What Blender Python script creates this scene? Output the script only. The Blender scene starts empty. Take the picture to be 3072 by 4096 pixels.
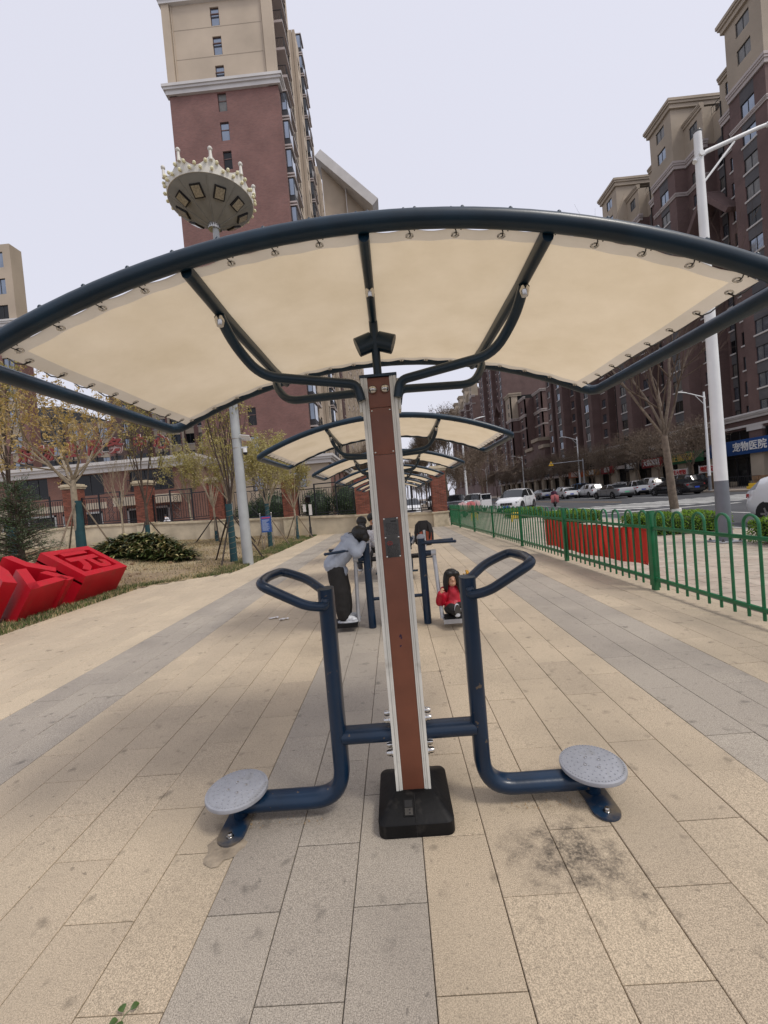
import bpy, bmesh, math, random
import numpy as np
from mathutils import Vector, Matrix, Quaternion, noise as mnoise
R = math.radians
S = bpy.context.scene
COL = S.collection
random.seed(7)

# ------------------------------------------------------------ camera, sky, sun, exposure
cam = bpy.data.cameras.new('camera'); camo = bpy.data.objects.new('camera', cam); COL.objects.link(camo)
S.camera = camo
cam.sensor_fit = 'VERTICAL'; cam.sensor_height = 36.0; cam.lens = 36.0 * 1640 / 4096
cam.clip_start = 0.05; cam.clip_end = 4000
YAW, PITCH, ROLL = R(1.380), R(1.352), R(5.0)
fw = Vector((-math.sin(YAW) * math.cos(PITCH), math.cos(YAW) * math.cos(PITCH), -math.sin(PITCH)))
r0 = Vector((math.cos(YAW), math.sin(YAW), 0)); u0 = r0.cross(fw)
rr = r0 * math.cos(ROLL) - u0 * math.sin(ROLL); uu = r0 * math.sin(ROLL) + u0 * math.cos(ROLL)
camo.matrix_world = Matrix(((rr.x, uu.x, -fw.x, 0), (rr.y, uu.y, -fw.y, 0), (rr.z, uu.z, -fw.z, 1.5), (0, 0, 0, 1)))

SUN_EL, SUN_AZ = R(56), R(122)           # azimuth measured from +Y towards +X
w = bpy.data.worlds.new('World'); S.world = w; w.use_nodes = True
nt = w.node_tree; nt.nodes.clear()
sky = nt.nodes.new('ShaderNodeTexSky'); sky.sky_type = 'NISHITA'; sky.sun_disc = False
sky.sun_elevation = SUN_EL; sky.sun_rotation = SUN_AZ; sky.dust_density = 6; sky.air_density = 1.4
mx = nt.nodes.new('ShaderNodeMix'); mx.data_type = 'RGBA'; mx.inputs[0].default_value = 0.85
mx.inputs[7].default_value = (7.25, 7.25, 8.2, 1)        # thin high overcast over the clear-sky model
bg = nt.nodes.new('ShaderNodeBackground'); bg.inputs[1].default_value = 0.1
wo = nt.nodes.new('ShaderNodeOutputWorld')
nt.links.new(sky.outputs[0], mx.inputs[6]); nt.links.new(mx.outputs[2], bg.inputs[0]); nt.links.new(bg.outputs[0], wo.inputs[0])
sl = bpy.data.lights.new('sun', 'SUN'); sl.energy = 1.5; sl.angle = R(14); sl.color = (1, .95, .87)
so = bpy.data.objects.new('sun', sl); COL.objects.link(so)
sd = Vector((math.sin(SUN_AZ) * math.cos(SUN_EL), math.cos(SUN_AZ) * math.cos(SUN_EL), math.sin(SUN_EL)))
so.rotation_euler = sd.to_track_quat('Z', 'Y').to_euler(); so.location = (0, 0, 60)
S.view_settings.view_transform = 'Standard'; S.view_settings.look = 'None'
S.view_settings.exposure = 0.22; S.view_settings.gamma = 1
S.cycles.max_bounces = 6; S.cycles.transparent_max_bounces = 8

# ------------------------------------------------------------ materials
MATS = {}
def mat(name, col, rough=.6, metal=0., var=.0, vscale=6., bump=0., bscale=60., coat=0., spec=.5, var2=None, coord='Object'):
    m = bpy.data.materials.new(name); m.use_nodes = True; n = m.node_tree; p = n.nodes['Principled BSDF']
    p.inputs['Base Color'].default_value = (*col, 1); p.inputs['Roughness'].default_value = rough
    p.inputs['Metallic'].default_value = metal; p.inputs['Specular IOR Level'].default_value = spec
    if coat: p.inputs['Coat Weight'].default_value = coat; p.inputs['Coat Roughness'].default_value = .12
    if var or bump:
        tc = n.nodes.new('ShaderNodeTexCoord')
    if var:
        nz = n.nodes.new('ShaderNodeTexNoise'); nz.inputs['Scale'].default_value = vscale; nz.inputs['Detail'].default_value = 5
        n.links.new(tc.outputs[coord], nz.inputs['Vector'])
        rp = n.nodes.new('ShaderNodeMapRange'); rp.inputs[1].default_value = .3; rp.inputs[2].default_value = .7
        n.links.new(nz.outputs['Fac'], rp.inputs[0])
        mxn = n.nodes.new('ShaderNodeMix'); mxn.data_type = 'RGBA'
        a = tuple(c * (1 - var) for c in col); b = tuple(min(1, c * (1 + var)) for c in col) if var2 is None else var2
        mxn.inputs[6].default_value = (*a, 1); mxn.inputs[7].default_value = (*b, 1)
        n.links.new(rp.outputs[0], mxn.inputs[0]); n.links.new(mxn.outputs[2], p.inputs['Base Color'])
    if bump:
        nb = n.nodes.new('ShaderNodeTexNoise'); nb.inputs['Scale'].default_value = bscale; nb.inputs['Detail'].default_value = 6
        n.links.new(tc.outputs[coord], nb.inputs['Vector'])
        bp = n.nodes.new('ShaderNodeBump'); bp.inputs['Strength'].default_value = bump; bp.inputs['Distance'].default_value = .01
        n.links.new(nb.outputs['Fac'], bp.inputs['Height']); n.links.new(bp.outputs[0], p.inputs['Normal'])
    MATS[name] = m
    return m
def M(n): return MATS[n]

CHIP = []
mat('blue_paint', (.0025, .017, .043), .33, 0, .25, 5, .05, 40, coat=.12, spec=.4)
mat('navy_paint', (.004, .016, .035), .4, 0, .3, 8, .05, 40, coat=.2)
mat('galv', (.42, .43, .45), .45, .3, .12, 12, .08, 60)
mat('grey_plastic', (.30, .31, .34), .5, 0, .1, 14, .1, 90)
mat('alu_white', (.66, .65, .59), .42, 0, .1, 9, .03, 60)
mat('brown_panel', (.165, .056, .030), .5, 0, .14, 7, .05, 50)
mat('black_plastic', (.005, .005, .0055), .55, 0, .5, 6, .12, 50, spec=.22)
mat('steel', (.55, .54, .52), .18, 1.0)
mat('dark_steel', (.085, .083, .08), .35, .6, .25, 20)
mat('plaque_ink', (.012, .012, .012), .6)
mat('red_print', (.28, .02, .015), .5)
mat('rope', (.05, .045, .04), .9)
mat('dusty_blue', (.006, .033, .098), .5, 0, .0, 4, .05, 40, var2=None)
mat('black', (.006, .006, .007), .6)
mat('rubber', (.012, .012, .013), .8)
mat('white_paint', (.72, .73, .72), .45, 0, .06, 3)
mat('grey_paint', (.14, .15, .17), .5, 0, .1, 4)
mat('red_paint', (.45, .004, .015), .42, 0, .08, 3, coat=.05, spec=.35)
mat('green_paint', (.006, .125, .045), .38, 0, .2, 5, .05, 40, coat=.12)
mat('red_cloth', (.74, .045, .028), .75, 0, .12, 3, .25, 9)
mat('concrete', (.47, .42, .33), .85, 0, .16, 3, .3, 40)
mat('wall_cream', (.52, .45, .335), .85, 0, .25, 1.1, .25, 30)
mat('cap_stone', (.50, .43, .31), .85, 0, .2, 4, .3, 40)
mat('iron', (.018, .02, .026), .5, .2, .3, 6)
mat('asphalt', (.062, .064, .068), .85, 0, .18, .6, .4, 120)
mat('road_white', (.55, .55, .52), .7, 0, .25, 3)
mat('road_yellow', (.55, .30, .05), .7, 0, .25, 3)
mat('kerb', (.36, .35, .33), .85, 0, .15, 2, .3, 40)
mat('joint', (.085, .072, .058), .95)
mat('skin', (.50, .27, .17), .5)
mat('hair', (.006, .005, .0045), .42, 0, .3, 30)
mat('jacket_grey', (.30, .335, .40), .75, 0, .08, 5, .45, 14)
mat('trouser_black', (.011, .010, .010), .85, 0, .3, 8, .5, 16)
mat('red_coat', (.40, .006, .022), .45, 0, .2, 6, .6, 14)
mat('shoe_white', (.55, .57, .60), .5, 0, .25, 30)
mat('sole_dark', (.05, .045, .04), .8)
mat('white_cloth', (.66, .66, .70), .8, 0, .05, 8, .3, 20)
mat('mask_blue', (.30, .48, .62), .7)
mat('lens_black', (.004, .004, .005), .1)

def fabric_mat(name, dif, tra, fac):
    m = bpy.data.materials.new(name); m.use_nodes = True; n = m.node_tree; n.nodes.clear()
    o = n.nodes.new('ShaderNodeOutputMaterial'); a = n.nodes.new('ShaderNodeBsdfDiffuse'); b = n.nodes.new('ShaderNodeBsdfTranslucent')
    s = n.nodes.new('ShaderNodeMixShader'); s.inputs[0].default_value = fac
    tc = n.nodes.new('ShaderNodeTexCoord'); nz = n.nodes.new('ShaderNodeTexNoise'); nz.inputs['Scale'].default_value = 2.2; nz.inputs['Detail'].default_value = 6; nz.inputs['Roughness'].default_value = .65
    n.links.new(tc.outputs['Object'], nz.inputs['Vector'])
    rp = n.nodes.new('ShaderNodeMapRange'); rp.inputs[1].default_value = .35; rp.inputs[2].default_value = .7; rp.inputs[3].default_value = 0.0; rp.inputs[4].default_value = 1
    n.links.new(nz.outputs['Fac'], rp.inputs[0])
    for sh, c in ((a, dif), (b, tra)):
        k = n.nodes.new('ShaderNodeMix'); k.data_type = 'RGBA'
        k.inputs[6].default_value = (*c, 1); k.inputs[7].default_value = (c[0] * .85, c[1] * .83, c[2] * .78, 1)
        n.links.new(rp.outputs[0], k.inputs[0]); n.links.new(k.outputs[2], sh.inputs['Color'])
    n.links.new(a.outputs[0], s.inputs[1]); n.links.new(b.outputs[0], s.inputs[2]); n.links.new(s.outputs[0], o.inputs[0])
    MATS[name] = m
fabric_mat('canvas', (.66, .57, .44), (.73, .61, .435), .58)
fabric_mat('canvas_hem', (.62, .56, .47), (.55, .485, .395), .52)

def chips(name, col, scale=38., lo=.70, hi=.73):
    m = MATS[name]; n = m.node_tree; p = n.nodes['Principled BSDF']; src = p.inputs['Base Color'].links[0].from_socket
    tc = n.nodes.new('ShaderNodeTexCoord'); a = n.nodes.new('ShaderNodeTexNoise'); a.inputs['Scale'].default_value = scale; a.inputs['Detail'].default_value = 3
    n.links.new(tc.outputs['Object'], a.inputs['Vector']); r = n.nodes.new('ShaderNodeMapRange'); r.inputs[1].default_value = lo; r.inputs[2].default_value = hi; n.links.new(a.outputs['Fac'], r.inputs[0])
    k = n.nodes.new('ShaderNodeMix'); k.data_type = 'RGBA'; k.inputs[7].default_value = (*col, 1); n.links.new(src, k.inputs[6]); n.links.new(r.outputs[0], k.inputs[0]); n.links.new(k.outputs[2], p.inputs['Base Color'])
chips('blue_paint', (.10, .075, .055), 30, .69, .72); chips('green_paint', (.10, .14, .09), 26, .69, .73); chips('red_paint', (.36, .02, .02), 5, .58, .75); chips('grey_plastic', (.22, .22, .22), 12, .60, .8); chips('black_plastic', (.025, .023, .021), 16, .60, .75); chips('alu_white', (.40, .38, .33), 8, .6, .76)
# ------------------------------------------------------------ geometry helpers
def V(*a): return Vector(a)
CIRC = {}
def circ(n):
    if n not in CIRC: CIRC[n] = [(math.cos(2 * math.pi * i / n), math.sin(2 * math.pi * i / n)) for i in range(n)]
    return CIRC[n]
def obround(a, b, n=12):
    """stadium profile, half sizes a (first axis) x b (second), ends rounded along the first axis"""
    r = b; pts = []
    for i in range(n):
        t = -math.pi / 2 + math.pi * i / (n / 2 - 1) if i < n / 2 else math.pi / 2 + math.pi * (i - n / 2) / (n / 2 - 1)
        pts.append(((a - r) * (1 if i < n / 2 else -1) + r * math.cos(t), r * math.sin(t)))
    return pts
class MB:
    def __init__(s): s.v = []; s.f = []; s.m = []
    def add(s, vs, fs, m=0):
        o = len(s.v); s.v += [tuple(p) for p in vs]; s.f += [tuple(i + o for i in f) for f in fs]; s.m += [m] * len(fs); return s
    def box(s, c, d, m=0, rot=None):
        x, y, z = d[0] / 2, d[1] / 2, d[2] / 2
        vs = [Vector((a * x, b * y, e * z)) for e in (-1, 1) for b in (-1, 1) for a in (-1, 1)]
        if rot is not None: vs = [rot @ p for p in vs]
        c = Vector(c)
        return s.add([p + c for p in vs], [(0, 2, 3, 1), (4, 5, 7, 6), (0, 1, 5, 4), (2, 6, 7, 3), (0, 4, 6, 2), (1, 3, 7, 5)], m)
    def b2(s, x0, x1, y0, y1, z0, z1, m=0):
        return s.box(((x0 + x1) / 2, (y0 + y1) / 2, (z0 + z1) / 2), (abs(x1 - x0), abs(y1 - y0), abs(z1 - z0)), m)
    def tube(s, path, r, n=8, m=0, prof=None, ref=None, closed=False, caps=True):
        P = [Vector(p) for p in path]; N = len(P)
        rs = r if isinstance(r, (list, tuple)) else [r] * N
        T = []
        for i in range(N):
            if closed: t = P[(i + 1) % N] - P[i - 1]
            else: t = P[min(i + 1, N - 1)] - P[max(i - 1, 0)]
            T.append(t.normalized() if t.length > 1e-9 else Vector((0, 0, 1)))
        if ref is None:
            ref = Vector((0, 0, 1)) if abs(T[0].z) < .9 else Vector((1, 0, 0)); fixed = False
        else: ref = Vector(ref); fixed = True
        a = (ref - T[0] * ref.dot(T[0])).normalized()
        pr = prof or circ(n); k = len(pr); vs = []
        for i in range(N):
            if fixed: a = ref - T[i] * ref.dot(T[i])
            else: a = a - T[i] * a.dot(T[i])
            if a.length < 1e-6: a = T[i].orthogonal()
            a.normalize(); b = T[i].cross(a); q = rs[i]
            vs += [P[i] + a * (u * q) + b * (w_ * q) for u, w_ in pr]
        fs = []
        for i in range(N if closed else N - 1):
            j = (i + 1) % N
            for e in range(k):
                g = (e + 1) % k
                fs.append((i * k + e, i * k + g, j * k + g, j * k + e))
        if caps and not closed: fs += [tuple(range(k))[::-1], tuple(range((N - 1) * k, N * k))]
        return s.add(vs, fs, m)
    def cyl(s, p0, p1, r, n=12, m=0, r1=None): return s.tube([p0, p1], [r, r if r1 is None else r1], n, m)
    def lathe(s, prof, c=(0, 0, 0), n=16, m=0, axis=None):
        c = Vector(c); q = Vector((0, 0, 1)).rotation_difference(Vector(axis)) if axis is not None else None
        vs = []
        for r_, z in prof:
            for a, b in circ(n):
                p = Vector((a * max(r_, 1e-5), b * max(r_, 1e-5), z))
                vs.append((q @ p if q else p) + c)
        fs = []
        for i in range(len(prof) - 1):
            for e in range(n):
                g = (e + 1) % n
                fs.append((i * n + e, i * n + g, (i + 1) * n + g, (i + 1) * n + e))
        fs += [tuple(range(n))[::-1], tuple(range((len(prof) - 1) * n, len(prof) * n))]
        return s.add(vs, fs, m)
    def prism(s, poly, fn, d0, d1, m=0):
        """polygon (2d points) extruded between d0 and d1; fn(u,v,d)->3d point"""
        k = len(poly)
        vs = [fn(u, v, d0) for u, v in poly] + [fn(u, v, d1) for u, v in poly]
        fs = [tuple(range(k))[::-1], tuple(range(k, 2 * k))] + [(i, (i + 1) % k, k + (i + 1) % k, k + i) for i in range(k)]
        return s.add(vs, fs, m)
    def grid(s, fn, nu, nv, m=0):
        vs = [fn(i / nu, j / nv) for j in range(nv + 1) for i in range(nu + 1)]
        fs = [(j * (nu + 1) + i, j * (nu + 1) + i + 1, (j + 1) * (nu + 1) + i + 1, (j + 1) * (nu + 1) + i) for j in range(nv) for i in range(nu)]
        return s.add(vs, fs, m)
    def ball(s, c, r, n=10, m=0, sc=(1, 1, 1)):
        h = max(4, n // 2); vs = []; c = Vector(c)
        for i in range(h + 1):
            t = math.pi * i / h
            for a, b in circ(n): vs.append(c + Vector((a * math.sin(t) * r * sc[0], b * math.sin(t) * r * sc[1], math.cos(t) * r * sc[2])))
        fs = [(i * n + e, (i + 1) * n + e, (i + 1) * n + (e + 1) % n, i * n + (e + 1) % n) for i in range(h) for e in range(n)]
        return s.add(vs, fs, m)
    def mesh(s, name, mats, bevel=0, sharp=.7, merge=False, fixn=False):
        me = bpy.data.meshes.new(name); me.from_pydata(s.v, [], s.f)
        for mm in mats: me.materials.append(M(mm) if isinstance(mm, str) else mm)
        if len(mats) > 1: me.polygons.foreach_set('material_index', s.m)
        if bevel or merge or fixn:
            b = bmesh.new(); b.from_mesh(me)
            if merge or bevel: bmesh.ops.remove_doubles(b, verts=b.verts, dist=1e-4)
            if fixn: bmesh.ops.recalc_face_normals(b, faces=b.faces)
            if bevel:
                es = [e for e in b.edges if len(e.link_faces) == 2 and e.calc_face_angle(0) > .6]
                bmesh.ops.bevel(b, geom=es, offset=bevel, segments=2, affect='EDGES', profile=.6, clamp_overlap=True)
            b.to_mesh(me); b.free()
        me.shade_smooth(); me.set_sharp_from_angle(angle=sharp)
        return me
    def build(s, name, mats, parent=None, **k):
        return obj(name, s.mesh(name, mats if isinstance(mats, (list, tuple)) else [mats], **k), parent)
def obj(name, me, parent=None, loc=None, rot=None, scale=None):
    o = bpy.data.objects.new(name, me); COL.objects.link(o)
    if parent is not None: o.parent = parent
    if loc is not None: o.location = loc
    if rot is not None: o.rotation_euler = rot
    if scale is not None: o.scale = scale if isinstance(scale, (tuple, list)) else (scale,) * 3
    return o
def tag(o, label, cat, group=None):
    o['label'] = label; o['category'] = cat
    if group: o['group'] = group
    return o
def thing(name, label, cat, loc=(0, 0, 0), rz=0, group=None):
    o = bpy.data.objects.new(name, None); COL.objects.link(o); o.empty_display_size = .2
    o.location = loc; o.rotation_euler = (0, 0, rz)
    return tag(o, label, cat, group)
def struct(o): o['kind'] = 'structure'; return o
def stuff(o): o['kind'] = 'stuff'; return o
CHILD = {}
def reg(o):
    pass
def copy_tree(o, parent=None, kids=None):
    c = o.copy(); COL.objects.link(c); c.parent = parent
    for ch in kids[o] if kids is not None else o.children: copy_tree(ch, c, kids)
    return c
def kids_of(root):
    d = {}
    def rec(o):
        d[o] = list(o.children)
        for x in d[o]: rec(x)
    rec(root); return d
TMP = bpy.data.scenes.new('workbench')        # scratch scene, removed at the end: keeps evaluation of single objects quick
def evaluated(o):
    TMP.collection.objects.link(o)
    vl = TMP.view_layers[0]; vl.update(); dg = vl.depsgraph
    me = bpy.data.meshes.new_from_object(o.evaluated_get(dg))
    bpy.data.objects.remove(o)
    return me
def txt(s, size=1., depth=.01, mats=('black',), bold=0.):
    cu = bpy.data.curves.new('t', 'FONT'); cu.body = s; cu.size = size; cu.extrude = depth / 2; cu.align_x = 'CENTER'; cu.align_y = 'CENTER'
    cu.offset = bold; cu.resolution_u = 3
    o = bpy.data.objects.new('t', cu)
    me = evaluated(o); bpy.data.curves.remove(cu)
    me.materials.clear()
    for mm in mats: me.materials.append(M(mm))
    return me
def arcpts(c, r, a0, a1, n, fn):
    return [fn(c[0] + r * math.cos(a0 + (a1 - a0) * i / n), c[1] + r * math.sin(a0 + (a1 - a0) * i / n)) for i in range(n + 1)]
def fillet(pts, r, n=5):
    """round the corners of a polyline"""
    P = [Vector(p) for p in pts]; out = [P[0]]
    for i in range(1, len(P) - 1):
        a, b, c = P[i - 1], P[i], P[i + 1]
        d0 = (a - b); d1 = (c - b); q = min(r, d0.length * .49, d1.length * .49)
        p0 = b + d0.normalized() * q; p1 = b + d1.normalized() * q
        for k in range(n + 1):
            t = k / n; out.append(p0 * (1 - t) ** 2 + b * 2 * t * (1 - t) + p1 * t * t)
    out.append(P[-1]); return out
# ------------------------------------------------------------ ground and plaza
def slab_mat(name, base, dark):
    m = bpy.data.materials.new(name); m.use_nodes = True; n = m.node_tree; p = n.nodes['Principled BSDF']
    L = n.links.new; N = n.nodes.new
    p.inputs['Roughness'].default_value = .72; p.inputs['Specular IOR Level'].default_value = .35
    g = N('ShaderNodeNewGeometry'); at = N('ShaderNodeAttribute'); at.attribute_name = 'tone'
    def noise(sc, det, off=None):
        z = N('ShaderNodeTexNoise'); z.inputs['Scale'].default_value = sc; z.inputs['Detail'].default_value = det
        L(g.outputs['Position'], z.inputs['Vector']); return z.outputs['Fac']
    def rng(x, a, b, c=0., d=1.):
        q = N('ShaderNodeMapRange'); q.inputs[1].default_value = a; q.inputs[2].default_value = b; q.inputs[3].default_value = c; q.inputs[4].default_value = d; L(x, q.inputs[0]); return q.outputs[0]
    def mixc(f, a, b, blend='MIX'):
        k = N('ShaderNodeMix'); k.data_type = 'RGBA'; k.blend_type = blend
        for i, x in ((6, a), (7, b)):
            if isinstance(x, tuple): k.inputs[i].default_value = (*x, 1)
            else: L(x, k.inputs[i])
        if isinstance(f, float): k.inputs[0].default_value = f
        else: L(f, k.inputs[0])
        return k.outputs[2]
    def mul(a, b):
        k = N('ShaderNodeMath'); k.operation = 'MULTIPLY'
        for i, x in ((0, a), (1, b)):
            if isinstance(x, float): k.inputs[i].default_value = x
            else: L(x, k.inputs[i])
        return k.outputs[0]
    speck = rng(noise(250, 4), .36, .64)
    c = mixc(speck, tuple(x * .62 for x in base), tuple(min(1, x * 1.32) for x in base))
    fleck = rng(noise(420, 1), .60, .66)
    c = mixc(mul(fleck, .55), c, tuple(x * .33 for x in base))
    c = mixc(rng(at.outputs['Fac'], 0, 1), mixc(1.0, c, (.89, .885, .89), 'MULTIPLY'), mixc(1.0, c, (1.06, 1.055, 1.04), 'MULTIPLY'))
    patch = rng(noise(1.3, 8), .44, .70)
    c = mixc(mul(patch, .58), c, dark)
    pale = rng(noise(.55, 5), .48, .72)
    c = mixc(mul(pale, .30), c, tuple(min(1, x * 1.25) for x in base))
    dust = rng(noise(55, 6), .55, .75)
    c = mixc(mul(dust, .35), c, tuple(x * .5 for x in dark))
    spots = rng(noise(9, 4), .62, .74)
    c = mixc(mul(spots, .55), c, tuple(x * .35 for x in dark))
    drip = rng(noise(26, 2), .70, .76)
    c = mixc(mul(drip, .5), c, tuple(x * .3 for x in dark))
    # spilled-oil stain beside the right foot plate, and one behind it
    sp = N('ShaderNodeSeparateXYZ'); L(g.outputs['Position'], sp.inputs[0])
    def blob(cx, cy, rad, strength, c):
        dv = N('ShaderNodeVectorMath'); dv.operation = 'DISTANCE'; L(g.outputs['Position'], dv.inputs[0]); dv.inputs[1].default_value = (cx, cy, 0)
        ad = N('ShaderNodeMath'); ad.operation = 'ADD'; L(dv.outputs['Value'], ad.inputs[0]); L(mul(rng(noise(16, 9), .3, .7, -1, 1), rad * .45), ad.inputs[1])
        mk = rng(ad.outputs[0], rad * 1.05, rad * .15)
        mk = mul(mk, rng(noise(70, 8), .34, .60, .25, 1.))
        return mixc(mul(mk, strength), c, (.055, .046, .038))
    c = blob(.62, 1.665, .19, .85, c); c = blob(.74, 1.56, .14, .45, c); c = blob(.47, 1.62, .16, .3, c); c = blob(.42, 1.72, .12, .4, c); c = blob(.63, 2.05, .16, .45, c); c = blob(.6, 5.1, .2, .25, c)
    L(c, p.inputs['Base Color'])
    h = N('ShaderNodeMath'); h.operation = 'ADD'; L(noise(170, 4), h.inputs[0]); L(mul(noise(35, 3), .7), h.inputs[1])
    b = N('ShaderNodeBump'); b.inputs['Strength'].default_value = .35; b.inputs['Distance'].default_value = .004
    L(h.outputs[0], b.inputs['Height']); L(b.outputs[0], p.inputs['Normal'])
    MATS[name] = m
slab_mat('slab_cream', (.50, .412, .30), (.30, .25, .185)); slab_mat('slab_pale', (.545, .45, .325), (.40, .33, .24))
slab_mat('slab_grey', (.385, .342, .285), (.225, .20, .172))

gm = MB(); gm.add([(-1500, -40, -.42), (1500, -40, -.42), (1500, 2500, -.42), (-1500, 2500, -.42)], [(0, 1, 2, 3)])
mat('dirt_ground', (.16, .14, .11), .95, 0, .25, .05)
struct(gm.build('ground', 'dirt_ground'))

CW, CL = .279, .583
def lawn_edge(y):                       # x of the boundary between paving and lawn
    if y < 9.4: return -6.08
    if y < 10.9: t = (y - 9.4) / 1.5; t = t * t * (3 - 2 * t); return -6.08 + 1.70 * t
    return -4.38
FENCE = [(3.47, -2.0), (3.44, 5.6), (3.36, 11.2), (3.18, 16.4), (2.95, 21.2)]
def fence_x(y):
    for (xa, ya), (xb, yb) in zip(FENCE, FENCE[1:]):
        if y <= yb: return xa + (xb - xa) * (y - ya) / (yb - ya)
    return FENCE[-1][0]
pb = MB()
ys = [-2 + .6 * i for i in range(44)]
for a, b in zip(ys, ys[1:]):
    pb.add([(lawn_edge(a) - .3, a, -.010), (fence_x(a) + .35, a, -.010), (fence_x(b) + .35, b, -.010), (lawn_edge(b) - .3, b, -.010)], [(0, 1, 2, 3)])
plaza = struct(pb.build('plaza', 'joint'))
slabs = []
rs = random.Random(3)
for ci in range(-22, 15):
    x0 = ci * CW
    grey = ci in (-3, -2, -1, 6, 7, 8, -12, -11, -10)
    off = .0 if ci % 2 == 0 else CL / 2
    n0 = -3
    for k in range(n0, 46):
        y0 = 1.205 + off + (k - 1) * CL
        y1 = y0 + CL
        yc = (y0 + y1) / 2
        if y1 < .2 or y0 > 25: continue
        xa, xb = x0, x0 + CW
        le, fx = lawn_edge(yc), fence_x(yc) + .30
        if xb < le or xa > fx: continue
        xa = max(xa, le); xb = min(xb, fx)
        if xb - xa < .04: continue
        tz = rs.uniform(-.0012, .0012); tl = rs.uniform(-.001, .001)
        tone = rs.gauss(.5, .22)
        if grey and abs(ci + 11) <= 1: tone += .1
        slabs.append((xa, xb, y0, y1, 2 if ci < -12 else int(grey), tz, tl, min(1, max(0, tone))))
def slab_geo(bm, q):
    xa, xb, ya, yb, g, tz, tl, tone = q
    j = .0017; xa += j; xb -= j; ya += j; yb -= j; c = .0025
    o = len(bm.v)
    vs = [(xa, ya, -.012), (xb, ya, -.012), (xb, yb, -.012), (xa, yb, -.012),
          (xa, ya, tz - c), (xb, ya, tz - c), (xb, yb, tz - c + tl), (xa, yb, tz - c + tl),
          (xa + c, ya + c, tz), (xb - c, ya + c, tz), (xb - c, yb - c, tz + tl), (xa + c, yb - c, tz + tl)]
    fs = [(8, 9, 10, 11)] + [(i, (i + 1) % 4, 4 + (i + 1) % 4, 4 + i) for i in range(4)] + [(4 + i, 4 + (i + 1) % 4, 8 + (i + 1) % 4, 8 + i) for i in range(4)]
    bm.add(vs, fs, g)
def vis(q):
    x, y = (q[0] + q[1]) / 2, (q[2] + q[3]) / 2
    return y > .95 and abs(x + .05) < y * .98 + .25
vs_ = sorted([q for q in slabs if vis(q)], key=lambda q: q[2] + .2 * abs(q[0]))
near = vs_[:300]; ns = set(map(id, near))
def tone_attr(me, tones, per):
    a = me.attributes.new('tone', 'FLOAT', 'POINT')
    a.data.foreach_set('value', np.repeat(np.array(tones, dtype=np.float32), per))
for q in near:
    b = MB(); slab_geo(b, q)
    me = bpy.data.meshes.new('slab'); me.from_pydata(b.v, [], b.f)
    me.materials.append(M(('slab_cream', 'slab_grey', 'slab_pale')[q[4]])); tone_attr(me, [q[7]], 12)
    obj('slab', me, plaza)
rest = [q for q in slabs if id(q) not in ns]
b = MB()
for q in rest: slab_geo(b, q)
me = bpy.data.meshes.new('slab_field'); me.from_pydata(b.v, [], b.f); [me.materials.append(M(k_)) for k_ in ('slab_cream', 'slab_grey', 'slab_pale')]
me.polygons.foreach_set('material_index', b.m); tone_attr(me, [q[7] for q in rest], 12)
stuff(obj('slab_field', me, plaza))

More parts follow.
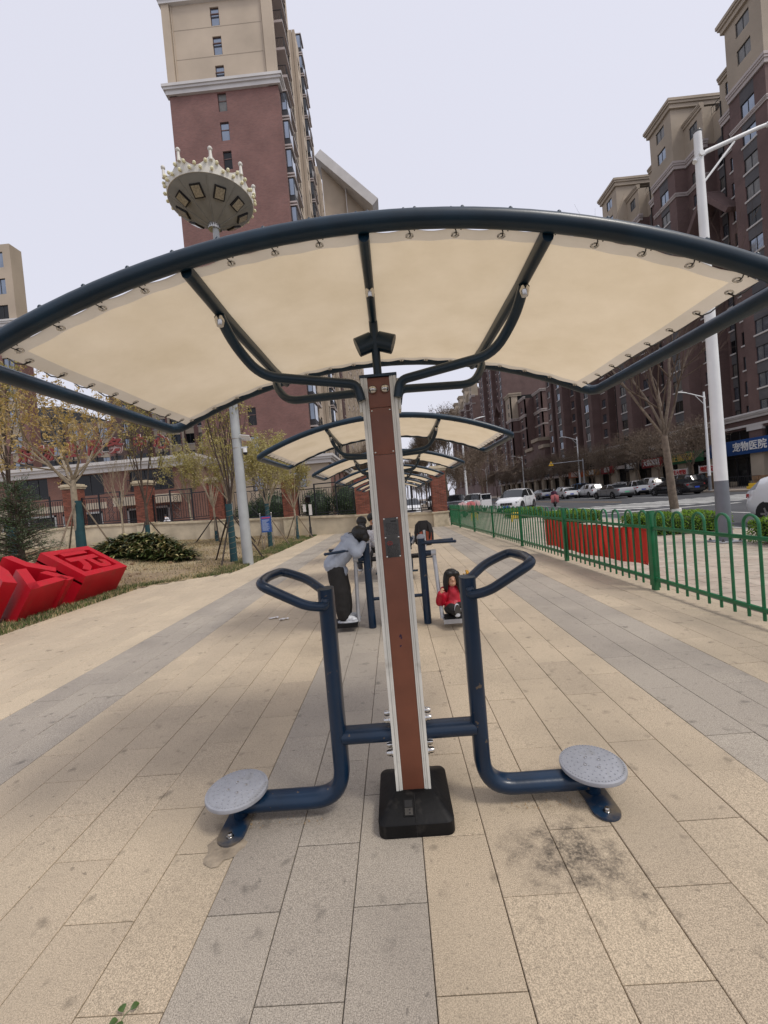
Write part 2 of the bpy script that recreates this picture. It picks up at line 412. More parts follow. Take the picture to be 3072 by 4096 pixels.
# ------------------------------------------------------------ shade canopies and fitness stations
HX, HY = 1.34, .655
ZC, ZA = 2.078, 2.395                     # frame height at the corners and at the crown (tube centre)
RAD = (HX ** 2 + (ZA - ZC) ** 2) / (2 * (ZA - ZC))
def arch(x): return ZA - RAD + math.sqrt(RAD * RAD - x * x)
def canopy_meshes():
    out = {}
    n = 28; fr = []
    def corner(sx, sy):                  # rounded corner between arch and side tube
        return [V(sx * (HX - .07), sy * HY, arch(HX - .07)), V(sx * (HX - .02), sy * (HY - .02), arch(HX - .02)), V(sx * HX, sy * (HY - .075), ZC)]
    xs = [-(HX - .12) + 2 * (HX - .12) * i / n for i in range(n + 1)]
    p = [V(x, -HY, arch(x)) for x in xs] + corner(1, -1) + [V(HX, 0, ZC)] + corner(1, 1)[::-1] + [V(x, HY, arch(x)) for x in xs[::-1]] + corner(-1, 1) + [V(-HX, 0, ZC)] + corner(-1, -1)[::-1]
    out['frame_tube'] = MB().tube(p, .0295, 14, closed=True).mesh('frame_tube', ['navy_blue'])
    ix, iy = HX - .085, HY - .034; hw = .052
    fz = lambda x, y: arch(x) - .012 - .016 * (1 - (x / ix) ** 2) * (1 - (y / iy) ** 2) + .004 * math.sin(x * 7 + y * 5) * math.sin(y * 6) + .0035 * math.cos(x * 41.9) * (abs(y) / iy) ** 6
    def fab(u, v):
        x = -(ix - hw) + 2 * (ix - hw) * u; y = -(iy - hw) + 2 * (iy - hw) * v
        return (x, y, fz(x, y))
        s = .012 * math.sin(u * math.pi * 13) ** 2 * 4 * (v - .5) ** 2
        return (x, y * (1 - s * .4), fz(x, y))
    out['canvas'] = MB().grid(fab, 120, 24).mesh('canvas', ['canvas'])
    h = MB()
    def strip(f):
        h.grid(f, 120, 2)
    strip(lambda u, v: (-ix + 2 * ix * u, -iy + hw * v, fz(-ix + 2 * ix * u, -iy + hw * v) - 0 * .003))
    strip(lambda u, v: (-ix + 2 * ix * u, iy - hw * v, fz(-ix + 2 * ix * u, iy - hw * v)))
    strip(lambda u, v: (-ix + hw * v, -iy + hw + (2 * iy - 2 * hw) * u, fz(-ix + hw * v, -iy + hw + (2 * iy - 2 * hw) * u)))
    strip(lambda u, v: (ix - hw * v, -iy + hw + (2 * iy - 2 * hw) * u, fz(ix - hw * v, -iy + hw + (2 * iy - 2 * hw) * u)))
    out['hem'] = h.mesh('hem', ['canvas_hem'])
    for nm, xr in (('rib_left', -.59), ('rib_mid', 0.), ('rib_right', .59)):
        out[nm] = MB().tube([(xr, -HY + .02, arch(xr) - .02), (xr, -HY * .5, arch(xr) - .038), (xr, HY * .5, arch(xr) - .038), (xr, HY - .02, arch(xr) - .02)], 1, prof=obround(.03, .018, 12), ref=(0, 0, 1)).mesh('rib', ['navy_blue'])
    for nm, sx, sy in (('a', -1, -1), ('b', 1, -1), ('c', -1, 1), ('d', 1, 1)):
        pts = fillet([(sx * .085, sy * .07, 1.98), (sx * .10, sy * .075, 2.055), (sx * .50, sy * .22, 2.085), (sx * .575, sy * .30, 2.20), (sx * .585, sy * .40, arch(.59) - .065)], .09, 6)
        out['arm_' + nm] = MB().tube(pts, .021, 12).mesh('support_arm', ['navy_blue'])
    m = MB()
    m.tube([(0, 0, 2.085), (0, -.02, 2.2), (0, -.05, 2.345)], 1, prof=obround(.03, .02, 12), ref=(0, 1, 0))
    out['strut'] = m.mesh('crown_strut', ['navy_blue'])
    for nm, sx in (('l', -1), ('r', 1)):
        out['stub_' + nm] = MB().tube([(sx * .012, -.03, 2.262), (sx * .085, -.04, 2.235)], 1, prof=obround(.045, .03, 12), ref=(0, 0, 1)).mesh('stub_tube', ['navy_blue'])
    b = MB(); b.lathe([(.0, -.03), (.013, -.03), (.018, -.012), (.018, 0), (.013, .008)], n=12); out['bolt'] = b.mesh('bolt', ['steel'])
    g = MB()
    g.tube([(.011 * a, .011 * c_, 0) for a, c_ in circ(12)], .0035, 6, closed=True, m=0)
    out['grommet'] = g.mesh('grommet', ['steel'])
    l = MB()
    l.tube([(0, .004, -.002), (.003, -.02, -.012), (.0, -.052, -.004), (-.012, -.085, .02), (.004, -.095, .038), (.018, -.08, .03), (.02, -.05, .006)], .0028, 5)
    out['lace'] = l.mesh('lace', ['rope'])
    k = MB(); k.lathe([(.0075, 0), (.0075, .004), (.004, .009), (0, .0095)], n=8); out['stud'] = k.mesh('stud', ['navy_blue'])
    return out
mat('navy_blue', (.003, .019, .036), .38, 0, .3, 6, .04, 40, coat=.08, spec=.4)
CM = canopy_meshes()
def canopy(st, detail):
    fr = obj('canopy_frame', CM['frame_tube'], st)
    cv = obj('canvas', CM['canvas'], st); obj('hem', CM['hem'], cv)
    for nm in ('rib_left', 'rib_mid', 'rib_right'): obj('rib', CM[nm], st)
    for nm in 'abcd': obj('support_arm', CM['arm_' + nm], st)
    obj('crown_strut', CM['strut'], st)
    for nm in 'lr': obj('stub_tube', CM['stub_' + nm], st)
    if detail == 0: return
    for x in (-.585, .585):
        for y in (-.40, .40): obj('bolt', CM['bolt'], st, (x, y, arch(.59) - .075))
    obj('bolt', CM['bolt'], st, (0, -.36, arch(0) - .062))
    ix, iy = HX - .085, HY - .034
    sp = .15 if detail == 2 else .15
    nx = int(2 * (ix - .05) / sp); ny = 8
    for sy in (-1, 1):
        for i in range(nx + 1):
            x = -(ix - .05) + 2 * (ix - .05) * i / nx
            sl_ = -x / math.sqrt(RAD * RAD - x * x)
            z = arch(x) - .018
            if detail == 2: obj('grommet', CM['grommet'], cv, (x, sy * (iy - .022), z), (0, -math.atan(sl_), 0))
            obj('lace', CM['lace'], cv, (x, sy * (iy - .022), z), (0, -math.atan(sl_), 0 if sy < 0 else math.pi), (.8, .42, .45))
            if detail == 2 and sy < 0 and i % 1 == 0:
                for dx in (-.018, .018): obj('stud', CM['stud'], fr, (x + dx, sy * HY, arch(x) + .027))
    for sx in (-1, 1):
        for i in range(ny):
            y = -(iy - .09) + 2 * (iy - .09) * i / (ny - 1); x = sx * (ix - .022); z = arch(x) - .014
            if detail == 2: obj('grommet', CM['grommet'], cv, (x, y, z), (0, sx * .35, 0))
            obj('lace', CM['lace'], cv, (x, y, z), (0, 0, math.pi / 2 if sx > 0 else -math.pi / 2))
def rrect(a, b, r, n=4):
    pts = []
    for cx, cy, t0 in ((a - r, b - r, 0), (-a + r, b - r, 90), (-a + r, -b + r, 180), (a - r, -b + r, 270)):
        for i in range(n + 1):
            t = R(t0 + 90 * i / n); pts.append((cx + r * math.cos(t), cy + r * math.sin(t)))
    return pts
def loft(mb, rings, m=0, cap0=True, cap1=True):
    k = len(rings[0]); vs = [p for r_ in rings for p in r_]
    fs = [(i * k + e, i * k + (e + 1) % k, (i + 1) * k + (e + 1) % k, (i + 1) * k + e) for i in range(len(rings) - 1) for e in range(k)]
    if cap0: fs.append(tuple(range(k))[::-1])
    if cap1: fs.append(tuple(range((len(rings) - 1) * k, len(rings) * k)))
    mb.add(vs, fs, m)
PH = 2.085
def pole_meshes():
    o = {}
    m = MB()
    for sx in (-1, 1):                    # grooved aluminium side channels
        for x0, x1, d in ((.052, .060, .058), (.0605, .066, .0615), (.0665, .0695, .0585), (.070, .083, .062)):
            m.b2(sx * x0, sx * x1, -d, d, .0, PH)
    m.b2(-.052, .052, -.046, .046, 0, PH - .002)
    o['pole_frame'] = m.mesh('pole_frame', ['alu_white'])
    def pan(z0, z1): return MB().b2(-.0515, .0515, -.056, -.046, z0, z1).mesh('panel', ['brown_panel'], bevel=.002)
    o['panels'] = [pan(.05, 1.722), pan(1.724, 1.942), pan(1.944, PH - .002)]
    o['cap'] = MB().b2(-.088, .088, -.066, .066, PH, PH + .014).mesh('pole_cap', ['navy_blue'], bevel=.003)
    o['bracket'] = MB().b2(.0845, .098, -.05, .05, 1.93, PH - .01).mesh('bracket', ['alu_white'], bevel=.002)
    b = MB()
    rings = [[(x, y, 0.002) for x, y in rrect(.172, .195, .035)], [(x, y, .058) for x, y in rrect(.172, .195, .035)], [(x, y, .066) for x, y in rrect(.166, .189, .032)],
             [(x, y, .120) for x, y in rrect(.092, .078, .012)], [(x, y, .1215) for x, y in rrect(.088, .070, .01)]]
    loft(b, rings); o['base'] = b.mesh('base_cover', ['black_plastic'], sharp=.5)
    o['nut'] = MB().lathe([(.021, 0), (.021, .006), (.019, .014), (.012, .022), (0, .025)], n=18, axis=(0, -1, 0)).mesh('dome_nut', ['steel'])
    o['screw'] = MB().lathe([(.004, 0), (.004, .002), (.002, .0035), (0, .0035)], n=8, axis=(0, -1, 0)).mesh('screw', ['steel'])
    return o
PM = pole_meshes()
def pole(st, full=True):
    f = obj('pole_frame', PM['pole_frame'], st)
    for p in PM['panels']: obj('panel', p, st)
    obj('pole_cap', PM['cap'], st); obj('base_cover', PM['base'], st)
    if not full: return
    for s_ in (1, -1): obj('bracket', PM['bracket'], st, None, (0, 0, 0 if s_ > 0 else math.pi))
    for x in (-.029, .027): obj('dome_nut', PM['nut'], st, (x, -.056, 2.027))
    for x in (-.042, .042):
        for z in (1.735, 1.930): obj('screw', PM['screw'], st, (x, -.056, z))
    return f
X0 = -.02
def station(i, label, full=0):
    st = thing('fitness_station', label, 'exercise station', (X0 - .02 * (i > 0), 1.985 + 2.95 * i, 0), group='canopied exercise stations in a row')
    pole(st, full == 2)
    canopy(st, full)
    return st
ST = []
labs = ['nearest exercise station, waist twister with two grey discs under a cream canopy', 'second exercise station, swing boards carrying two children, under a cream canopy',
        'third exercise station, blue seats with two seated people, under a cream canopy', 'fourth cream canopy from the camera on its pole',
        'fifth cream canopy from the camera on its pole', 'sixth cream canopy from the camera on its pole', 'farthest, seventh cream canopy of the row beside the brick pillar']
for i in range(7): ST.append(station(i, labs[i], 2 if i == 0 else (1 if i < 3 else 0)))

def twister(st):
    for sx in (-1, 1):
        pr = obround(.054, .038, 16)
        pts = fillet([(sx * .345, 0, 1.105), (sx * .345, 0, .075), (sx * .86, 0, .075)], .15, 10)
        MB().tube(pts, 1, prof=pr, ref=(0, 1, 0)).build('post', 'blue_paint', st)
        c = MB().tube([(sx * .084, 0, .375), (sx * .325, 0, .375)], 1, prof=obround(.052, .034, 16), ref=(0, 1, 0)).build('crossbar', 'blue_paint', st)
        for y, z in ((-.038, .455), (.030, .455), (-.038, .295), (.030, .295)):
            MB().lathe([(.019, 0), (.019, .007), (.015, .009), (.015, .02), (.011, .031), (0, .033)], (sx * .0835, y, z), 12, axis=(sx, 0, 0)).build('hex_nut', 'steel', c)
        h = fillet([(sx * .352, .02, 1.085), (sx * .46, .12, 1.14), (sx * .595, .155, 1.185), (sx * .625, .0, 1.185), (sx * .605, -.185, 1.182), (sx * .42, -.115, 1.055), (sx * .352, -.06, 1.03), (sx * .340, -.02, 1.045)], .05, 5)
        MB().tube(h, .0225, 14).build('handle', 'blue_paint', st)
        MB().ball((sx * .345, -.047, 1.052), .021, 12).build('weld_boss', 'blue_paint', st)
        MB().prism([(x * 1.0, y) for x, y in obround(.0535, .0375, 16)], lambda u, v, d: V(sx * .345 + v, u, d), 1.104, 1.1085).build('post_cap', 'navy_blue', st)
        MB().cyl((sx * .868, 0, .012), (sx * .868, 0, .122), .036, 16).build('spindle', 'blue_paint', st)
        pl = obround(.185, .062, 24)
        f = MB().prism(pl, lambda u, v, d: V(sx * .868 + v, u, d), .003, .013).build('foot_plate', 'foot_blue', st)
        for y in (-.135, .135):
            MB().lathe([(.017, .013), (.017, .017), (.012, .018), (.012, .026), (.009, .032), (0, .033)], (sx * .868, y, 0), 10).build('anchor_bolt', 'steel', f)
        d = thing_part('disc', st, (sx * .875, 0, .118))
        MB().lathe([(.06, 0), (.120, .004), (.1485, .012), (.150, .020), (.1485, .029), (.142, .033), (0, .0335)], n=48).build('plate', 'grey_plastic', d)
        dm = MB(); rnd = random.Random(5)
        for rad, cnt in ((.137, 60), (.112, 22), (.09, 18), (.065, 13), (.035, 7)):
            for k in range(cnt):
                a = 2 * math.pi * k / cnt + rad * 9
                dm.lathe([(.0042, .032), (.003, .0365), (0, .037)], (rad * math.cos(a), rad * math.sin(a), 0), 6)
        stuff(dm.build('knob_texture', 'grey_plastic', d))
        sc = MB()
        for a in (20, 110, 200, 290):
            MB().lathe([(.0075, .033), (.0075, .0365), (.004, .038), (0, .0375)], (.042 * math.cos(R(a)), .042 * math.sin(R(a)), 0), 10).build('screw', 'steel', d)
def thing_part(name, parent, loc):
    o = bpy.data.objects.new(name, None); COL.objects.link(o); o.parent = parent; o.location = loc; o.empty_display_size = .05; return o
m_ = mat('foot_blue', (.007, .036, .10), .5, 0, .0)
n = m_.node_tree; p = n.nodes['Principled BSDF']; tc = n.nodes.new('ShaderNodeTexCoord'); nz = n.nodes.new('ShaderNodeTexNoise'); nz.inputs['Scale'].default_value = 9; nz.inputs['Detail'].default_value = 5
n.links.new(tc.outputs['Object'], nz.inputs[0]); rp = n.nodes.new('ShaderNodeMapRange'); rp.inputs[1].default_value = .38; rp.inputs[2].default_value = .56; n.links.new(nz.outputs['Fac'], rp.inputs[0])
k = n.nodes.new('ShaderNodeMix'); k.data_type = 'RGBA'; k.inputs[6].default_value = (.004, .024, .06, 1); k.inputs[7].default_value = (.13, .105, .075, 1); n.links.new(rp.outputs[0], k.inputs[0]); n.links.new(k.outputs[2], p.inputs['Base Color'])
twister(ST[0])
# instruction plaque and the socket in the base cover
st = ST[0]
pl = MB().b2(-.034, .036, -.0585, -.0562, 1.238, 1.425).build('plaque', 'dark_steel', st)
pt = MB(); rnd = random.Random(11)
z = 1.398
pt.b2(.0, .026, -.0592, -.0586, 1.404, 1.412)
for row in range(26):
    if 1.30 < z < 1.345: z -= .0062; continue
    x = -.026 + (0 if row % 3 else .004)
    while x < .026:
        wd = rnd.uniform(.004, .014); pt.b2(x, min(.029, x + wd), -.0592, -.0586, z - .0012, z + .0012); x += wd + rnd.uniform(.0015, .004)
    z -= .0062
pt.build('print', 'plaque_ink', pl)
rd = MB(); rd.tube([(-.012 + .0125 * a, -.0592, 1.305 + .0085 * c_) for a, c_ in circ(20)], .0011, 5, closed=True)
for dz in (-.003, .001): rd.b2(-.02, -.004, -.0594, -.0588, 1.305 + dz - .001, 1.305 + dz + .001)
rd.build('red_emblem', 'red_print', pl)
for x, zz in ((-.030, 1.421), (.032, 1.421), (-.030, 1.332), (.032, 1.332), (-.030, 1.242), (.032, 1.242)): obj('screw', PM['screw'], pl, (x, -.058, zz))
sk = MB(); q = Matrix.Rotation(-R(57), 3, 'X') if False else None
base_n = Vector((0, -.054, .111)).normalized()
rotm = Matrix.Rotation(math.atan2(.054, .111), 3, 'X')
cpos = Vector((-.03, -.135, .0935))
sk.box(cpos, (.05, .075, .006), 0, rotm); sk.box(cpos + base_n * .0015 + rotm @ V(0, .015, 0), (.036, .030, .006), 1, rotm); sk.box(cpos + base_n * .0012 + rotm @ V(0, -.018, 0), (.036, .030, .007), 2, rotm)
for dy in (-.011, -.025): sk.box(cpos + base_n * .003 + rotm @ V(.004, dy, 0), (.007, .006, .006), 1, rotm)
sk.build('socket', ['black_plastic', 'black', 'dark_steel'], st)
MB().box((0, -.1955, .03), (.002, .002, .052)).build('seam', 'black', st)
MB().box((.0, -.138, .0945), (.002, .118, .003), 0, rotm).build('seam', 'black', st)
mk = MB()
for cx, cz, s_ in ((.0, .862, .008), (.004, .852, .006), (-.003, .815, .006)):
    mk.add([(cx + s_ * a * rnd.uniform(.5, 1), -.0566, cz + s_ * c_ * rnd.uniform(.5, 1.4)) for a, c_ in circ(9)], [tuple(range(9))])
mat('ink_purple', (.03, .012, .035), .6); mk.build('scribble', 'ink_purple', st)

# second station: swing boards
def swing(st):
    for sx in (-1, 1):
        MB().tube([(sx * .335, 0, 0), (sx * .335, 0, 1.03)], 1, prof=obround(.055, .045, 16), ref=(0, 1, 0)).build('post', 'blue_paint', st)
        MB().lathe([(.050, 1.028), (.052, 1.04), (.044, 1.062), (.026, 1.078), (0, 1.083)], (sx * .335, 0, 0), 16).build('dome_cap', 'grey_plastic', st)
        MB().tube([(sx * .10, 0, .345), (sx * .31, 0, .345)], .021, 12).build('link_bar', 'blue_paint', st)
        for y in (-.05, .05):
            MB().tube([(sx * .33, y, .985), (sx * .36, y * 2.4, .985), (sx * .80, y * 3.6, .955)] if sx < 0 else [(sx * .33, y, .975), (sx * .72, y * 2.6, .975)], .0165, 10).build('handlebar', 'blue_paint', st)
            MB().ball((sx * (.80 if sx < 0 else .72), y * (3.6 if sx < 0 else 2.6), .955 if sx < 0 else .975), .020, 10).build('bar_end', 'blue_paint', st)
        MB().tube([(sx * .36, 0, .845), (sx * .44, 0, .845)], .036, 14).build('pivot_housing', 'blue_paint', st)
        MB().tube([(sx * .44, 0, .845), (sx * .50, 0, .845)], .040, 14).build('pivot_cap', 'galv', st)
        MB().tube([(sx * .345, 0, .795), (sx * .49, 0, .795)], .009, 8).build('stop_bar', 'navy_blue', st)
        # hanging arm with its foot board; the right one swung a little towards the camera
        yo = 0.0 if sx < 0 else -.16
        MB().tube([(sx * .475, 0, .845), (sx * .50, yo, .09)], .0235, 12).build('swing_arm', 'galv', st)
        b = MB(); zb = .085
        b.b2(sx * .50, sx * .80, yo - .12, yo + .12, zb, zb + .012); b.b2(sx * .50, sx * .80, yo - .125, yo - .118, zb - .03, zb + .02); b.b2(sx * .50, sx * .80, yo + .118, yo + .125, zb - .03, zb + .02)
        bd = b.build('foot_board', 'galv' if sx > 0 else 'black_plastic', st)
        MB().b2(sx * .515, sx * .79, yo - .10, yo + .10, zb + .013, zb + .022).build('grip_pad', 'rubber', bd)
swing(ST[1])
# third station: twin seats with grey arm rails
def seats(st):
    for sx in (-1, 1):
        MB().tube([(sx * .10, 0, .40), (sx * .33, 0, .72), (sx * .36, 0, .78)], 1, prof=obround(.075, .05, 14), ref=(0, 1, 0)).build('beam', 'blue_paint', st)
        MB().tube([(sx * .32, 0, .68), (sx * .40, 0, .79)], 1, prof=obround(.078, .056, 14), ref=(0, 1, 0)).build('collar', 'galv', st)
        MB().tube(fillet([(sx * .30, -.1, .45), (sx * .30, -.1, .14), (sx * .12, -.1, .10)], .1, 5), .02, 10).build('foot_rail', 'blue_paint', st)
        MB().tube([(sx * .08, -.12, .16), (sx * .40, -.12, .16)], .02, 10).build('foot_bar', 'navy_blue', st)
        r_ = fillet([(sx * .50, -.25, .15), (sx * .60, -.18, .80), (sx * .44, -.20, .84)], .1, 6)
        MB().tube(r_, .019, 10).build('arm_rail', 'galv', st)
        MB().tube(fillet([(sx * .12, .02, .86), (sx * .29, .02, .86)], .02, 3), .012, 8).build('hand_rail', 'navy_blue', st)
        MB().tube([(sx * .30, .02, .55), (sx * .30, .02, .875)], .022, 10).build('post', 'blue_paint', st)
        b = MB(); loft(b, [[(sx * .42 + x, y, .40 + z) for x, y in rrect(.17 - q_, .17 - q_, .05)] for z, q_ in ((0, .02), (.012, 0), (.04, 0), (.05, .02))]); b.build('seat', 'black_plastic', st)
seats(ST[2])

# crumbling mortar round the left foot plate
mat('mortar_patch', (.27, .222, .165), .95, 0, .35, 14, .8, 60)
rn = random.Random(17); cx, cy = -.90, 1.80; ring_ = []
for k in range(22):
    a = 2 * math.pi * k / 22; r_ = .08 * (1 + .16 * math.sin(a * 3 + 1) + .08 * math.sin(a * 7) + rn.uniform(-.04, .04)); ring_.append((cx + r_ * math.cos(a) * 1.05, cy + r_ * math.sin(a) * 1.05))
m = MB(); loft(m, [[(x, y, .0015) for x, y in ring_], [(cx + (x - cx) * .93, cy + (y - cy) * .93, .0025 + rn.uniform(0, .002)) for x, y in ring_], [(cx + (x - cx) * .6, cy + (y - cy) * .6, .003 + rn.uniform(0, .003)) for x, y in ring_]], cap0=False)
m.build('mortar_patch', 'mortar_patch', plaza)
# dry leaf litter caught under the base arms
lt = MB()
for sx in (-1, 1):
    for q in range(60):
        x = X0 + sx * rn.uniform(.45, .84); y = 1.985 - .055 + rn.gauss(0, .018); s_ = rn.uniform(.003, .012); a = rn.uniform(0, 6.28)
        lt.add([(x, y, .004), (x + s_ * math.cos(a), y + s_ * math.sin(a), .006 + rn.random() * .008), (x + s_ * .5 * math.cos(a + 1.2), y + s_ * .5 * math.sin(a + 1.2), .005)], [(0, 1, 2)])
mat('leaf_litter', (.30, .20, .10), .9); stuff(lt.build('leaf_litter', 'leaf_litter', plaza))
# ------------------------------------------------------------ green hoop-top fence
def make_fence():
    fn = thing('hoop_fence', 'green metal hoop-top fence along the right side of the paving', 'fence', (0, 0, 0))
    segs = []
    y = 1.62; posts = []
    # posts roughly every 2.02 m along the fence line
    line = []; yy = -.6
    while yy < 21.6: line.append((fence_x(yy), yy)); yy += .01
    acc = [0]
    for a, b in zip(line, line[1:]): acc.append(acc[-1] + math.hypot(b[0] - a[0], b[1] - a[1]))
    def at(s):
        s = max(0, min(acc[-1] - 1e-3, s)); i = min(int(s / (acc[-1] / (len(acc) - 1))), len(acc) - 2)
        while acc[i] > s: i -= 1
        while acc[i + 1] < s: i += 1
        t = (s - acc[i]) / (acc[i + 1] - acc[i]); return Vector((line[i][0] + (line[i + 1][0] - line[i][0]) * t, line[i][1] + (line[i + 1][1] - line[i][1]) * t, 0))
    s0 = 5.6 - (-.6)                       # a post stands at y = 5.6
    step = 2.74
    pm = MB().b2(-.034, .034, -.034, .034, 0, 1.06).b2(-.037, .037, -.037, .037, 1.06, 1.072).mesh('post', ['green_paint'], bevel=.003)
    # a picket pair joined by a hoop: local x along the fence
    W = .172
    hp = MB(); path = [V(-W / 2, 0, .05), V(-W / 2, 0, .975)] + [V(-W / 2 * math.cos(t), 0, .975 + W / 2 * 1.08 * math.sin(t)) for t in [math.pi * i / 10 for i in range(1, 10)]] + [V(W / 2, 0, .975), V(W / 2, 0, .05)]
    hoop = hp.tube(path, .0150, 8).mesh('hoop_picket', ['green_paint'])
    ks = [k for k in range(-4, 9)]
    k = -3
    ps = []
    while s0 + k * step < acc[-1]:
        if s0 + k * step >= 0: ps.append(s0 + k * step)
        k += 1
    ps.append(acc[-1] - .03)
    for s in ps:
        o = obj('post', pm, fn, at(s)); d = at(s + .05) - at(s - .05); o.rotation_euler = (0, 0, math.atan2(d.y, d.x))
    for a, b in zip(ps, ps[1:]):
        if b - a < .4: continue
        A, B = at(a), at(b); d = (B - A); ang = math.atan2(d.y, d.x)
        for z in (.155, .845):
            rl = MB().b2(0, d.length, -.019, .019, z - .02, z + .02)
            o = rl.build('rail', 'green_paint', fn, bevel=.003); o.location = A; o.rotation_euler = (0, 0, ang)
        nh = max(2, round((d.length) / .343)); sp = d.length / nh
        for i in range(nh):
            o = obj('hoop_picket', hoop, fn, A + d * ((i + .5) / nh)); o.rotation_euler = (0, 0, ang)
make_fence()
# red banner tied behind the fence
def banner():
    ya, yb = 5.78, 9.45
    fx = lambda y: fence_x(y) + .035
    def f(u, v):
        y = ya + (yb - ya) * u
        return (fx(y) + .010 * math.sin(u * 31 + v * 2) + .016 * math.sin(u * 9 + v * 3), y, (.30 - .09 * u) + (.52 + .07 * u) * v - .022 * math.sin(u * math.pi) * (1 - 0 * v) + .01 * math.sin(u * 23))
    b = MB().grid(f, 90, 10)
    t = thing('banner', 'long red cloth banner tied behind the green fence', 'banner', (fx(ya), ya, 0))
    b.v = [(x - fx(ya), y - ya, z) for x, y, z in b.v]
    b.build('cloth', 'red_cloth', t)
    for y in (ya, yb):
        for z in (.3, .78):
            MB().tube([(fx(y) - fx(ya), y - ya, z), (fx(y) - fx(ya) - .02, y - ya + .04, z + .05), (fx(y) - .035 - fx(ya), y - ya + .09, z + .06)], .003, 5).build('tie_cord', 'rope', t)
banner()
# ------------------------------------------------------------ right side: pavement, kerb, road, far pavement
mat('paver_a', (.42, .36, .29), .85, 0, .18, 3, .3, 60); mat('paver_b', (.40, .335, .268), .85, 0, .18, 3, .3, 60); mat('paver_c', (.43, .38, .31), .85, 0, .18, 3, .3, 60)
mat('far_paving', (.30, .25, .20), .9, 0, .18, .7, .2, 30)
KX = 9.05
sb = MB(); ys = [-2 + .6 * i for i in range(44)]
for a, b in zip(ys, ys[1:]):
    sb.add([(fence_x(a) + .345, a, -.014), (KX, a, -.014), (KX, b, -.014), (fence_x(b) + .345, b, -.014)], [(0, 1, 2, 3)])
sb.add([(2.0, 24.4, -.014), (KX, 24.4, -.014), (KX, 230, -.014), (2.0, 230, -.014)], [(0, 1, 2, 3)])
side = struct(sb.build('pavement_right', 'joint'))
pvs = []; rp_ = random.Random(9)
PW, PLn = .20, .42
for j in range(0, 116):
    y0 = 2.2 + j * PW
    for i in range(16):
        x0 = 3.4 + i * PLn + (.21 if j % 2 else 0)
        xa, xb = max(x0, fence_x(y0) + .36), min(x0 + PLn, KX - .02)
        if xb - xa < .05: continue
        if 6.9 < (xa + xb) / 2 < 8.4 and (10.8 < y0 < 12.5 or 16.4 < y0 < 18.6): continue
        pvs.append((xa, xb, y0, y0 + PW, rp_.choice('aabbc'), rp_.uniform(-.002, .002)))
def pav(mb, q, m=0):
    xa, xb, ya, yb, c, tz = q; g = .004; mb.b2(xa + g, xb - g, ya + g, yb - g, -.03, -.004 + tz, m)
pvis = sorted([q for q in pvs if q[0] > 3.5 and q[0] / q[2] < .98 and q[2] > 3.4], key=lambda q: q[2])
pn = pvis[:300]; ids = set(map(id, pn))
for q in pn: b = MB(); pav(b, q); b.build('paver', 'paver_' + q[4], side)
b = MB()
for q in pvs:
    if id(q) not in ids: pav(b, q, 'abc'.index(q[4]))
stuff(b.build('paver_field', ['paver_a', 'paver_b', 'paver_c'], side))
b = MB().add([(2.0, 24.4, -.006), (KX - .02, 24.4, -.006), (KX - .02, 230, -.006), (2.0, 230, -.006)], [(0, 1, 2, 3)]); b.build('far_surface', 'far_paving', side)
kb = thing('kerb', 'low grey stone kerb along the near edge of the road', 'kerb'); struct(kb); del kb['category']
for j in range(0, 90):
    y0 = 2 + j * 1.0
    MB().b2(KX + .003, KX + .15, y0 + .004, y0 + .996, -.2, .004).build('kerb_stone', 'kerb', kb)
rd = MB().add([(KX + .1, -10, -.13), (27.6, -10, -.13), (27.6, 900, -.13), (KX + .1, 900, -.13)], [(0, 1, 2, 3)])
road = struct(rd.build('road', 'asphalt'))
for q in range(17):                                  # zebra crossing, stripes along the road
    x = 11.2 + q * .9
    MB().add([(x, 23.5, -.125), (x + .45, 23.5, -.125), (x + .45, 29.5, -.125), (x, 29.5, -.125)], [(0, 1, 2, 3)]).build('zebra_stripe', 'road_white', road)
for x, y0, y1, c in ((9.75, 2, 22.5, 'road_white'), (9.75, 33, 140, 'road_white'), (18.0, 33, 160, 'road_yellow'), (18.0, 2, 20, 'road_yellow'), (13.6, 2, 20, 'road_white'), (13.6, 34, 60, 'road_white'), (22.4, 33, 140, 'road_white')):
    MB().add([(x, y0, -.126), (x + .15, y0, -.126), (x + .15, y1, -.126), (x, y1, -.126)], [(0, 1, 2, 3)]).build('lane_line', c, road)
MB().add([(10, 21.6, -.1255), (18, 21.6, -.1255), (18, 21.95, -.1255), (10, 21.95, -.1255)], [(0, 1, 2, 3)]).build('stop_line', 'road_white', road)
fp = MB().b2(27.6, 60, -10, 600, -.3, .0); struct(fp.build('far_pavement', 'far_paving'))

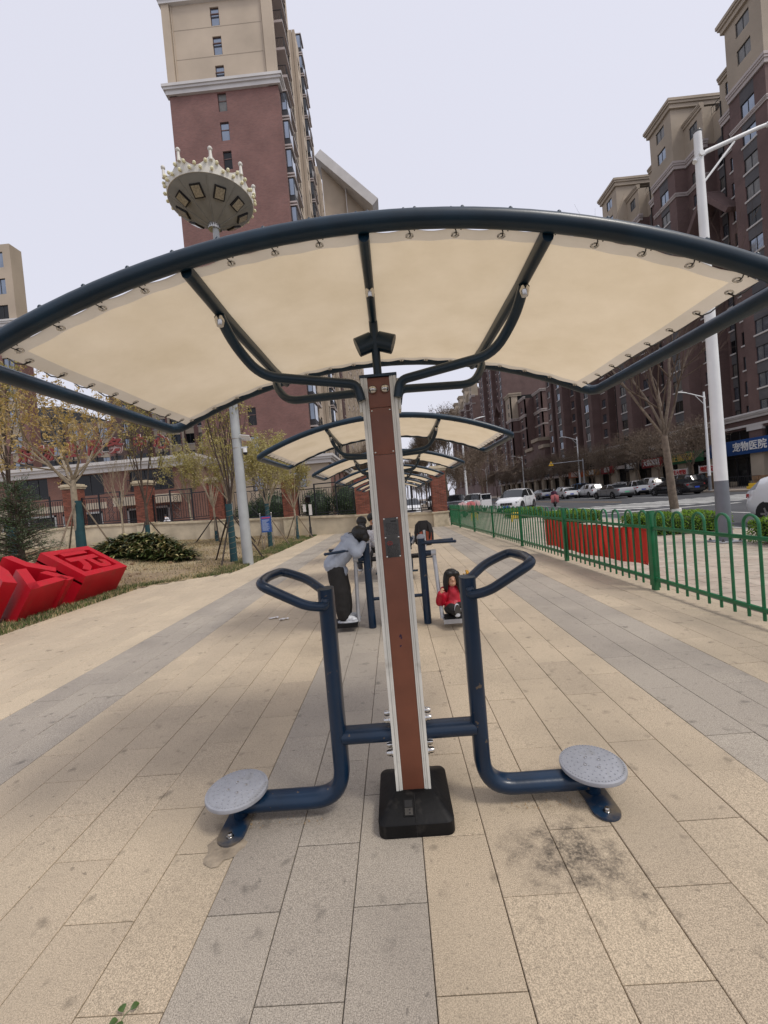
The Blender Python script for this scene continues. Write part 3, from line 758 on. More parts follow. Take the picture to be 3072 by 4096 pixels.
# ------------------------------------------------------------ bare trees
mat('bark_grey', (.16, .125, .095), .9, 0, .3, 12, .5, 40); mat('bark_brown', (.105, .075, .052), .9, 0, .3, 12, .5, 40)
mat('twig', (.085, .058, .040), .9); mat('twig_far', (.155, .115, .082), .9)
mat('lime_wash', (.72, .71, .68), .85, 0, .06, 8)
def grow(seed, trunk, r, nl, levels, length, spread, upb, thick=.02, sides=(9, 6, 4, 3, 3, 3), kids=(5, 4, 4, 4, 3), shrink=.66, wob=.22, lean=(0, 0), rmin=.0035):
    """returns wood (trunk+limbs) MB, twig MB and list of twig nodes (point, direction)"""
    rn = random.Random(seed); wood, tw, nodes = MB(), MB(), []
    def seg(p, d, L, r_, lev):
        n = 5 if lev < 2 else 4; pts = [p.copy()]; q = p.copy(); dd = d.copy()
        for i in range(n):
            dd = (dd + Vector((rn.gauss(0, wob), rn.gauss(0, wob), rn.gauss(0, wob) + upb)) * (.45 if lev else .12)).normalized()
            q = q + dd * (L / n); pts.append(q.copy())
        r1 = r_ * (.62 if lev < levels else .35)
        rs_ = [r_ + (r1 - r_) * i / n for i in range(n + 1)]
        (wood if lev < 2 else tw).tube(pts, rs_, sides[min(lev, 5)], caps=lev == 0)
        if lev >= levels - 1:
            for i in range(1, n + 1): nodes.append((pts[i], dd))
        if lev >= levels: return
        k = kids[min(lev, len(kids) - 1)]
        for j in range(k):
            t = 1.0 if j == 0 else (rn.uniform(.88, 1) if lev == 0 else rn.uniform(.3, 1.0))
            i = min(n - 1, int(t * n)); f = t * n - i
            base = pts[i].lerp(pts[i + 1], f) if t < 1 else pts[-1]
            az = 2 * math.pi * (j + rn.uniform(-.3, .3)) / k + lev * 1.3
            ax = dd.orthogonal().normalized(); ax = Quaternion(dd, az) @ ax
            sp = spread * rn.uniform(.6, 1.25) * (.6 if j == 0 and lev else 1)
            nd = (Quaternion(ax, sp) @ dd).normalized()
            rr_ = max(rmin, (r_ + (r1 - r_) * t) * (rn.uniform(.55, .75) if lev else rn.uniform(.42, .6)))
            seg(base, nd, length * (shrink ** lev) * rn.uniform(.75, 1.2), rr_, lev + 1)
    seg(Vector((0, 0, -.05)), Vector((lean[0], lean[1], 1)).normalized(), trunk, r, 0)
    return wood, tw, nodes
def bud_mesh(nodes, seed, per, size, spread, droop=0., aspect=2.4):
    rn = random.Random(seed); vs = []; fs = []
    for p, d in nodes:
        for _ in range(per):
            c = p + Vector((rn.gauss(0, spread), rn.gauss(0, spread), rn.gauss(0, spread) - droop * rn.random()))
            a = Vector((rn.gauss(0, 1), rn.gauss(0, 1), rn.gauss(0, 1) - droop * 3)).normalized(); b_ = a.orthogonal().normalized()
            b_ = Quaternion(a, rn.uniform(0, 6.28)) @ b_; s = size * rn.uniform(.6, 1.3)
            o = len(vs); vs += [c - a * s * aspect / 2, c + b_ * s / 2 , c + a * s * aspect / 2, c - b_ * s / 2]; fs.append((o, o + 1, o + 2, o + 3))
    m = MB(); m.add(vs, fs); return m
def tree_meshes(key, wood, tw, bark, twig, leaf=None, leafmat=None):
    return dict(trunk=wood.mesh(key + '_trunk', [bark]), twigs=tw.mesh(key + '_twigs', [twig]), leaf=leaf.mesh(key + '_leaf', [leafmat]) if leaf else None)
def place_tree(tm, name, label, loc, rz=0, sc=1., group=None, extra=None):
    t = thing(name, label, 'tree', loc, rz, group); t.scale = (sc, sc, sc)
    tr = obj('trunk', tm['trunk'], t); cr = obj('crown', tm['twigs'], t)
    if tm['leaf']: obj('buds', tm['leaf'], cr)
    return t
BT = []
w_, t_, nd = grow(21, 2.85, .125, 5, 5, 2.3, .55, .18, lean=(-.10, 0), kids=(6, 4, 4, 3, 3), wob=.2, shrink=.72); NEAR_TREE = tree_meshes('near', w_, t_, 'bark_grey', 'twig')
for sd_ in (31, 32, 33):
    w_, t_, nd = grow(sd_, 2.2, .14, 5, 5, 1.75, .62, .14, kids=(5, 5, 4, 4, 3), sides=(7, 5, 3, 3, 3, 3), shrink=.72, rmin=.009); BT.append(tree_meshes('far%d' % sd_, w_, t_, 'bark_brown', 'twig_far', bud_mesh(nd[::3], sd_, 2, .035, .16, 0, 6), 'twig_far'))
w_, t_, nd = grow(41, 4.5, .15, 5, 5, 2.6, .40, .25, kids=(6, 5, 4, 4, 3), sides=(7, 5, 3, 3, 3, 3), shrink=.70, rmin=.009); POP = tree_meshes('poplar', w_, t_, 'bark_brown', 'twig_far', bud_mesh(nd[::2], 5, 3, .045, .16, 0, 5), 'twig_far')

tn = place_tree(NEAR_TREE, 'street_tree', 'bare forked street tree with white-limed trunk base growing out of the box hedge', (7.95, 11.75, 0), .6, .98)
MB().tube([(0, 0, 0), (-.04, 0, .62)], [.152, .136], 12).build('lime_wash', 'lime_wash', tn)

# ------------------------------------------------------------ hedges (clipped box with many small leaves)
def leaf_mat(name, col, var, trans=.35):
    m = mat(name, col, .45, 0, var, 14); n = m.node_tree; p = n.nodes['Principled BSDF']
    o = n.nodes['Material Output']; t = n.nodes.new('ShaderNodeBsdfTranslucent'); t.inputs[0].default_value = (col[0] * 1.4, col[1] * 1.5, col[2] * .7, 1)
    s = n.nodes.new('ShaderNodeMixShader'); s.inputs[0].default_value = trans
    n.links.new(p.outputs[0], s.inputs[1]); n.links.new(t.outputs[0], s.inputs[2]); n.links.new(s.outputs[0], o.inputs[0]); return m
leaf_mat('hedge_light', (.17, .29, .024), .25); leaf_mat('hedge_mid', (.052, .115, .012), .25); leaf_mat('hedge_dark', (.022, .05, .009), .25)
def hedge(label, x0, x1, y0, y1, h, seed):
    t = thing('box_hedge', label, 'hedge', ((x0 + x1) / 2, (y0 + y1) / 2, 0), group='clipped box hedges beside the road')
    rn = random.Random(seed); a, b_ = (x1 - x0) / 2, (y1 - y0) / 2
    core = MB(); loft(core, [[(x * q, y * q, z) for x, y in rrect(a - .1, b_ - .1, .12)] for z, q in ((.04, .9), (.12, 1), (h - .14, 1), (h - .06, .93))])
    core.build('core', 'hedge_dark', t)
    vs, fs, ms = [], [], []
    area = 2 * (2 * a + 2 * b_) * h + 4 * a * b_; N = int(area * 1500)
    for _ in range(N):
        f = rn.random()
        if f < 4 * a * b_ / area: p = Vector((rn.uniform(-a, a), rn.uniform(-b_, b_), h)); nn = Vector((0, 0, 1))
        else:
            z = rn.uniform(.06, h); e = rn.choice((0, 1, 2, 3)) if rn.random() < .5 else rn.choice((2, 0))
            if e == 0: p = Vector((-a, rn.uniform(-b_, b_), z)); nn = Vector((-1, 0, 0))
            elif e == 1: p = Vector((a, rn.uniform(-b_, b_), z)); nn = Vector((1, 0, 0))
            elif e == 2: p = Vector((rn.uniform(-a, a), -b_, z)); nn = Vector((0, -1, 0))
            else: p = Vector((rn.uniform(-a, a), b_, z)); nn = Vector((0, 0 + 1, 0))
        bump_ = mnoise.noise(p * 3.1 + Vector((seed, 0, 0))) * .07 + mnoise.noise(p * 9) * .03
        edge = max(0, (abs(p.x) - a + .14)) + max(0, (abs(p.y) - b_ + .14)) + max(0, p.z - h + .12)
        dep = rn.random() ** 2 * .13
        p = p + nn * (bump_ - dep) - Vector((p.x * .12 * edge, p.y * .12 * edge, edge * .15))
        d = (nn * .8 + Vector((rn.gauss(0, .6), rn.gauss(0, .6), rn.gauss(0, .5) + .35))).normalized(); s_ = rn.uniform(.014, .03); o_ = d.orthogonal().normalized(); o_ = Quaternion(d, rn.uniform(0, 6.3)) @ o_
        up = d.cross(o_); k = len(vs); L = (o_ * .85 + d * .55).normalized()
        vs += [p, p + L * s_ + up * s_ * .5, p + L * s_ * 2.1 + d * s_ * .1, p + L * s_ - up * s_ * .5]; fs.append((k, k + 1, k + 2, k + 3))
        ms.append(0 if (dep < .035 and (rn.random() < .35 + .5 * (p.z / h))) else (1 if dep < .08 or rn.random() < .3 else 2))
    m = MB(); m.v = vs; m.f = fs; m.m = ms
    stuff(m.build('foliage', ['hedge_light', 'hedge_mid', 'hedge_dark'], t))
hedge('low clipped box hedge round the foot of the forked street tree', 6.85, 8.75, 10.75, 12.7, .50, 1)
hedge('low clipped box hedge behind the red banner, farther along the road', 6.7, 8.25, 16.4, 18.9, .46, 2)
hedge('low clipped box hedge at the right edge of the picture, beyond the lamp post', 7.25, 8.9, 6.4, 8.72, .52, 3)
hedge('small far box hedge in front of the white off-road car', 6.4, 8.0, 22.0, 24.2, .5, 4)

# ------------------------------------------------------------ street lamps
def lamp(label, loc, side_=1, h=8.75, group='tall street lamps along the road'):
    t = thing('street_lamp', label, 'street lamp', loc, 0 if side_ > 0 else math.pi, group)
    MB().tube([(0, 0, .02), (0, 0, 1.33)], [.142, .125], 16).build('painted_foot', 'grey_paint', t)
    MB().tube([(0, 0, 1.33), (0, 0, h)], [.124, .072], 16).build('pole', 'white_paint', t)
    MB().lathe([(.075, h - .02), (.08, h), (.07, h + .03), (0, h + .04)], n=14).build('pole_cap', 'dark_steel', t)
    MB().b2(-.24, .24, -.24, .24, .004, .028).build('base_plate', 'galv', t, bevel=.004)
    for a in (-1, 1):
        for b in (-1, 1): MB().lathe([(.03, .028), (.03, .05), (.014, .052), (.014, .085), (0, .086)], (a * .18, b * .18, 0), 8).build('anchor_nut', 'dark_steel', t)
    MB().tube([(-.1, 0, h - .62), (.03, 0, h - .5), (.16, 0, h - .42), (1.25, 0, h - .05), (1.5, 0, h + .02)], [.05, .05, .045, .04, .036], 10).build('arm', 'white_paint', t)
    MB().tube([(.07, 0, h - 1.05), (.75, 0, h - .28)], .022, 8).build('brace', 'white_paint', t)
    MB().cyl((.0, -.1, h - .5), (.0, .1, h - .5), .055, 12).build('clamp', 'white_paint', t)
    hd = MB(); rings = []
    for s_, wd, hh in ((0, .05, .04), (.12, .10, .07), (.4, .145, .085), (.7, .135, .07), (.92, .08, .03)):
        rings.append([(1.42 + s_, y * wd, h + .0 + s_ * .16 + z * hh) for y, z in [(math.cos(2 * math.pi * i / 14), math.sin(2 * math.pi * i / 14) if math.sin(2 * math.pi * i / 14) > 0 else .3 * math.sin(2 * math.pi * i / 14)) for i in range(14)]])
    loft(hd, rings); hd.build('lamp_head', 'white_paint', t)
    MB().box((1.85, 0, h + .045), (.5, .18, .02), 0, Matrix.Rotation(-.16, 3, 'Y')).build('lens', 'galv', t)
    return t
lamp('nearest street lamp, tall white pole with grey foot between two box hedges', (7.12, 9.06, 0))
for y, l in ((40, 'white street lamp on the near pavement behind the second canopy'), (71, 'distant white street lamp on the near pavement beyond the brick pillar'), (102, 'most distant white street lamp on the near pavement, seen between the bare trees')): lamp(l, (7.2, y, 0))
for y, l in ((37, 'white street lamp across the road, behind the forked tree'), (62, 'white street lamp across the road beside the yellow warning sign'), (88, 'white street lamp across the road, left of the warning sign'), (122, 'farthest white street lamp across the road')): lamp(l, (28.1, y, 0), -1)
tg = thing('warning_sign', 'yellow triangular warning sign hanging from a grey mast arm across the road', 'road sign', (28.0, 60.4, 0))
MB().tube([(0, 0, 0), (0, 0, 5.3)], [.1, .08], 12).build('mast', 'galv', tg)
MB().tube([(0, 0, 5.05), (-4.9, 0, 4.95)], [.06, .04], 8).build('arm', 'galv', tg)
sg = MB(); q = [(-.45, -.33), (.45, -.33), (0, .47)]
sg.prism(q, lambda u, v, d: V(-4.6 + u, d, 4.95 + v), -.02, .02); pn_ = sg.build('sign_plate', 'black', tg)
mat('sign_yellow', (.80, .46, .02), .5)
MB().prism([(u * .86, v * .86 - .01) for u, v in q], lambda u, v, d: V(-4.6 + u, d, 4.95 + v), -.026, -.021).build('yellow_face', 'sign_yellow', pn_)
MB().b2(-4.63, -4.57, -.033, -.027, 4.76, 5.02).b2(-4.74, -4.46, -.033, -.027, 4.9, 4.95).build('pictogram', 'black', pn_)

# bare trees: far pavement, near pavement farther on, thicket at the end of the street
rt = random.Random(4); k = 0
ordn = ['first', 'second', 'third', 'fourth', 'fifth', 'sixth', 'seventh', 'eighth', 'ninth', 'tenth', 'eleventh', 'twelfth', 'thirteenth', 'fourteenth', 'fifteenth', 'sixteenth', 'seventeenth', 'eighteenth', 'nineteenth', 'twentieth']
yy = [40.5, 45.5, 50.5, 55.5, 60.5, 66, 72, 78, 84.5, 92, 100, 109, 119, 130]
for i, y in enumerate(yy):
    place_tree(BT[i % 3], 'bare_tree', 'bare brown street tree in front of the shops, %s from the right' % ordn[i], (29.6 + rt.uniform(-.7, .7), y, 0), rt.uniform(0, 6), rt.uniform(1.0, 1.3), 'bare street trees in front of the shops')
yy = [36, 43, 49, 55, 61, 68, 76, 84, 93, 103, 114, 126]
for i, y in enumerate(yy):
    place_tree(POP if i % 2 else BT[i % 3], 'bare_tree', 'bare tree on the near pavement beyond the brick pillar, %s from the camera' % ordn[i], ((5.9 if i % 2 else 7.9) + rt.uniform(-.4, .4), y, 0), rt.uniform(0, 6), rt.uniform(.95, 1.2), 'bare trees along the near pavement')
for i in range(14):
    place_tree(POP, 'bare_tree', 'bare poplar in the distant thicket seen through the canopies beyond the wall', (rt.uniform(-7, 4.5), rt.uniform(62, 125), 0), rt.uniform(0, 6), rt.uniform(.8, 1.1), 'distant bare poplars')
# ------------------------------------------------------------ buildings
def brick_mat(name, a, b, mortar, scale=1., bump=.25, bw=.26, bh=.078):
    m = bpy.data.materials.new(name); m.use_nodes = True; n = m.node_tree; p = n.nodes['Principled BSDF']; N = n.nodes.new; L = n.links.new
    p.inputs['Roughness'].default_value = .85
    g = N('ShaderNodeNewGeometry'); s = N('ShaderNodeSeparateXYZ'); L(g.outputs['Position'], s.inputs[0])
    ad = N('ShaderNodeMath'); ad.operation = 'ADD'; L(s.outputs[0], ad.inputs[0]); L(s.outputs[1], ad.inputs[1])
    c = N('ShaderNodeCombineXYZ'); L(ad.outputs[0], c.inputs[0]); L(s.outputs[2], c.inputs[1])
    bt = N('ShaderNodeTexBrick'); bt.inputs['Scale'].default_value = 1; bt.inputs['Brick Width'].default_value = bw; bt.inputs['Row Height'].default_value = bh; bt.inputs['Mortar Size'].default_value = .008
    bt.inputs['Color1'].default_value = (*a, 1); bt.inputs['Color2'].default_value = (*b, 1); bt.inputs['Mortar'].default_value = (*mortar, 1); bt.inputs['Bias'].default_value = -.1
    L(c.outputs[0], bt.inputs['Vector'])
    nz = N('ShaderNodeTexNoise'); nz.inputs['Scale'].default_value = .5; nz.inputs['Detail'].default_value = 6; L(g.outputs['Position'], nz.inputs['Vector'])
    rp = N('ShaderNodeMapRange'); rp.inputs[1].default_value = .3; rp.inputs[2].default_value = .7; rp.inputs[3].default_value = .82; rp.inputs[4].default_value = 1.12; L(nz.outputs['Fac'], rp.inputs[0])
    k = N('ShaderNodeMix'); k.data_type = 'RGBA'; k.blend_type = 'MULTIPLY'; k.inputs[0].default_value = 1; L(bt.outputs['Color'], k.inputs[6]); L(rp.outputs[0], k.inputs[7]); L(k.outputs[2], p.inputs['Base Color'])
    MATS[name] = m
brick_mat('brick_red', (.215, .098, .082), (.165, .076, .066), (.20, .15, .135))
brick_mat('brick_brown', (.145, .086, .077), (.118, .071, .065), (.135, .10, .092))
brick_mat('brick_grey', (.105, .102, .107), (.085, .083, .088), (.105, .102, .107))
brick_mat('brick_annex', (.20, .09, .066), (.15, .068, .052), (.20, .14, .12))
mat('render_cream', (.46, .38, .29), .9, 0, .13, .25); mat('render_tan', (.37, .31, .24), .9, 0, .15, .25)
mat('trim_white', (.56, .54, .52), .85, 0, .1, .5); mat('trim_pink', (.44, .39, .37), .85, 0, .1, .5)
mat('stone_cream', (.42, .36, .28), .85, 0, .12, .6); mat('frame_dark', (.02, .02, .024), .5); mat('frame_red', (.05, .02, .018), .5); mat('frame_white', (.34, .34, .34), .5)
mat('glass', (.26, .30, .36), .06, .75, .25, .3); mat('glass_dim', (.010, .011, .013), .12, 0, spec=.35); mat('interior', (.012, .011, .011), .9)
mat('louvre', (.03, .03, .034), .6); mat('dark_cladding', (.045, .048, .055), .7, 0, .2, .4)
def FX(x):  return (lambda u, z, d: Vector((x - d, u, z))), -math.pi / 2       # faces -X, u runs along +Y
def FXp(x): return (lambda u, z, d: Vector((x + d, u, z))), math.pi / 2        # faces +X
def FY(y):  return (lambda u, z, d: Vector((u, y - d, z))), 0.                 # faces -Y, u runs along +X
def fbox(mb, F, u0, u1, z0, z1, d0, d1, m=0):
    a, b = F(u0, z0, d0), F(u1, z1, d1)
    mb.b2(min(a.x, b.x), max(a.x, b.x), min(a.y, b.y), max(a.y, b.y), min(a.z, b.z), max(a.z, b.z), m)
WIN = {}; RW = random.Random(77); mat('curtain', (.13, .125, .115), .25, 0, .3, 1.5, spec=.6)
def win_mesh(w, h, frame, sill, split=1, pane='glass'):
    key = (round(w, 2), round(h, 2), frame, sill, split, pane)
    if key not in WIN:
        m = MB(); f = .06
        m.b2(-w / 2, w / 2, .10, .16, 0, f); m.b2(-w / 2, w / 2, .10, .16, h - f, h); m.b2(-w / 2, -w / 2 + f, .10, .16, f, h - f); m.b2(w / 2 - f, w / 2, .10, .16, f, h - f)
        for i in range(split): x = -w / 2 + w * (i + 1) / (split + 1); m.b2(x - f / 2, x + f / 2, .10, .16, f, h - f)
        m.b2(-w / 2 + .0, w / 2, .135, .145, .0, h, 1)
        if sill: m.b2(-w / 2 - .1, w / 2 + .1, -.09, .15, -.17, -.002, 2)
        WIN[key] = m.mesh('window', [frame, pane, sill or 'trim_white'])
    return WIN[key]
def facade(mb, F, u0, u1, z0, z1, cols, zs, wh, mw=0, ms=None, th=.4, wins=None, parent=None, frame='frame_dark', sill='trim_white', split=1, pane='glass'):
    f, rz = F; ms = mw if ms is None else ms
    cs = sorted(cols); e = u0
    for uc, w in cs:
        if uc - w / 2 > e: fbox(mb, f, e, uc - w / 2, z0, z1, -th, 0, mw)
        zz = z0
        for zb in zs:
            if zb < z0 or zb + wh > z1: continue
            if zb > zz: fbox(mb, f, uc - w / 2, uc + w / 2, zz, zb, -th, -.012 if ms != mw else 0, ms)
            zz = zb + wh
            pn = pane if pane != 'glass' else RW.choice(('glass', 'glass', 'glass', 'glass_dim', 'curtain'))
            o = obj('window', win_mesh(w, wh, frame, sill, split, pn), parent); o.location = f(uc, zb, 0); o.rotation_euler = (0, 0, rz)
        if zz < z1: fbox(mb, f, uc - w / 2, uc + w / 2, zz, z1, -th, -.012 if ms != mw else 0, ms)
        e = uc + w / 2
    if u1 > e: fbox(mb, f, e, u1, z0, z1, -th, 0, mw)
def cornice(mb, F, u0, u1, z, h=.8, out=.5, m=0, e0=True, e1=True):
    f = F[0] if isinstance(F, tuple) else F
    for k, (za, zb, o) in enumerate(((0, .45, .5), (.45, .7, .8), (.7, 1, 1.))):
        fbox(mb, f, u0 - (out * o if e0 else 0), u1 + (out * o if e1 else 0), z + h * za, z + h * zb, -.3, out * o, m)
FL = 2.9
RM = ['brick_brown', 'render_tan', 'brick_grey', 'trim_pink', 'interior']
def rail_mesh(L):
    m = MB(); m.b2(0, L, -.025, .025, .95, 1.0); m.b2(0, L, -.02, .02, .08, .12)
    k = 0
    while k * .35 <= L: m.b2(k * .35 - .012, k * .35 + .012, -.012, .012, .12, .95); k += 1
    return m.mesh('railing', ['iron'])
def right_block(label, y_start, n, X, top, base, unit=13.4, gables=True, plain=0):
    t = thing('apartment_block', label, 'building', (X + 8, y_start + n * unit / 2, 0), group='apartment blocks across the road')
    off = -t.location
    par = bpy.data.objects.new('facade', None); bpy.data.objects.remove(par)
    holder = t
    zs = [base + 1.0 + FL * k for k in range(40)]
    wall = MB()
    def pt(o): o.location = Vector(o.location) + off
    class Rec: pass
    before = set(COL.objects)
    zc = top - 7.6                     # start of the cream storeys
    for i in range(n):
        y0 = y_start + unit * i; s = unit / 13.4
        def seg(a, b, x, zt, cols, spand, w_h=1.55, split=1):
            F = FX(x)
            facade(wall, F, y0 + a * s, y0 + b * s, base, zc, [(y0 + c * s, w_) for c, w_ in cols], zs, w_h, 0, spand, parent=t, split=split)
            facade(wall, F, y0 + a * s, y0 + b * s, zc, zt, [(y0 + c * s, w_) for c, w_ in cols], zs, w_h, 1, 1, parent=t, sill=None, split=split)
        seg(0, 4.4, X - 1.6, top, [(2.2, 1.7)], 2)
        seg(4.4, 7.4, X, top - 3.0, [(5.9, 1.4)], 0)
        seg(7.4, 10.2, X + 1.3, top - 4.2, [(8.8, 2.0)], 2)
        seg(10.2, 13.4, X, top - 3.0, [(11.8, 1.4)], 0)
        # returns of the bay that look towards the camera, with a narrow window column
        for (xa, xb, yy, zt) in ((X - 1.2, X + 1.6, y0, top), (X + .4, X + 1.7, y0 + 10.2 * s, top - 3.0)):
            f = FY(yy); fbox(wall, f[0], xa, xb, base, zc, -.4, 0, 0); fbox(wall, f[0], xa, xb, zc, zt, -.4, 0, 1)
        wall.b2(X - 1.2, X + .0, y0 + 4.4 * s - .34, y0 + 4.4 * s, base, top - .1, 0)
        wall.b2(X - .6, X + 15, y0 + .3, y0 + unit - .3, 0, base - .01, 0)
        if i == 0: fbox(wall, FY(y0)[0], X + 1.605, X + 15, 0, top - 4.25, -.3, 0, 0)
        # solid core, cornices, string courses
        wall.b2(X + 1.72, X + 15, y0 + .02, y0 + unit - .02, base, top - 4.3, 4); wall.b2(X + .42, X + 1.7, y0 + 4.5 * s, y0 + 7.3 * s, base, top - 3.1, 4); wall.b2(X + .42, X + 1.7, y0 + 10.7 * s, y0 + unit - .1, base, top - 3.1, 4); wall.b2(X - 1.19, X + .34, y0 + .41, y0 + 4.4 * s - .36, base, top - .1, 4)
        for zz, hh, oo in ((zc - .5, .95, .35), (zc - 4.1, .45, .22)):
            for (a, b, x) in ((0, 4.4, X - 1.6), (4.4, 7.4, X), (10.2, 13.4, X)):
                cornice(wall, FX(x), y0 + a * s, y0 + b * s, zz, hh, oo, 3, e0=a != 4.4, e1=False)
            cornice(wall, FY(y0), X - 1.6, X, zz + .003, hh - .006, oo - .003, 3, e0=True, e1=False)
        cornice(wall, FX(X - 1.6), y0, y0 + 4.4 * s, top - .2, 1.15, .55, 1); cornice(wall, FY(y0), X - 1.6, X + 6, top - .203, 1.144, .547, 1, e0=False, e1=False)
        wall.b2(X - 1.3, X + 9, y0 + .3, y0 + 4.4 * s - .3, top - .3, top + .5, 1)
        for (a, b, x) in ((4.4, 7.4, X), (10.2, 13.4, X)): cornice(wall, FX(x), y0 + a * s, y0 + b * s, top - 3.1, .7, .3, 1, e0=False, e1=False)
        o = obj('railing', rail_mesh(2.8 * s), t, (X + 1.2, y0 + 7.4 * s, top - 4.2), (0, 0, math.pi / 2))
        # loggia opening under the cornice of the bay
        f = FX(X - 1.6)[0]
        if gables and i % 2 == 0:
            g = MB(); zg = base + 26
            for sg_ in (-1, 1):
                a = Vector((X - .75, y0 + (8.9) * s, zg + 3.2)); b = Vector((X - .75, y0 + (8.9 + sg_ * 3.4) * s, zg - .8)); d = b - a
                g.box((a + b) / 2, (2.2, d.length + .5, .55), 0, Matrix.Rotation(math.atan2(d.z, d.y), 3, 'X'))
            o = g.build('gable_beam', 'brick_brown', t)
        # rainwater pipe
        MB().b2(X - .12, X - .02, y0 + 7.3 * s, y0 + 7.4 * s, base, top - 5).build('drain_pipe', 'black', t)
    wall.build('wall', RM, t)
    # everything was laid out in world coordinates: move the parts under the thing's origin
    for o in t.children: o.location = Vector(o.location) + off
    return t
right_block('nearest dark brown brick apartment block across the road, with cream stepped top storeys', 43.6, 5, 43.0, 50.6, 6.6)
t3 = right_block('tall dark brown apartment tower beyond the low block across the road', 152, 3, 45.0, 66.0, 6.6, 14.5, gables=True)
right_block('farthest brown apartment block across the road with stepped cream tops', 208, 5, 45.5, 58.5, 6.6, 17, gables=False)
# lower middle block with its lit end wall
def mid_block():
    t = thing('apartment_block', 'lower brown apartment block with one window column on its end wall and cream corner bay', 'building', (52, 140, 0), group='apartment blocks across the road')
    wl = MB(); zs = [7.6 + FL * k for k in range(12)]
    facade(wl, FY(132), 49.6, 58.5, 0, 32.5, [(53.2, 1.6)], zs, 1.6, 0, 0, parent=t); wl.b2(50, 66, 132.5, 156, 0, 32, 4)
    facade(wl, FX(49.6), 132, 139, 0, 32.5, [(135.5, 1.8)], zs, 1.6, 0, 2, parent=t)
    facade(wl, FY(139), 46.6, 49.6, 0, 32, [], zs, 1.6, 0); facade(wl, FX(46.6), 139, 146, 0, 32, [(142.5, 1.8)], zs, 1.6, 0, 0, parent=t)
    facade(wl, FY(146), 44.0, 46.6, 0, 26.5, [], zs, 1.6, 0); facade(wl, FX(44.0), 146, 157, 0, 26.5, [(148.5, 1.6), (154, 1.6)], zs, 1.6, 0, 2, parent=t)
    facade(wl, FY(146), 44.0, 46.6, 26.5, 35, [], zs, 1.6, 1); facade(wl, FX(44.0), 146, 157, 26.5, 35, [(148.5, 1.4)], zs, 1.6, 1, 1, parent=t, sill=None)
    wl.b2(44.4, 60, 146.4, 157, 0, 34.9, 4); wl.b2(47, 60, 139.4, 147, 0, 31.9, 4)
    for z, h, o in ((25.9, .9, .35), (21.8, .45, .2)):
        cornice(wl, FX(44.0), 146, 157, z, h, o, 3); cornice(wl, FY(146), 44.0, 46.6, z + .003, h - .006, o - .003, 3, e1=False); cornice(wl, FX(46.6), 139, 146, z, h, o, 3, e1=False); cornice(wl, FY(132), 49.6, 58.5, z, h, o, 3)
        cornice(wl, FX(49.6), 132, 139, z + .003, h - .006, o - .003, 3, e0=False, e1=False)
    cornice(wl, FX(44.0), 146, 157, 34.6, 1.1, .5, 1); cornice(wl, FY(146), 44.0, 48, 34.603, 1.094, .497, 1, e1=False); cornice(wl, FY(132), 49.6, 58.5, 32.3, .8, .4, 3); cornice(wl, FX(49.6), 132, 139, 32.303, .794, .397, 3, e0=False); cornice(wl, FX(46.6), 139, 146, 31.8, .8, .4, 3)
    wl.build('wall', RM, t)
    o = obj('railing', rail_mesh(6), t, (47, 139.2, 32.4), (0, 0, math.pi / 2))
    for o in t.children: o.location = Vector(o.location) - t.location
mid_block()
# lower stepped gatehouse between the blocks
gt = thing('gatehouse', 'brown gatehouse with cream stepped caps between two apartment blocks', 'building', (43, 116, 0)); g = MB()
for a, b, z in ((112, 115.5, 12.5), (115.5, 121, 14.8), (121, 127, 12.8)):
    g.b2(42, 52, a, b - .02, 0, z, 0); g.b2(41.6, 52.3, a - .15, b + .1, z, z + .9, 1)
for o in (g.build('wall', ['brick_brown', 'render_tan'], gt),): o.location = -gt.location

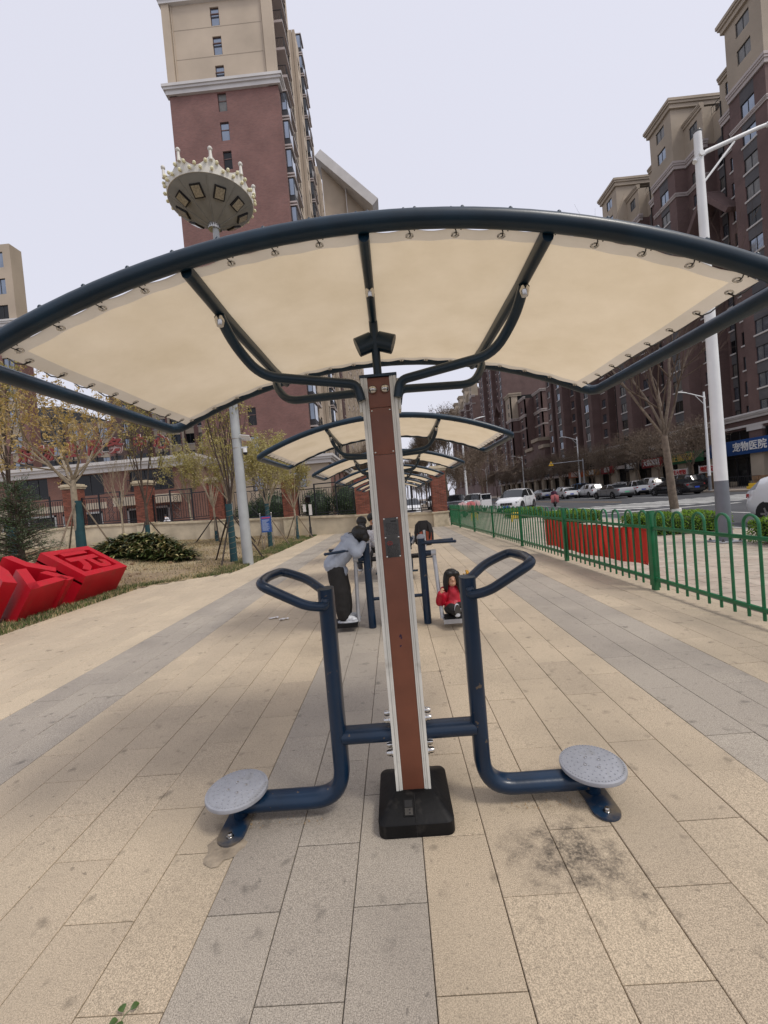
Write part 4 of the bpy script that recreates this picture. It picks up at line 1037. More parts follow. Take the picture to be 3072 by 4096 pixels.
# ------------------------------------------------------------ shop row in front of the blocks
PX = 33.6
mat('sign_blue', (.008, .055, .20), .4); mat('sign_green', (.02, .12, .05), .5); mat('sign_red', (.24, .012, .015), .5); mat('sign_orange', (.48, .10, .025), .5); mat('sign_black', (.015, .015, .017), .5)
mat('sign_wood', (.30, .16, .06), .6); mat('letter_white', (.78, .78, .76), .5); mat('letter_gold', (.60, .42, .12), .4); mat('letter_red', (.50, .02, .02), .5); mat('banner_white', (.70, .68, .66), .8)
def shops():
    t = thing('shop_row', 'long two-storey row of shops with cream piers and white cornice across the road', 'building', (PX, 70, 0))
    wl = MB(); F = FX(PX); f = F[0]
    y = 28.0; k = 0
    SM = ['stone_cream', 'brick_brown', 'trim_white', 'interior', 'trim_pink']
    while y < 128:
        pw = 1.35; bay = 4.9
        fbox(wl, f, y, y + pw, 0, 3.35, -.6, .0, 0); fbox(wl, f, y - .06, y + pw + .06, 3.35, 3.6, -.6, .08, 0)
        fbox(wl, f, y, y + pw, 3.6, 5.55, -.6, -.02, 1); fbox(wl, f, y - .12, y + pw + .12, 5.15, 5.55, -.5, .1, 2)
        # shopfront
        fr = MB()
        for i, (a, b) in enumerate(((0, 1.15), (1.2, 2.35), (2.4, 3.5))):
            q = y + pw
            fbox(fr, f, q + a, q + b, .06 if i == 1 else .5, 2.75, -.75, -.72, 1)
            fbox(fr, f, q + a, q + a + .08, .0, 2.75, -.78, -.68, 0); fbox(fr, f, q + b - .08, q + b, .0, 2.75, -.78, -.68, 0)
            if i != 1: fbox(fr, f, q + a, q + b, 0, .5, -.8, -.7, 2)
        fbox(fr, f, y + pw, y + bay, 2.75, 3.35, -.8, -.66, 0)
        fr.build('shopfront', ['frame_dark', 'glass_dim', 'stone_cream'], t)
        o = obj('window', win_mesh(3.2, 1.5, 'frame_dark', None, 2, 'glass_dim'), t, f(y + pw + 1.78, 3.85, -.1), (0, 0, F[1]))
        fbox(wl, f, y + pw, y + bay, 3.35, 3.82, -.6, -.05, 4); fbox(wl, f, y + pw, y + bay, 5.36, 5.55, -.6, -.05, 1)
        y += bay; k += 1
    fbox(wl, f, 28, y, 5.55, 5.75, -.6, .12, 2); fbox(wl, f, 28, y, 5.75, 6.25, -.6, .0, 1)
    cornice(wl, F, 28, y, 6.25, .55, .5, 2)
    wl.b2(PX + .9, PX + 10.5, 28, y, 0, 6.2, 3)
    wl.b2(PX + .4, PX + 12, 28, y, 6.2, 6.5, 0)
    wl.build('wall', SM, t)
    for o in t.children: o.location = Vector(o.location) - t.location
shops()
def sign(label, y0, y1, z0, z1, colr, text, tcol, tsize, x=PX - .22, cat='shop sign', extra=None, dy=0, name='shop_sign'):
    t = thing(name, label, cat, (x, (y0 + y1) / 2, z0))
    L = y1 - y0; MB().b2(-.09, .09, -L / 2, L / 2, 0, z1 - z0).build('board', colr, t, bevel=.01)
    if text:
        me = txt(text, tsize, .04, (tcol,), bold=.012)
        o = obj('lettering', me, t, (-.115, dy, (z1 - z0) / 2 - .02 * tsize), (math.pi / 2, 0, -math.pi / 2))
    if extra:
        e = MB(); e.tube([(-.115, L * .34 + .42 * a, (z1 - z0) / 2 + .42 * c_) for a, c_ in circ(16)], .045, 6, closed=True); e.ball((-.115, L * .34, (z1 - z0) / 2), .2, 8, sc=(.15, 1, 1)); e.build('emblem', tcol, t)
    return t
sign('blue veterinary shop sign with white characters and round emblem', 36.3, 44.0, 3.05, 4.45, 'sign_blue', '宠物医院', 'letter_white', .92, extra=1, dy=-1.3)
sign('green shop sign with gold characters behind a bare tree', 44.6, 50.6, 2.95, 4.2, 'sign_green', '正德药店', 'letter_gold', .9)
sign('dark red shop sign with white characters, right of the black one', 51.3, 55.3, 2.95, 4.1, 'sign_red', '大锅凉菜', 'letter_white', .85)
sign('small black shop sign with pale characters beside the dark red one', 55.9, 59.3, 2.95, 4.0, 'sign_black', '理发店', 'letter_white', .8)
sign('narrow red shop sign with white characters left of the black ones', 62.4, 66.0, 2.9, 4.0, 'sign_red', '烟酒', 'letter_white', .8)
sign('brown wooden shop sign with white characters', 66.8, 71.5, 2.9, 3.9, 'sign_wood', '面馆', 'letter_white', .8)
sign('orange shop sign with pale characters, leftmost of the row', 72.0, 78.0, 2.9, 4.0, 'sign_orange', '百货超市', 'letter_white', .95)
for lb, y0, y1, z0, tx in (('white cloth banner with red characters left of the lamp post', 38.9, 41.6, 1.62, '地摊烧烤'), ('white cloth banner with dark red characters near the forked tree', 43.2, 46.0, 1.55, '东北大铁锅')):
    t = thing('cloth_banner', lb, 'banner', (30.6, (y0 + y1) / 2, 0)); L = y1 - y0
    MB().grid(lambda u, v: (.03 * math.sin(u * 9), -L / 2 + L * u, z0 + .72 * v), 16, 2).build('cloth', 'banner_white', t)
    obj('lettering', txt(tx, .56 if len(tx) == 4 else .5, .02, ('letter_red',), bold=.012), t, (-.06, 0, z0 + .35), (math.pi / 2, 0, -math.pi / 2))
    for s_ in (-1, 1): MB().cyl((.04, s_ * (L / 2 + .04), 0), (.04, s_ * (L / 2 + .04), z0 + .8), .025, 8).build('pole', 'galv', t)

# ------------------------------------------------------------ left: tower with balconies
LM = ['brick_red', 'render_cream', 'trim_white', 'interior', 'brick_brown', 'trim_pink', 'render_tan']
def left_tower():
    t = thing('apartment_tower', 'tall brick and cream apartment tower with narrow stair windows and side balconies', 'building', (-12.8, 56, 0))
    wl = MB(); fz = [49.4 - .95 - 2.74 * k for k in range(16, -6, -1)]; fz = [z for z in fz if z > 1]
    X0_, X1_, Y0_ = -18.05, -7.5, 40.0
    facade(wl, FY(Y0_), X0_, X1_, 0, 42.1, [(-13.0, .85)], fz, 1.75, 0, 0, parent=t, frame='frame_red', sill=None, split=0)
    # transoms on the stair windows
    facade(wl, FY(Y0_ + .15), X0_ + .75, X1_ - .95, 42.1, 64, [(-13.0, .85)], fz, 1.75, 1, 1, parent=t, frame='frame_red', sill=None, split=0)
    for a, b in ((X0_, X0_ + .75), (X1_ - .95, X1_)): fbox(wl, FY(Y0_)[0], a, b, 42.1, 64, -.5, .06, 1)
    for a, b in ((X0_ + .83, X0_ + .93), (X1_ - 1.12, X1_ - 1.02)): fbox(wl, FY(Y0_ + .15)[0], a, b, 42.9, 64, -.2, .07, 1)
    for z in (45.6, 48.35, 51.1): fbox(wl, FY(Y0_ + .15)[0], X0_ + .95, X1_ - 1.1, z, z + .045, -.2, .015, 6)
    for z in fz: fbox(wl, FY(Y0_)[0], -13.42, -12.58, z + 1.02, z + 1.1, -.2, -.1, 4)
    cornice(wl, FY(Y0_), X0_, X1_, 42.1, .85, .5, 2); cornice(wl, FXp(X1_), Y0_, Y0_ + 2.4, 42.103, .844, .497, 2, e0=False)
    cornice(wl, FY(Y0_), X0_, X1_, 50.7, .8, .35, 2)
    wl.b2(X0_ + .4, X1_ - 3.2, 40.5, 72, 0, 63.5, 3)
    F = FXp(X1_); f, rz = F
    bz = [z - .1 for z in fz]
    def unit(y0, m0, m1, first):
        # end pier, projecting box windows, recessed cream loggia with balconies, cream pier, brick strip with louvres
        fbox(wl, f, y0 + (.402 if first else 0), y0 + .7, 0, 42.1 if first else 56, -.6, 0, m0)
        if first: fbox(wl, f, y0 + .502, y0 + .7, 42.1, 64, -.6, 0, 1)
        for z in fz:
            if z > 41.5 and first: break
            w_ = MB(); fbox(w_, f, y0 + .75, y0 + 2.4, z - .35, z + 1.95, -.4, .55, 0); fbox(w_, f, y0 + .82, y0 + 2.33, z + .25, z + 1.8, .5, .57, 1); fbox(w_, f, y0 + .68, y0 + 2.48, z + 1.95, z + 2.07, -.4, .7, 2); fbox(w_, f, y0 + .68, y0 + 2.48, z - .5, z - .35, -.4, .7, 2)
            a, b = (f(y0 + .72, z + .25, .05), f(y0 + .75, z + 1.8, .5)); w_.b2(a.x, b.x, a.y, b.y, a.z, b.z, 1)
            w_.build('box_window', ['frame_dark', 'glass', 'trim_pink'], t)
        fbox(wl, f, y0 + .75, y0 + 2.45, 0, 64 if first else 56, -1.2, -.5, m0)
        fbox(wl, f, y0 + 2.45, y0 + 6.2, 0, 64 if first else 56, -2.6, -1.9, 1)
        for z in bz:
            b = MB(); fbox(b, f, y0 + 2.5, y0 + 5.6, z - .25, z, -1.9, .55, 0); bo = b.build('balcony', 'trim_pink', t)
            r_ = MB(); fbox(r_, f, y0 + 2.52, y0 + 5.58, z + .95, z + 1.0, .46, .5, 0)
            for q in range(16): fbox(r_, f, y0 + 2.56 + q * .2, y0 + 2.585 + q * .2, z, z + .95, .47, .49, 0)
            for q in range(8):
                for yy_ in (y0 + 2.53, y0 + 5.55): fbox(r_, f, yy_, yy_ + .025, z, z + .95, -1.4 + q * .26, -1.375 + q * .26, 0)
            for yy_ in (y0 + 2.52, y0 + 5.54): fbox(r_, f, yy_, yy_ + .04, z + .95, z + 1.0, -1.8, .47, 0)
            r_.build('railing', 'iron', bo)
            d = MB(); fbox(d, f, y0 + 3.2, y0 + 4.6, z, z + 2.1, -1.9, -1.86, 0); d.build('door', 'interior', bo)
        fbox(wl, f, y0 + 5.65, y0 + 8.4, 0, 63 if first else 56, -2.6, -.2, 1)
        facade(wl, FXp(X1_ + .2), y0 + 5.65, y0 + 8.4, 0, 63 if first else 56, [(y0 + 7.0, 1.3)], fz, 1.7, 1, 1, th=.35, parent=t, sill=None)
        fbox(wl, f, y0 + 8.4, y0 + 12.2, 0, 60 if first else 54, -2.6, -.7, m1)
        lv = MB()
        for z in fz[:14]:
            l = MB()
            for q in range(8): fbox(l, f, y0 + 9.0, y0 + 10.3, z + q * .22, z + q * .22 + .15, -.7, -.55, 0)
            l.build('louvre', 'louvre', t)
        fbox(wl, f, y0 + 12.2, y0 + 14.4, 0, 61 if first else 55, -2.6, -.05, 1)
        facade(wl, FXp(X1_ + .35), y0 + 12.2, y0 + 14.4, 0, 61 if first else 55, [(y0 + 13.3, 1.1)], fz, 1.7, 1, 1, th=.35, parent=t, sill=None)
    unit(40.0, 0, 4, True); unit(54.8, 4, 4, False)
    fbox(wl, f, 69.2, 72, 0, 58, -2.6, -.2, 1)
    wl.build('wall', LM, t)
    # outdoor condenser on one balcony
    ac = MB(); z = [q for q in bz if q < 41][-1]; fbox(ac, f, 43.2, 44.1, z, z + .75, -.6, .1, 0); ac.build('air_conditioner', 'frame_white', t)
    # sloping gable screen at the far end of the tower
    g = MB(); g.add([(-7.6, 74, 62.5), (1.2, 76, 53.6), (1.2, 76, 52), (-3, 75, 44), (-7.6, 74, 42), (-7.6, 77.5, 62.5), (1.2, 79.5, 53.6), (1.2, 79.5, 52), (-3, 78.5, 44), (-7.6, 77.5, 42)],
                    [(0, 1, 2, 3, 4), (9, 8, 7, 6, 5), (0, 5, 6, 1), (1, 6, 7, 2), (2, 7, 8, 3), (3, 8, 9, 4), (4, 9, 5, 0)], 0)
    d = Vector((8.8, 2, -8.9)); an = math.atan2(d.z, d.x)
    g.box((-3.2, 74.9, 58.3), (13.2, 4.8, 1.5), 1, Matrix.Rotation(-an, 3, 'Y')); g.box((-3.6, 74.2, 55.2), (.12, .6, 9), 1)
    g.build('sloping_gable', ['render_cream', 'trim_white'], t, fixn=True)
    for o in t.children: o.location = Vector(o.location) - t.location
left_tower()
def left_row():
    t = thing('apartment_block', 'long receding brown and cream apartment block behind the left tower', 'building', (-9, 120, 0)); wl = MB(); F = FXp(-7.6); f = F[0]
    fz = [2.5 + 2.74 * k for k in range(19)]; y = 79.0; i = 0
    pat = [(3.0, 4, -.2), (2.2, 1, .3), (3.4, 4, -.6), (1.6, 1, .5), (2.4, 6, 0)]
    while y < 165:
        L, m, d = pat[i % 5]
        facade(wl, FXp(-7.6 + d), y, y + L, 0, 55 if i % 5 in (1, 3) else 52.5, [(y + L / 2, min(1.5, L * .55))] if i % 2 == 0 or y < 120 else [], fz, 1.6, m, m, th=.5, parent=t, sill='trim_pink')
        if i % 5 == 2:
            for z in fz: b = MB(); fbox(b, f, y + .6, y + 2.0, z - .3, z + .25, -.6, .35, 0); b.build('balcony', 'trim_pink', t)
        y += L; i += 1
    wl.b2(-20, -8.3, 79, 165, 0, 52, 3)
    wl.build('wall', LM, t)
    for o in t.children: o.location = Vector(o.location) - t.location
left_row()
# podium and annex with white cornice
def annex():
    t = thing('annex_building', 'low brick annex with broad white cornice and dark windows behind the railings', 'building', (-20, 36, 0)); wl = MB()
    AM = ['brick_annex', 'trim_white', 'render_tan', 'interior', 'stone_cream']
    F = FY(32); zb = .45
    big = [(-18.85, 3.5), (-24.4, 3.4), (-28.5, 2.6), (-33.5, 3.4)]
    facade(wl, F, -44, -15.4, zb, 6.0, big, [4.05], 1.65, 0, 0, th=.5, parent=t, frame='frame_dark', sill=None, split=2, pane='glass_dim')
    o = None
    # ground floor doors, recessed, under a cream lintel band
    for uc, w_ in ((-19.3, 3.4), (-24.6, 3.2), (-29.0, 4.5)):
        d = MB(); fbox(d, F[0], uc - w_ / 2, uc + w_ / 2, zb, 2.75, -.2, .01, 1)
        for q in (-w_ / 2, -.07, w_ / 2 - .14): fbox(d, F[0], uc + q, uc + q + .14, zb, 2.75, .01, .06, 0)
        fbox(d, F[0], uc - w_ / 2, uc + w_ / 2, 2.6, 2.75, .01, .06, 0); d.build('glazed_door', ['frame_white', 'interior'], t)
    cp = MB(); fbox(cp, F[0], -21.2, -16.6, 2.95, 3.6, -.2, 1.3, 0); cp.build('porch_canopy', 'stone_cream', t); fbox(wl, F[0], -31.5, -22.6, 2.95, 3.45, -.2, .05, 4)
    fbox(wl, FXp(-15.4)[0], 32.505, 38.99, zb, 6.0, -.5, 0, 0)
    cornice(wl, F, -44, -15.4, 5.75, .8, .55, 1); cornice(wl, FXp(-15.4), 32, 39, 5.753, .794, .547, 1, e0=False, e1=False)
    wl.b2(-44, -15.95, 32.5, 48, zb, 6.2, 3)
    # podium under the tower
    facade(wl, FY(39), -15.4, -5.8, .3, 5.9, [(-12.6, 1.3), (-8.8, 1.5)], [3.6], 1.5, 2, 2, th=.5, parent=t, sill=None)
    facade(wl, FXp(-5.8), 39.505, 63, .3, 5.9, [(42.5, 1.6), (47, 1.6), (51.5, 1.6), (56, 1.6)], [1.4, 3.9], 1.5, 0, 4, th=.5, parent=t)
    cornice(wl, FY(39), -15.4, -5.8, 5.75, .8, .55, 1, e0=False); cornice(wl, FXp(-5.8), 39, 63, 5.753, .794, .547, 1, e0=False)
    wl.b2(-15.3, -6.35, 39.5, 62.5, .3, 6.2, 3)
    wl.build('wall', AM, t)
    pp = MB().tube([(-15.25, 38.6, .4), (-15.25, 38.6, 5.8)], .06, 8).build('drain_pipe', 'trim_white', t)
    rr_ = MB(); fbox(rr_, F[0], -20.7, -17.0, 4.95, 5.0, .1, .14, 0); fbox(rr_, F[0], -20.7, -17.0, 4.1, 4.14, .1, .14, 0)
    for q in range(24): fbox(rr_, F[0], -20.7 + q * .16, -20.68 + q * .16, 4.1, 5.0, .11, .13, 0)
    rr_.build('window_guard', 'iron', t)
    for o in t.children: o.location = Vector(o.location) - t.location
annex()
# red rooftop characters
mat('letter_roof', (.20, .032, .028), .6); mat('edge_pale', (.55, .45, .42), .6)
for wh, ch, x, z in zip(('leftmost', 'second', 'third', 'fourth', 'fifth', 'second last', 'rightmost'), '东物业服务中心', (-28.7, -26.95, -24.9, -23.0, -21.4, -19.45, -17.7), (7.62, 7.6, 7.65, 7.68, 7.7, 7.75, 7.72)):
    t = thing('rooftop_character', '%s red character of the sign standing on the annex roof' % wh, 'sign letter', (x, 31.9, 6.55), group='red characters on the annex roof')
    obj('character', txt(ch, 1.3, .10, ('letter_roof',), bold=.035), t, (0, 0, z - 6.55), (math.pi / 2, 0, 0)); obj('backing', txt(ch, 1.3, .06, ('edge_pale',), bold=.06), t, (0, .09, z - 6.55), (math.pi / 2, 0, 0))
    MB().b2(-.5, .5, .1, .14, 0, .45).b2(-.04, .04, .1, .16, 0, 1.2).build('stand', 'iron', t)
# apartment blocks far left
def flat_block(label, x0, x1, y, z, zs, cols, mw, mc, right=None, mats=None, depth=14, top=None, strips=()):
    t = thing('apartment_block', label, 'building', (x0, y, 0), group='apartment blocks on the far left'); wl = MB()
    if top: facade(wl, FY(y), x0, x1, top, z, cols, zs, 1.7, 1, 1, th=.5, parent=t, split=1, sill=None)
    facade(wl, FY(y), x0, x1, 0, top or z, cols, zs, 1.7, mw, mc, th=.5, parent=t, split=1, sill='trim_pink')
    wl.b2(x0 + .1, x1 - .1, y + .5, y + depth, 0, z - .1, 3)
    for a, b, m in strips: fbox(wl, FY(y)[0], a, b, 0, z, 0, .25, m)
    fbox(wl, FXp(x1)[0], y + .505, y + depth, 0, top or z, -.09, 0, mw if right is None else right)
    if top: fbox(wl, FXp(x1)[0], y + .505, y + depth, top, z, -.09, 0, 1)
    if right is not None and False: pass
    if top: cornice(wl, FY(y), x0, x1, top, .7, .35, 2)
    wl.build('wall', LM + ['dark_cladding'], t)
    for o in t.children: o.location = Vector(o.location) - t.location
    return t
f29 = lambda z0, n: [z0 + 2.9 * k for k in range(n)]
flat_block('brick and cream apartment block cut by the left edge of the picture', -52, -39.7, 45, 33.5, f29(2, 11), [(-50.4, 1.8), (-47.6, 1.6), (-45, 1.8), (-41.2, 1.3)], 0, 6, strips=((-43.6, -42.7, 1), (-48.9, -48.3, 1)), top=24.5, depth=1.5)
flat_block('grey-clad apartment block behind the budding tree', -72, -64.3, 80, 26, f29(2, 8), [(-70.5, 2.0), (-67.5, 2.0), (-65.4, 1.2)], 7, 7)
flat_block('lower brick apartment block between grey block and big brick tower', -64.2, -52, 81, 22.5, f29(2, 7), [(-62.5, 1.8), (-59.5, 1.8), (-56.5, 1.8)], 0, 6)
t = flat_block('big brick tower seen beneath the canopy corner above the annex roof', -47.2, -41.0, 70, 26.5, f29(3, 8), [(-44.8, .8)], 4, 4)
flat_block('brick and cream window bays joined to the big brick tower', -40.9, -30.5, 70.5, 25.5, f29(3, 8), [(-39.2, 2.2), (-36.4, 1.5), (-34, 1.5), (-31.8, 1.3)], 0, 1, strips=((-37.6, -37.2, 1), (-35.3, -34.9, 1)))
flat_block('pale distant apartment block low behind the bare saplings', -62, -47.5, 100, 18, f29(2, 5), [(-60, 1.8), (-57, 1.8), (-54, 1.8), (-50, 1.8)], 6, 1)
# ------------------------------------------------------------ lawn
def sst(t): t = max(0., min(1., t)); return t * t * (3 - 2 * t)
def wall_base(x): return max(0., min(.75, .033 * (-x - 1.7)))
def lawn_z(x, y):
    e = lawn_edge(y); d = max(0., e - x)
    z = wall_base(x) * sst((y - 7) / 14) * sst(d / 3.)
    z += .78 * math.exp(-((x + 11.2) / 2.9) ** 2 - ((y - 12.2) / 3.1) ** 2) * sst(d / 2.2)
    z += (mnoise.noise(Vector((x * .9, y * .9, 0))) * .05 + mnoise.noise(Vector((x * 3, y * 3, 5))) * .025) * sst(d / 1.) + .012
    return z
m = bpy.data.materials.new('lawn_soil'); m.use_nodes = True; n = m.node_tree; p = n.nodes['Principled BSDF']; N = n.nodes.new; L = n.links.new
p.inputs['Roughness'].default_value = .95; g = N('ShaderNodeNewGeometry')
n1 = N('ShaderNodeTexNoise'); n1.inputs['Scale'].default_value = .8; n1.inputs['Detail'].default_value = 7; L(g.outputs['Position'], n1.inputs['Vector'])
n2 = N('ShaderNodeTexNoise'); n2.inputs['Scale'].default_value = 18; n2.inputs['Detail'].default_value = 6; L(g.outputs['Position'], n2.inputs['Vector'])
cr = N('ShaderNodeValToRGB'); cr.color_ramp.elements[0].position = .36; cr.color_ramp.elements[0].color = (.22, .155, .095, 1); cr.color_ramp.elements[1].position = .62; cr.color_ramp.elements[1].color = (.34, .27, .165, 1); L(n1.outputs['Fac'], cr.inputs[0])
k = N('ShaderNodeMix'); k.data_type = 'RGBA'; k.blend_type = 'OVERLAY'; k.inputs[0].default_value = .8; L(cr.outputs[0], k.inputs[6]); L(n2.outputs['Fac'], k.inputs[7]); L(k.outputs[2], p.inputs['Base Color'])
b = N('ShaderNodeBump'); b.inputs['Strength'].default_value = .9; b.inputs['Distance'].default_value = .05; L(n2.outputs['Fac'], b.inputs['Height']); L(b.outputs[0], p.inputs['Normal'])
MATS['lawn_soil'] = m
nx, ny = 130, 90
def lawn_pt(u, v):
    y = -2 + 25.2 * v; e = lawn_edge(y) - .004; x = e - 40 * u ** 1.7
    return (x, y, lawn_z(x, y) - (.03 if u == 0 else 0))
lawn = struct(MB().grid(lawn_pt, nx, ny).build('lawn', 'lawn_soil', fixn=True))
bk = MB().b2(-60, -4.0, 23.2, 31.6, .0, .42).b2(-15, -4.2, 31.6, 39, .0, .3); struct(bk.build('compound_ground', 'far_paving'))
mat('grass_green', (.075, .12, .025), .7, 0, .35, 3); mat('grass_dry', (.36, .28, .15), .8, 0, .3, 3); mat('grass_dark', (.05, .065, .022), .7, 0, .3, 3)
rg = random.Random(2); vs, fs, ms = [], [], []
def blade(x, y, h, m_):
    z = lawn_z(x, y); a = rg.uniform(0, 6.28); w_ = .006 + y * .0004; le = rg.uniform(.1, .9) * h; la = rg.uniform(0, 6.28)
    o = len(vs); c, s_ = math.cos(a) * w_, math.sin(a) * w_
    vs.extend([(x - c, y - s_, z - .01), (x + c, y + s_, z - .01), (x + math.cos(la) * le, y + math.sin(la) * le, z + h)]); fs.append((o, o + 1, o + 2)); ms.append(m_)
for _ in range(26000):
    y = rg.uniform(4.5, 22.5); e = lawn_edge(y); x = e - abs(rg.gauss(0, 1)) * .42 - .0
    dens = mnoise.noise(Vector((x * 1.6, y * 1.1, 3)))
    if dens < -.25: continue
    blade(x + rg.uniform(-.02, .05), y, rg.uniform(.03, .085), 0 if rg.random() < .42 + (y > 15) * .35 else (2 if rg.random() < .45 else 1))
for _ in range(60000):
    y = rg.uniform(6, 22.6); x = lawn_edge(y) - rg.random() ** 1.2 * 11
    if mnoise.noise(Vector((x * .7, y * .7, 9))) < -.05 and rg.random() < .8: continue
    if math.hypot(x + 11, y - 11.5) < 2.6: continue
    blade(x, y, rg.uniform(.025, .08), 1 if rg.random() < .84 else 2)
m = MB(); m.v = vs; m.f = fs; m.m = ms; go = m.build('grass', ['grass_green', 'grass_dry', 'grass_dark']); stuff(go); go['label'] = 'short patchy green and straw grass on the lawn edge'; go['category'] = 'grass'
# clods on the heap of soil
cl = MB(); 
for _ in range(900):
    x = -11 + rg.gauss(0, 1.5); y = 11.2 + rg.gauss(0, 1.4)
    s_ = rg.uniform(.02, .07); cl.ball((x, y, lawn_z(x, y) + s_ * .2), s_, 5, sc=(rg.uniform(.7, 1.3), rg.uniform(.7, 1.3), rg.uniform(.5, .9)))
mat('soil', (.16, .105, .06), .95, 0, .3, 5); c_ = stuff(cl.build('soil_clods', 'soil')); c_['label'] = 'loose brown clods on the soil heap behind the red letters'; c_['category'] = 'soil'

# ------------------------------------------------------------ boundary wall with brick pillars and railings
PXs = [2.42, -1.65, -5.75, -9.9, -14.0, -18.1, -22.2, -26.3]
def wy(x): return 23.0 if x < -5.75 else 23.0 - 1.35 * (x + 5.75) / 8.17
def cap_z(x): return max(.74, min(1.66, .87 - .046 * x))
bw_ = thing('boundary_wall', 'cream rendered boundary wall behind the lawn, topped by iron railings', 'wall', (0, 23, 0))
off = -Vector((0, 23, 0))
brick_m = MB().b2(-.112, .112, -.0, .012, -.026, .026).mesh('brick', ['pillar_brick'] if 'pillar_brick' in MATS else [mat('pillar_brick', (.22, .07, .045), .85, 0, .3, 2.5, .3, 40, coord='Object')], bevel=.003)
m = MATS['pillar_brick']; n = m.node_tree; oi = n.nodes.new('ShaderNodeObjectInfo'); p = n.nodes['Principled BSDF']
hs = n.nodes.new('ShaderNodeMapRange'); hs.inputs[3].default_value = .62; hs.inputs[4].default_value = 1.3; n.links.new(oi.outputs['Random'], hs.inputs[0])
src = p.inputs['Base Color'].links[0].from_socket; kk = n.nodes.new('ShaderNodeMix'); kk.data_type = 'RGBA'; kk.blend_type = 'MULTIPLY'; kk.inputs[0].default_value = 1; n.links.new(src, kk.inputs[6]); n.links.new(hs.outputs[0], kk.inputs[7]); n.links.new(kk.outputs[2], p.inputs['Base Color'])
mat('mortar', (.17, .125, .10), .95)
half_m = MB().b2(-.053, .053, 0, .012, -.026, .026).mesh('brick', [m], bevel=.003)
pil_lab = ['brick gate pillar with stone cap at the end of the green fence', 'brick pillar hidden half behind the exercise stations', 'brick pillar right of the blue notice board', 'brick pillar behind the pale staked sapling', 'brick pillar behind the thin bare sapling left of the shrub', 'brick pillar behind the big staked tree', 'brick pillar behind the conifer', 'leftmost brick pillar']
for i, x in enumerate(PXs[:6]):
    y = wy(x); zb = cap_z(x) + .02; h = 2.12
    t = thing('brick_pillar', pil_lab[i], 'pillar', (x, y, zb - .02 - 1.0), group='brick pillars of the boundary wall'); z0 = 1.0
    MB().b2(-.36, .36, -.36, .36, z0 + .0, z0 + h).build('core', 'mortar', t)
    MB().b2(-.40, .40, -.43, .43, -.2, z0 - .06).b2(-.44, .44, -.47, .47, z0 - .06, z0 + .02).build('pedestal', 'cap_stone', t, bevel=.01)
    cp = MB(); cp.b2(-.42, .42, -.42, .42, z0 + h, z0 + h + .10); cp.b2(-.47, .47, -.47, .47, z0 + h + .10, z0 + h + .20); cp.b2(-.40, .40, -.40, .40, z0 + h + .20, z0 + h + .27); cp.build('stone_cap', 'cap_stone', t, bevel=.01)
    nc = int((h - .04) / .0645)
    for c in range(nc):
        z = z0 + .05 + c * .0645
        offs = [(-.2475, 0), (0, 0), (.2475, 0)] if c % 2 == 0 else [(-.3085, 1), (-.123, 0), (.1245, 0), (.3085, 1)]
        for dx, hf in offs:
            obj('brick', half_m if hf else brick_m, t, (dx, -.372, z))
            if i: obj('brick', half_m if hf else brick_m, t, (.372, dx, z), (0, 0, math.pi / 2))
            else: obj('brick', half_m if hf else brick_m, t, (-.372, dx, z), (0, 0, -math.pi / 2))
wm = MB(); wc = MB()
for a, b in zip(PXs, PXs[1:] + [-34]):
    for k in range(3):
        xa = a + (b - a) * k / 3; xb = a + (b - a) * (k + 1) / 3; d = .012 * (k % 2)
        ya, yb = wy(xa), wy(xb); za, zb = cap_z(xa) - .12, cap_z(xb) - .12
        wm.add([(xa, ya - .14, -.3), (xb + .006, yb - .14, -.3), (xb + .006, yb - .14, zb), (xa, ya - .14, za), (xa, ya + .14, -.3), (xb, yb + .14, -.3), (xb, yb + .14, zb), (xa, ya + .14, za)], [(0, 3, 2, 1), (3, 7, 6, 2), (4, 5, 6, 7)], 0)
        wc.add([(xa, ya - .19, za), (xb, yb - .19, zb), (xb, yb - .19, zb + .07), (xa, ya - .19, za + .07), (xa, ya - .16, za + .07), (xb, yb - .16, zb + .07), (xb, yb - .16, zb + .125), (xa, ya - .16, za + .125), (xa, ya + .2, za + .125), (xb, yb + .2, zb + .125), (xb, yb + .2, zb), (xa, ya + .2, za)],
               [(0, 3, 2, 1), (3, 4, 5, 2), (4, 7, 6, 5), (7, 8, 9, 6), (0, 1, 10, 11)], 0)
for mb, nm, mt in ((wm, 'plinth', 'wall_cream'), (wc, 'coping', 'cap_stone')):
    mb.v = [(x, y - 23, z) for x, y, z in mb.v]; mb.build(nm, mt, bw_, fixn=True)
def lattice(w, h):
    m = MB()
    for k in range(3):
        z0 = h * k / 3; s = h / 3
        m.b2(-w / 2, w / 2, -.01, .01, z0, z0 + .02); m.tube([(w * .3 * a, 0, z0 + s / 2 + w * .3 * c_) for a, c_ in circ(12)], .012, 4, closed=True)
        for sx in (-1, 1):
            m.tube([(0, 0, z0 + s / 2), (sx * w / 2, 0, z0)], .012, 4); m.tube([(0, 0, z0 + s / 2), (sx * w / 2, 0, z0 + s)], .012, 4); m.tube([(sx * w * .25, 0, z0), (sx * w * .25, 0, z0 + s)], .01, 4)
    return m.mesh('lattice', ['iron'])
lat = lattice(.42, 1.35); barm = MB().b2(-.011, .011, -.011, .011, 0, 1.42).mesh('bar', ['iron']); barl = MB().b2(-.011, .011, -.011, .011, 0, 1.3).mesh('bar', ['iron'])
pan_lab = ['iron railing panel beside the gate pillar', 'iron railing panel in front of the dark shrubs, right of the lamp', 'iron railing panel behind the blue notice board', 'iron railing panel in front of the annex entrance', 'iron railing panel left of the bare sapling', 'iron railing panel behind the big staked tree', 'leftmost iron railing panel']
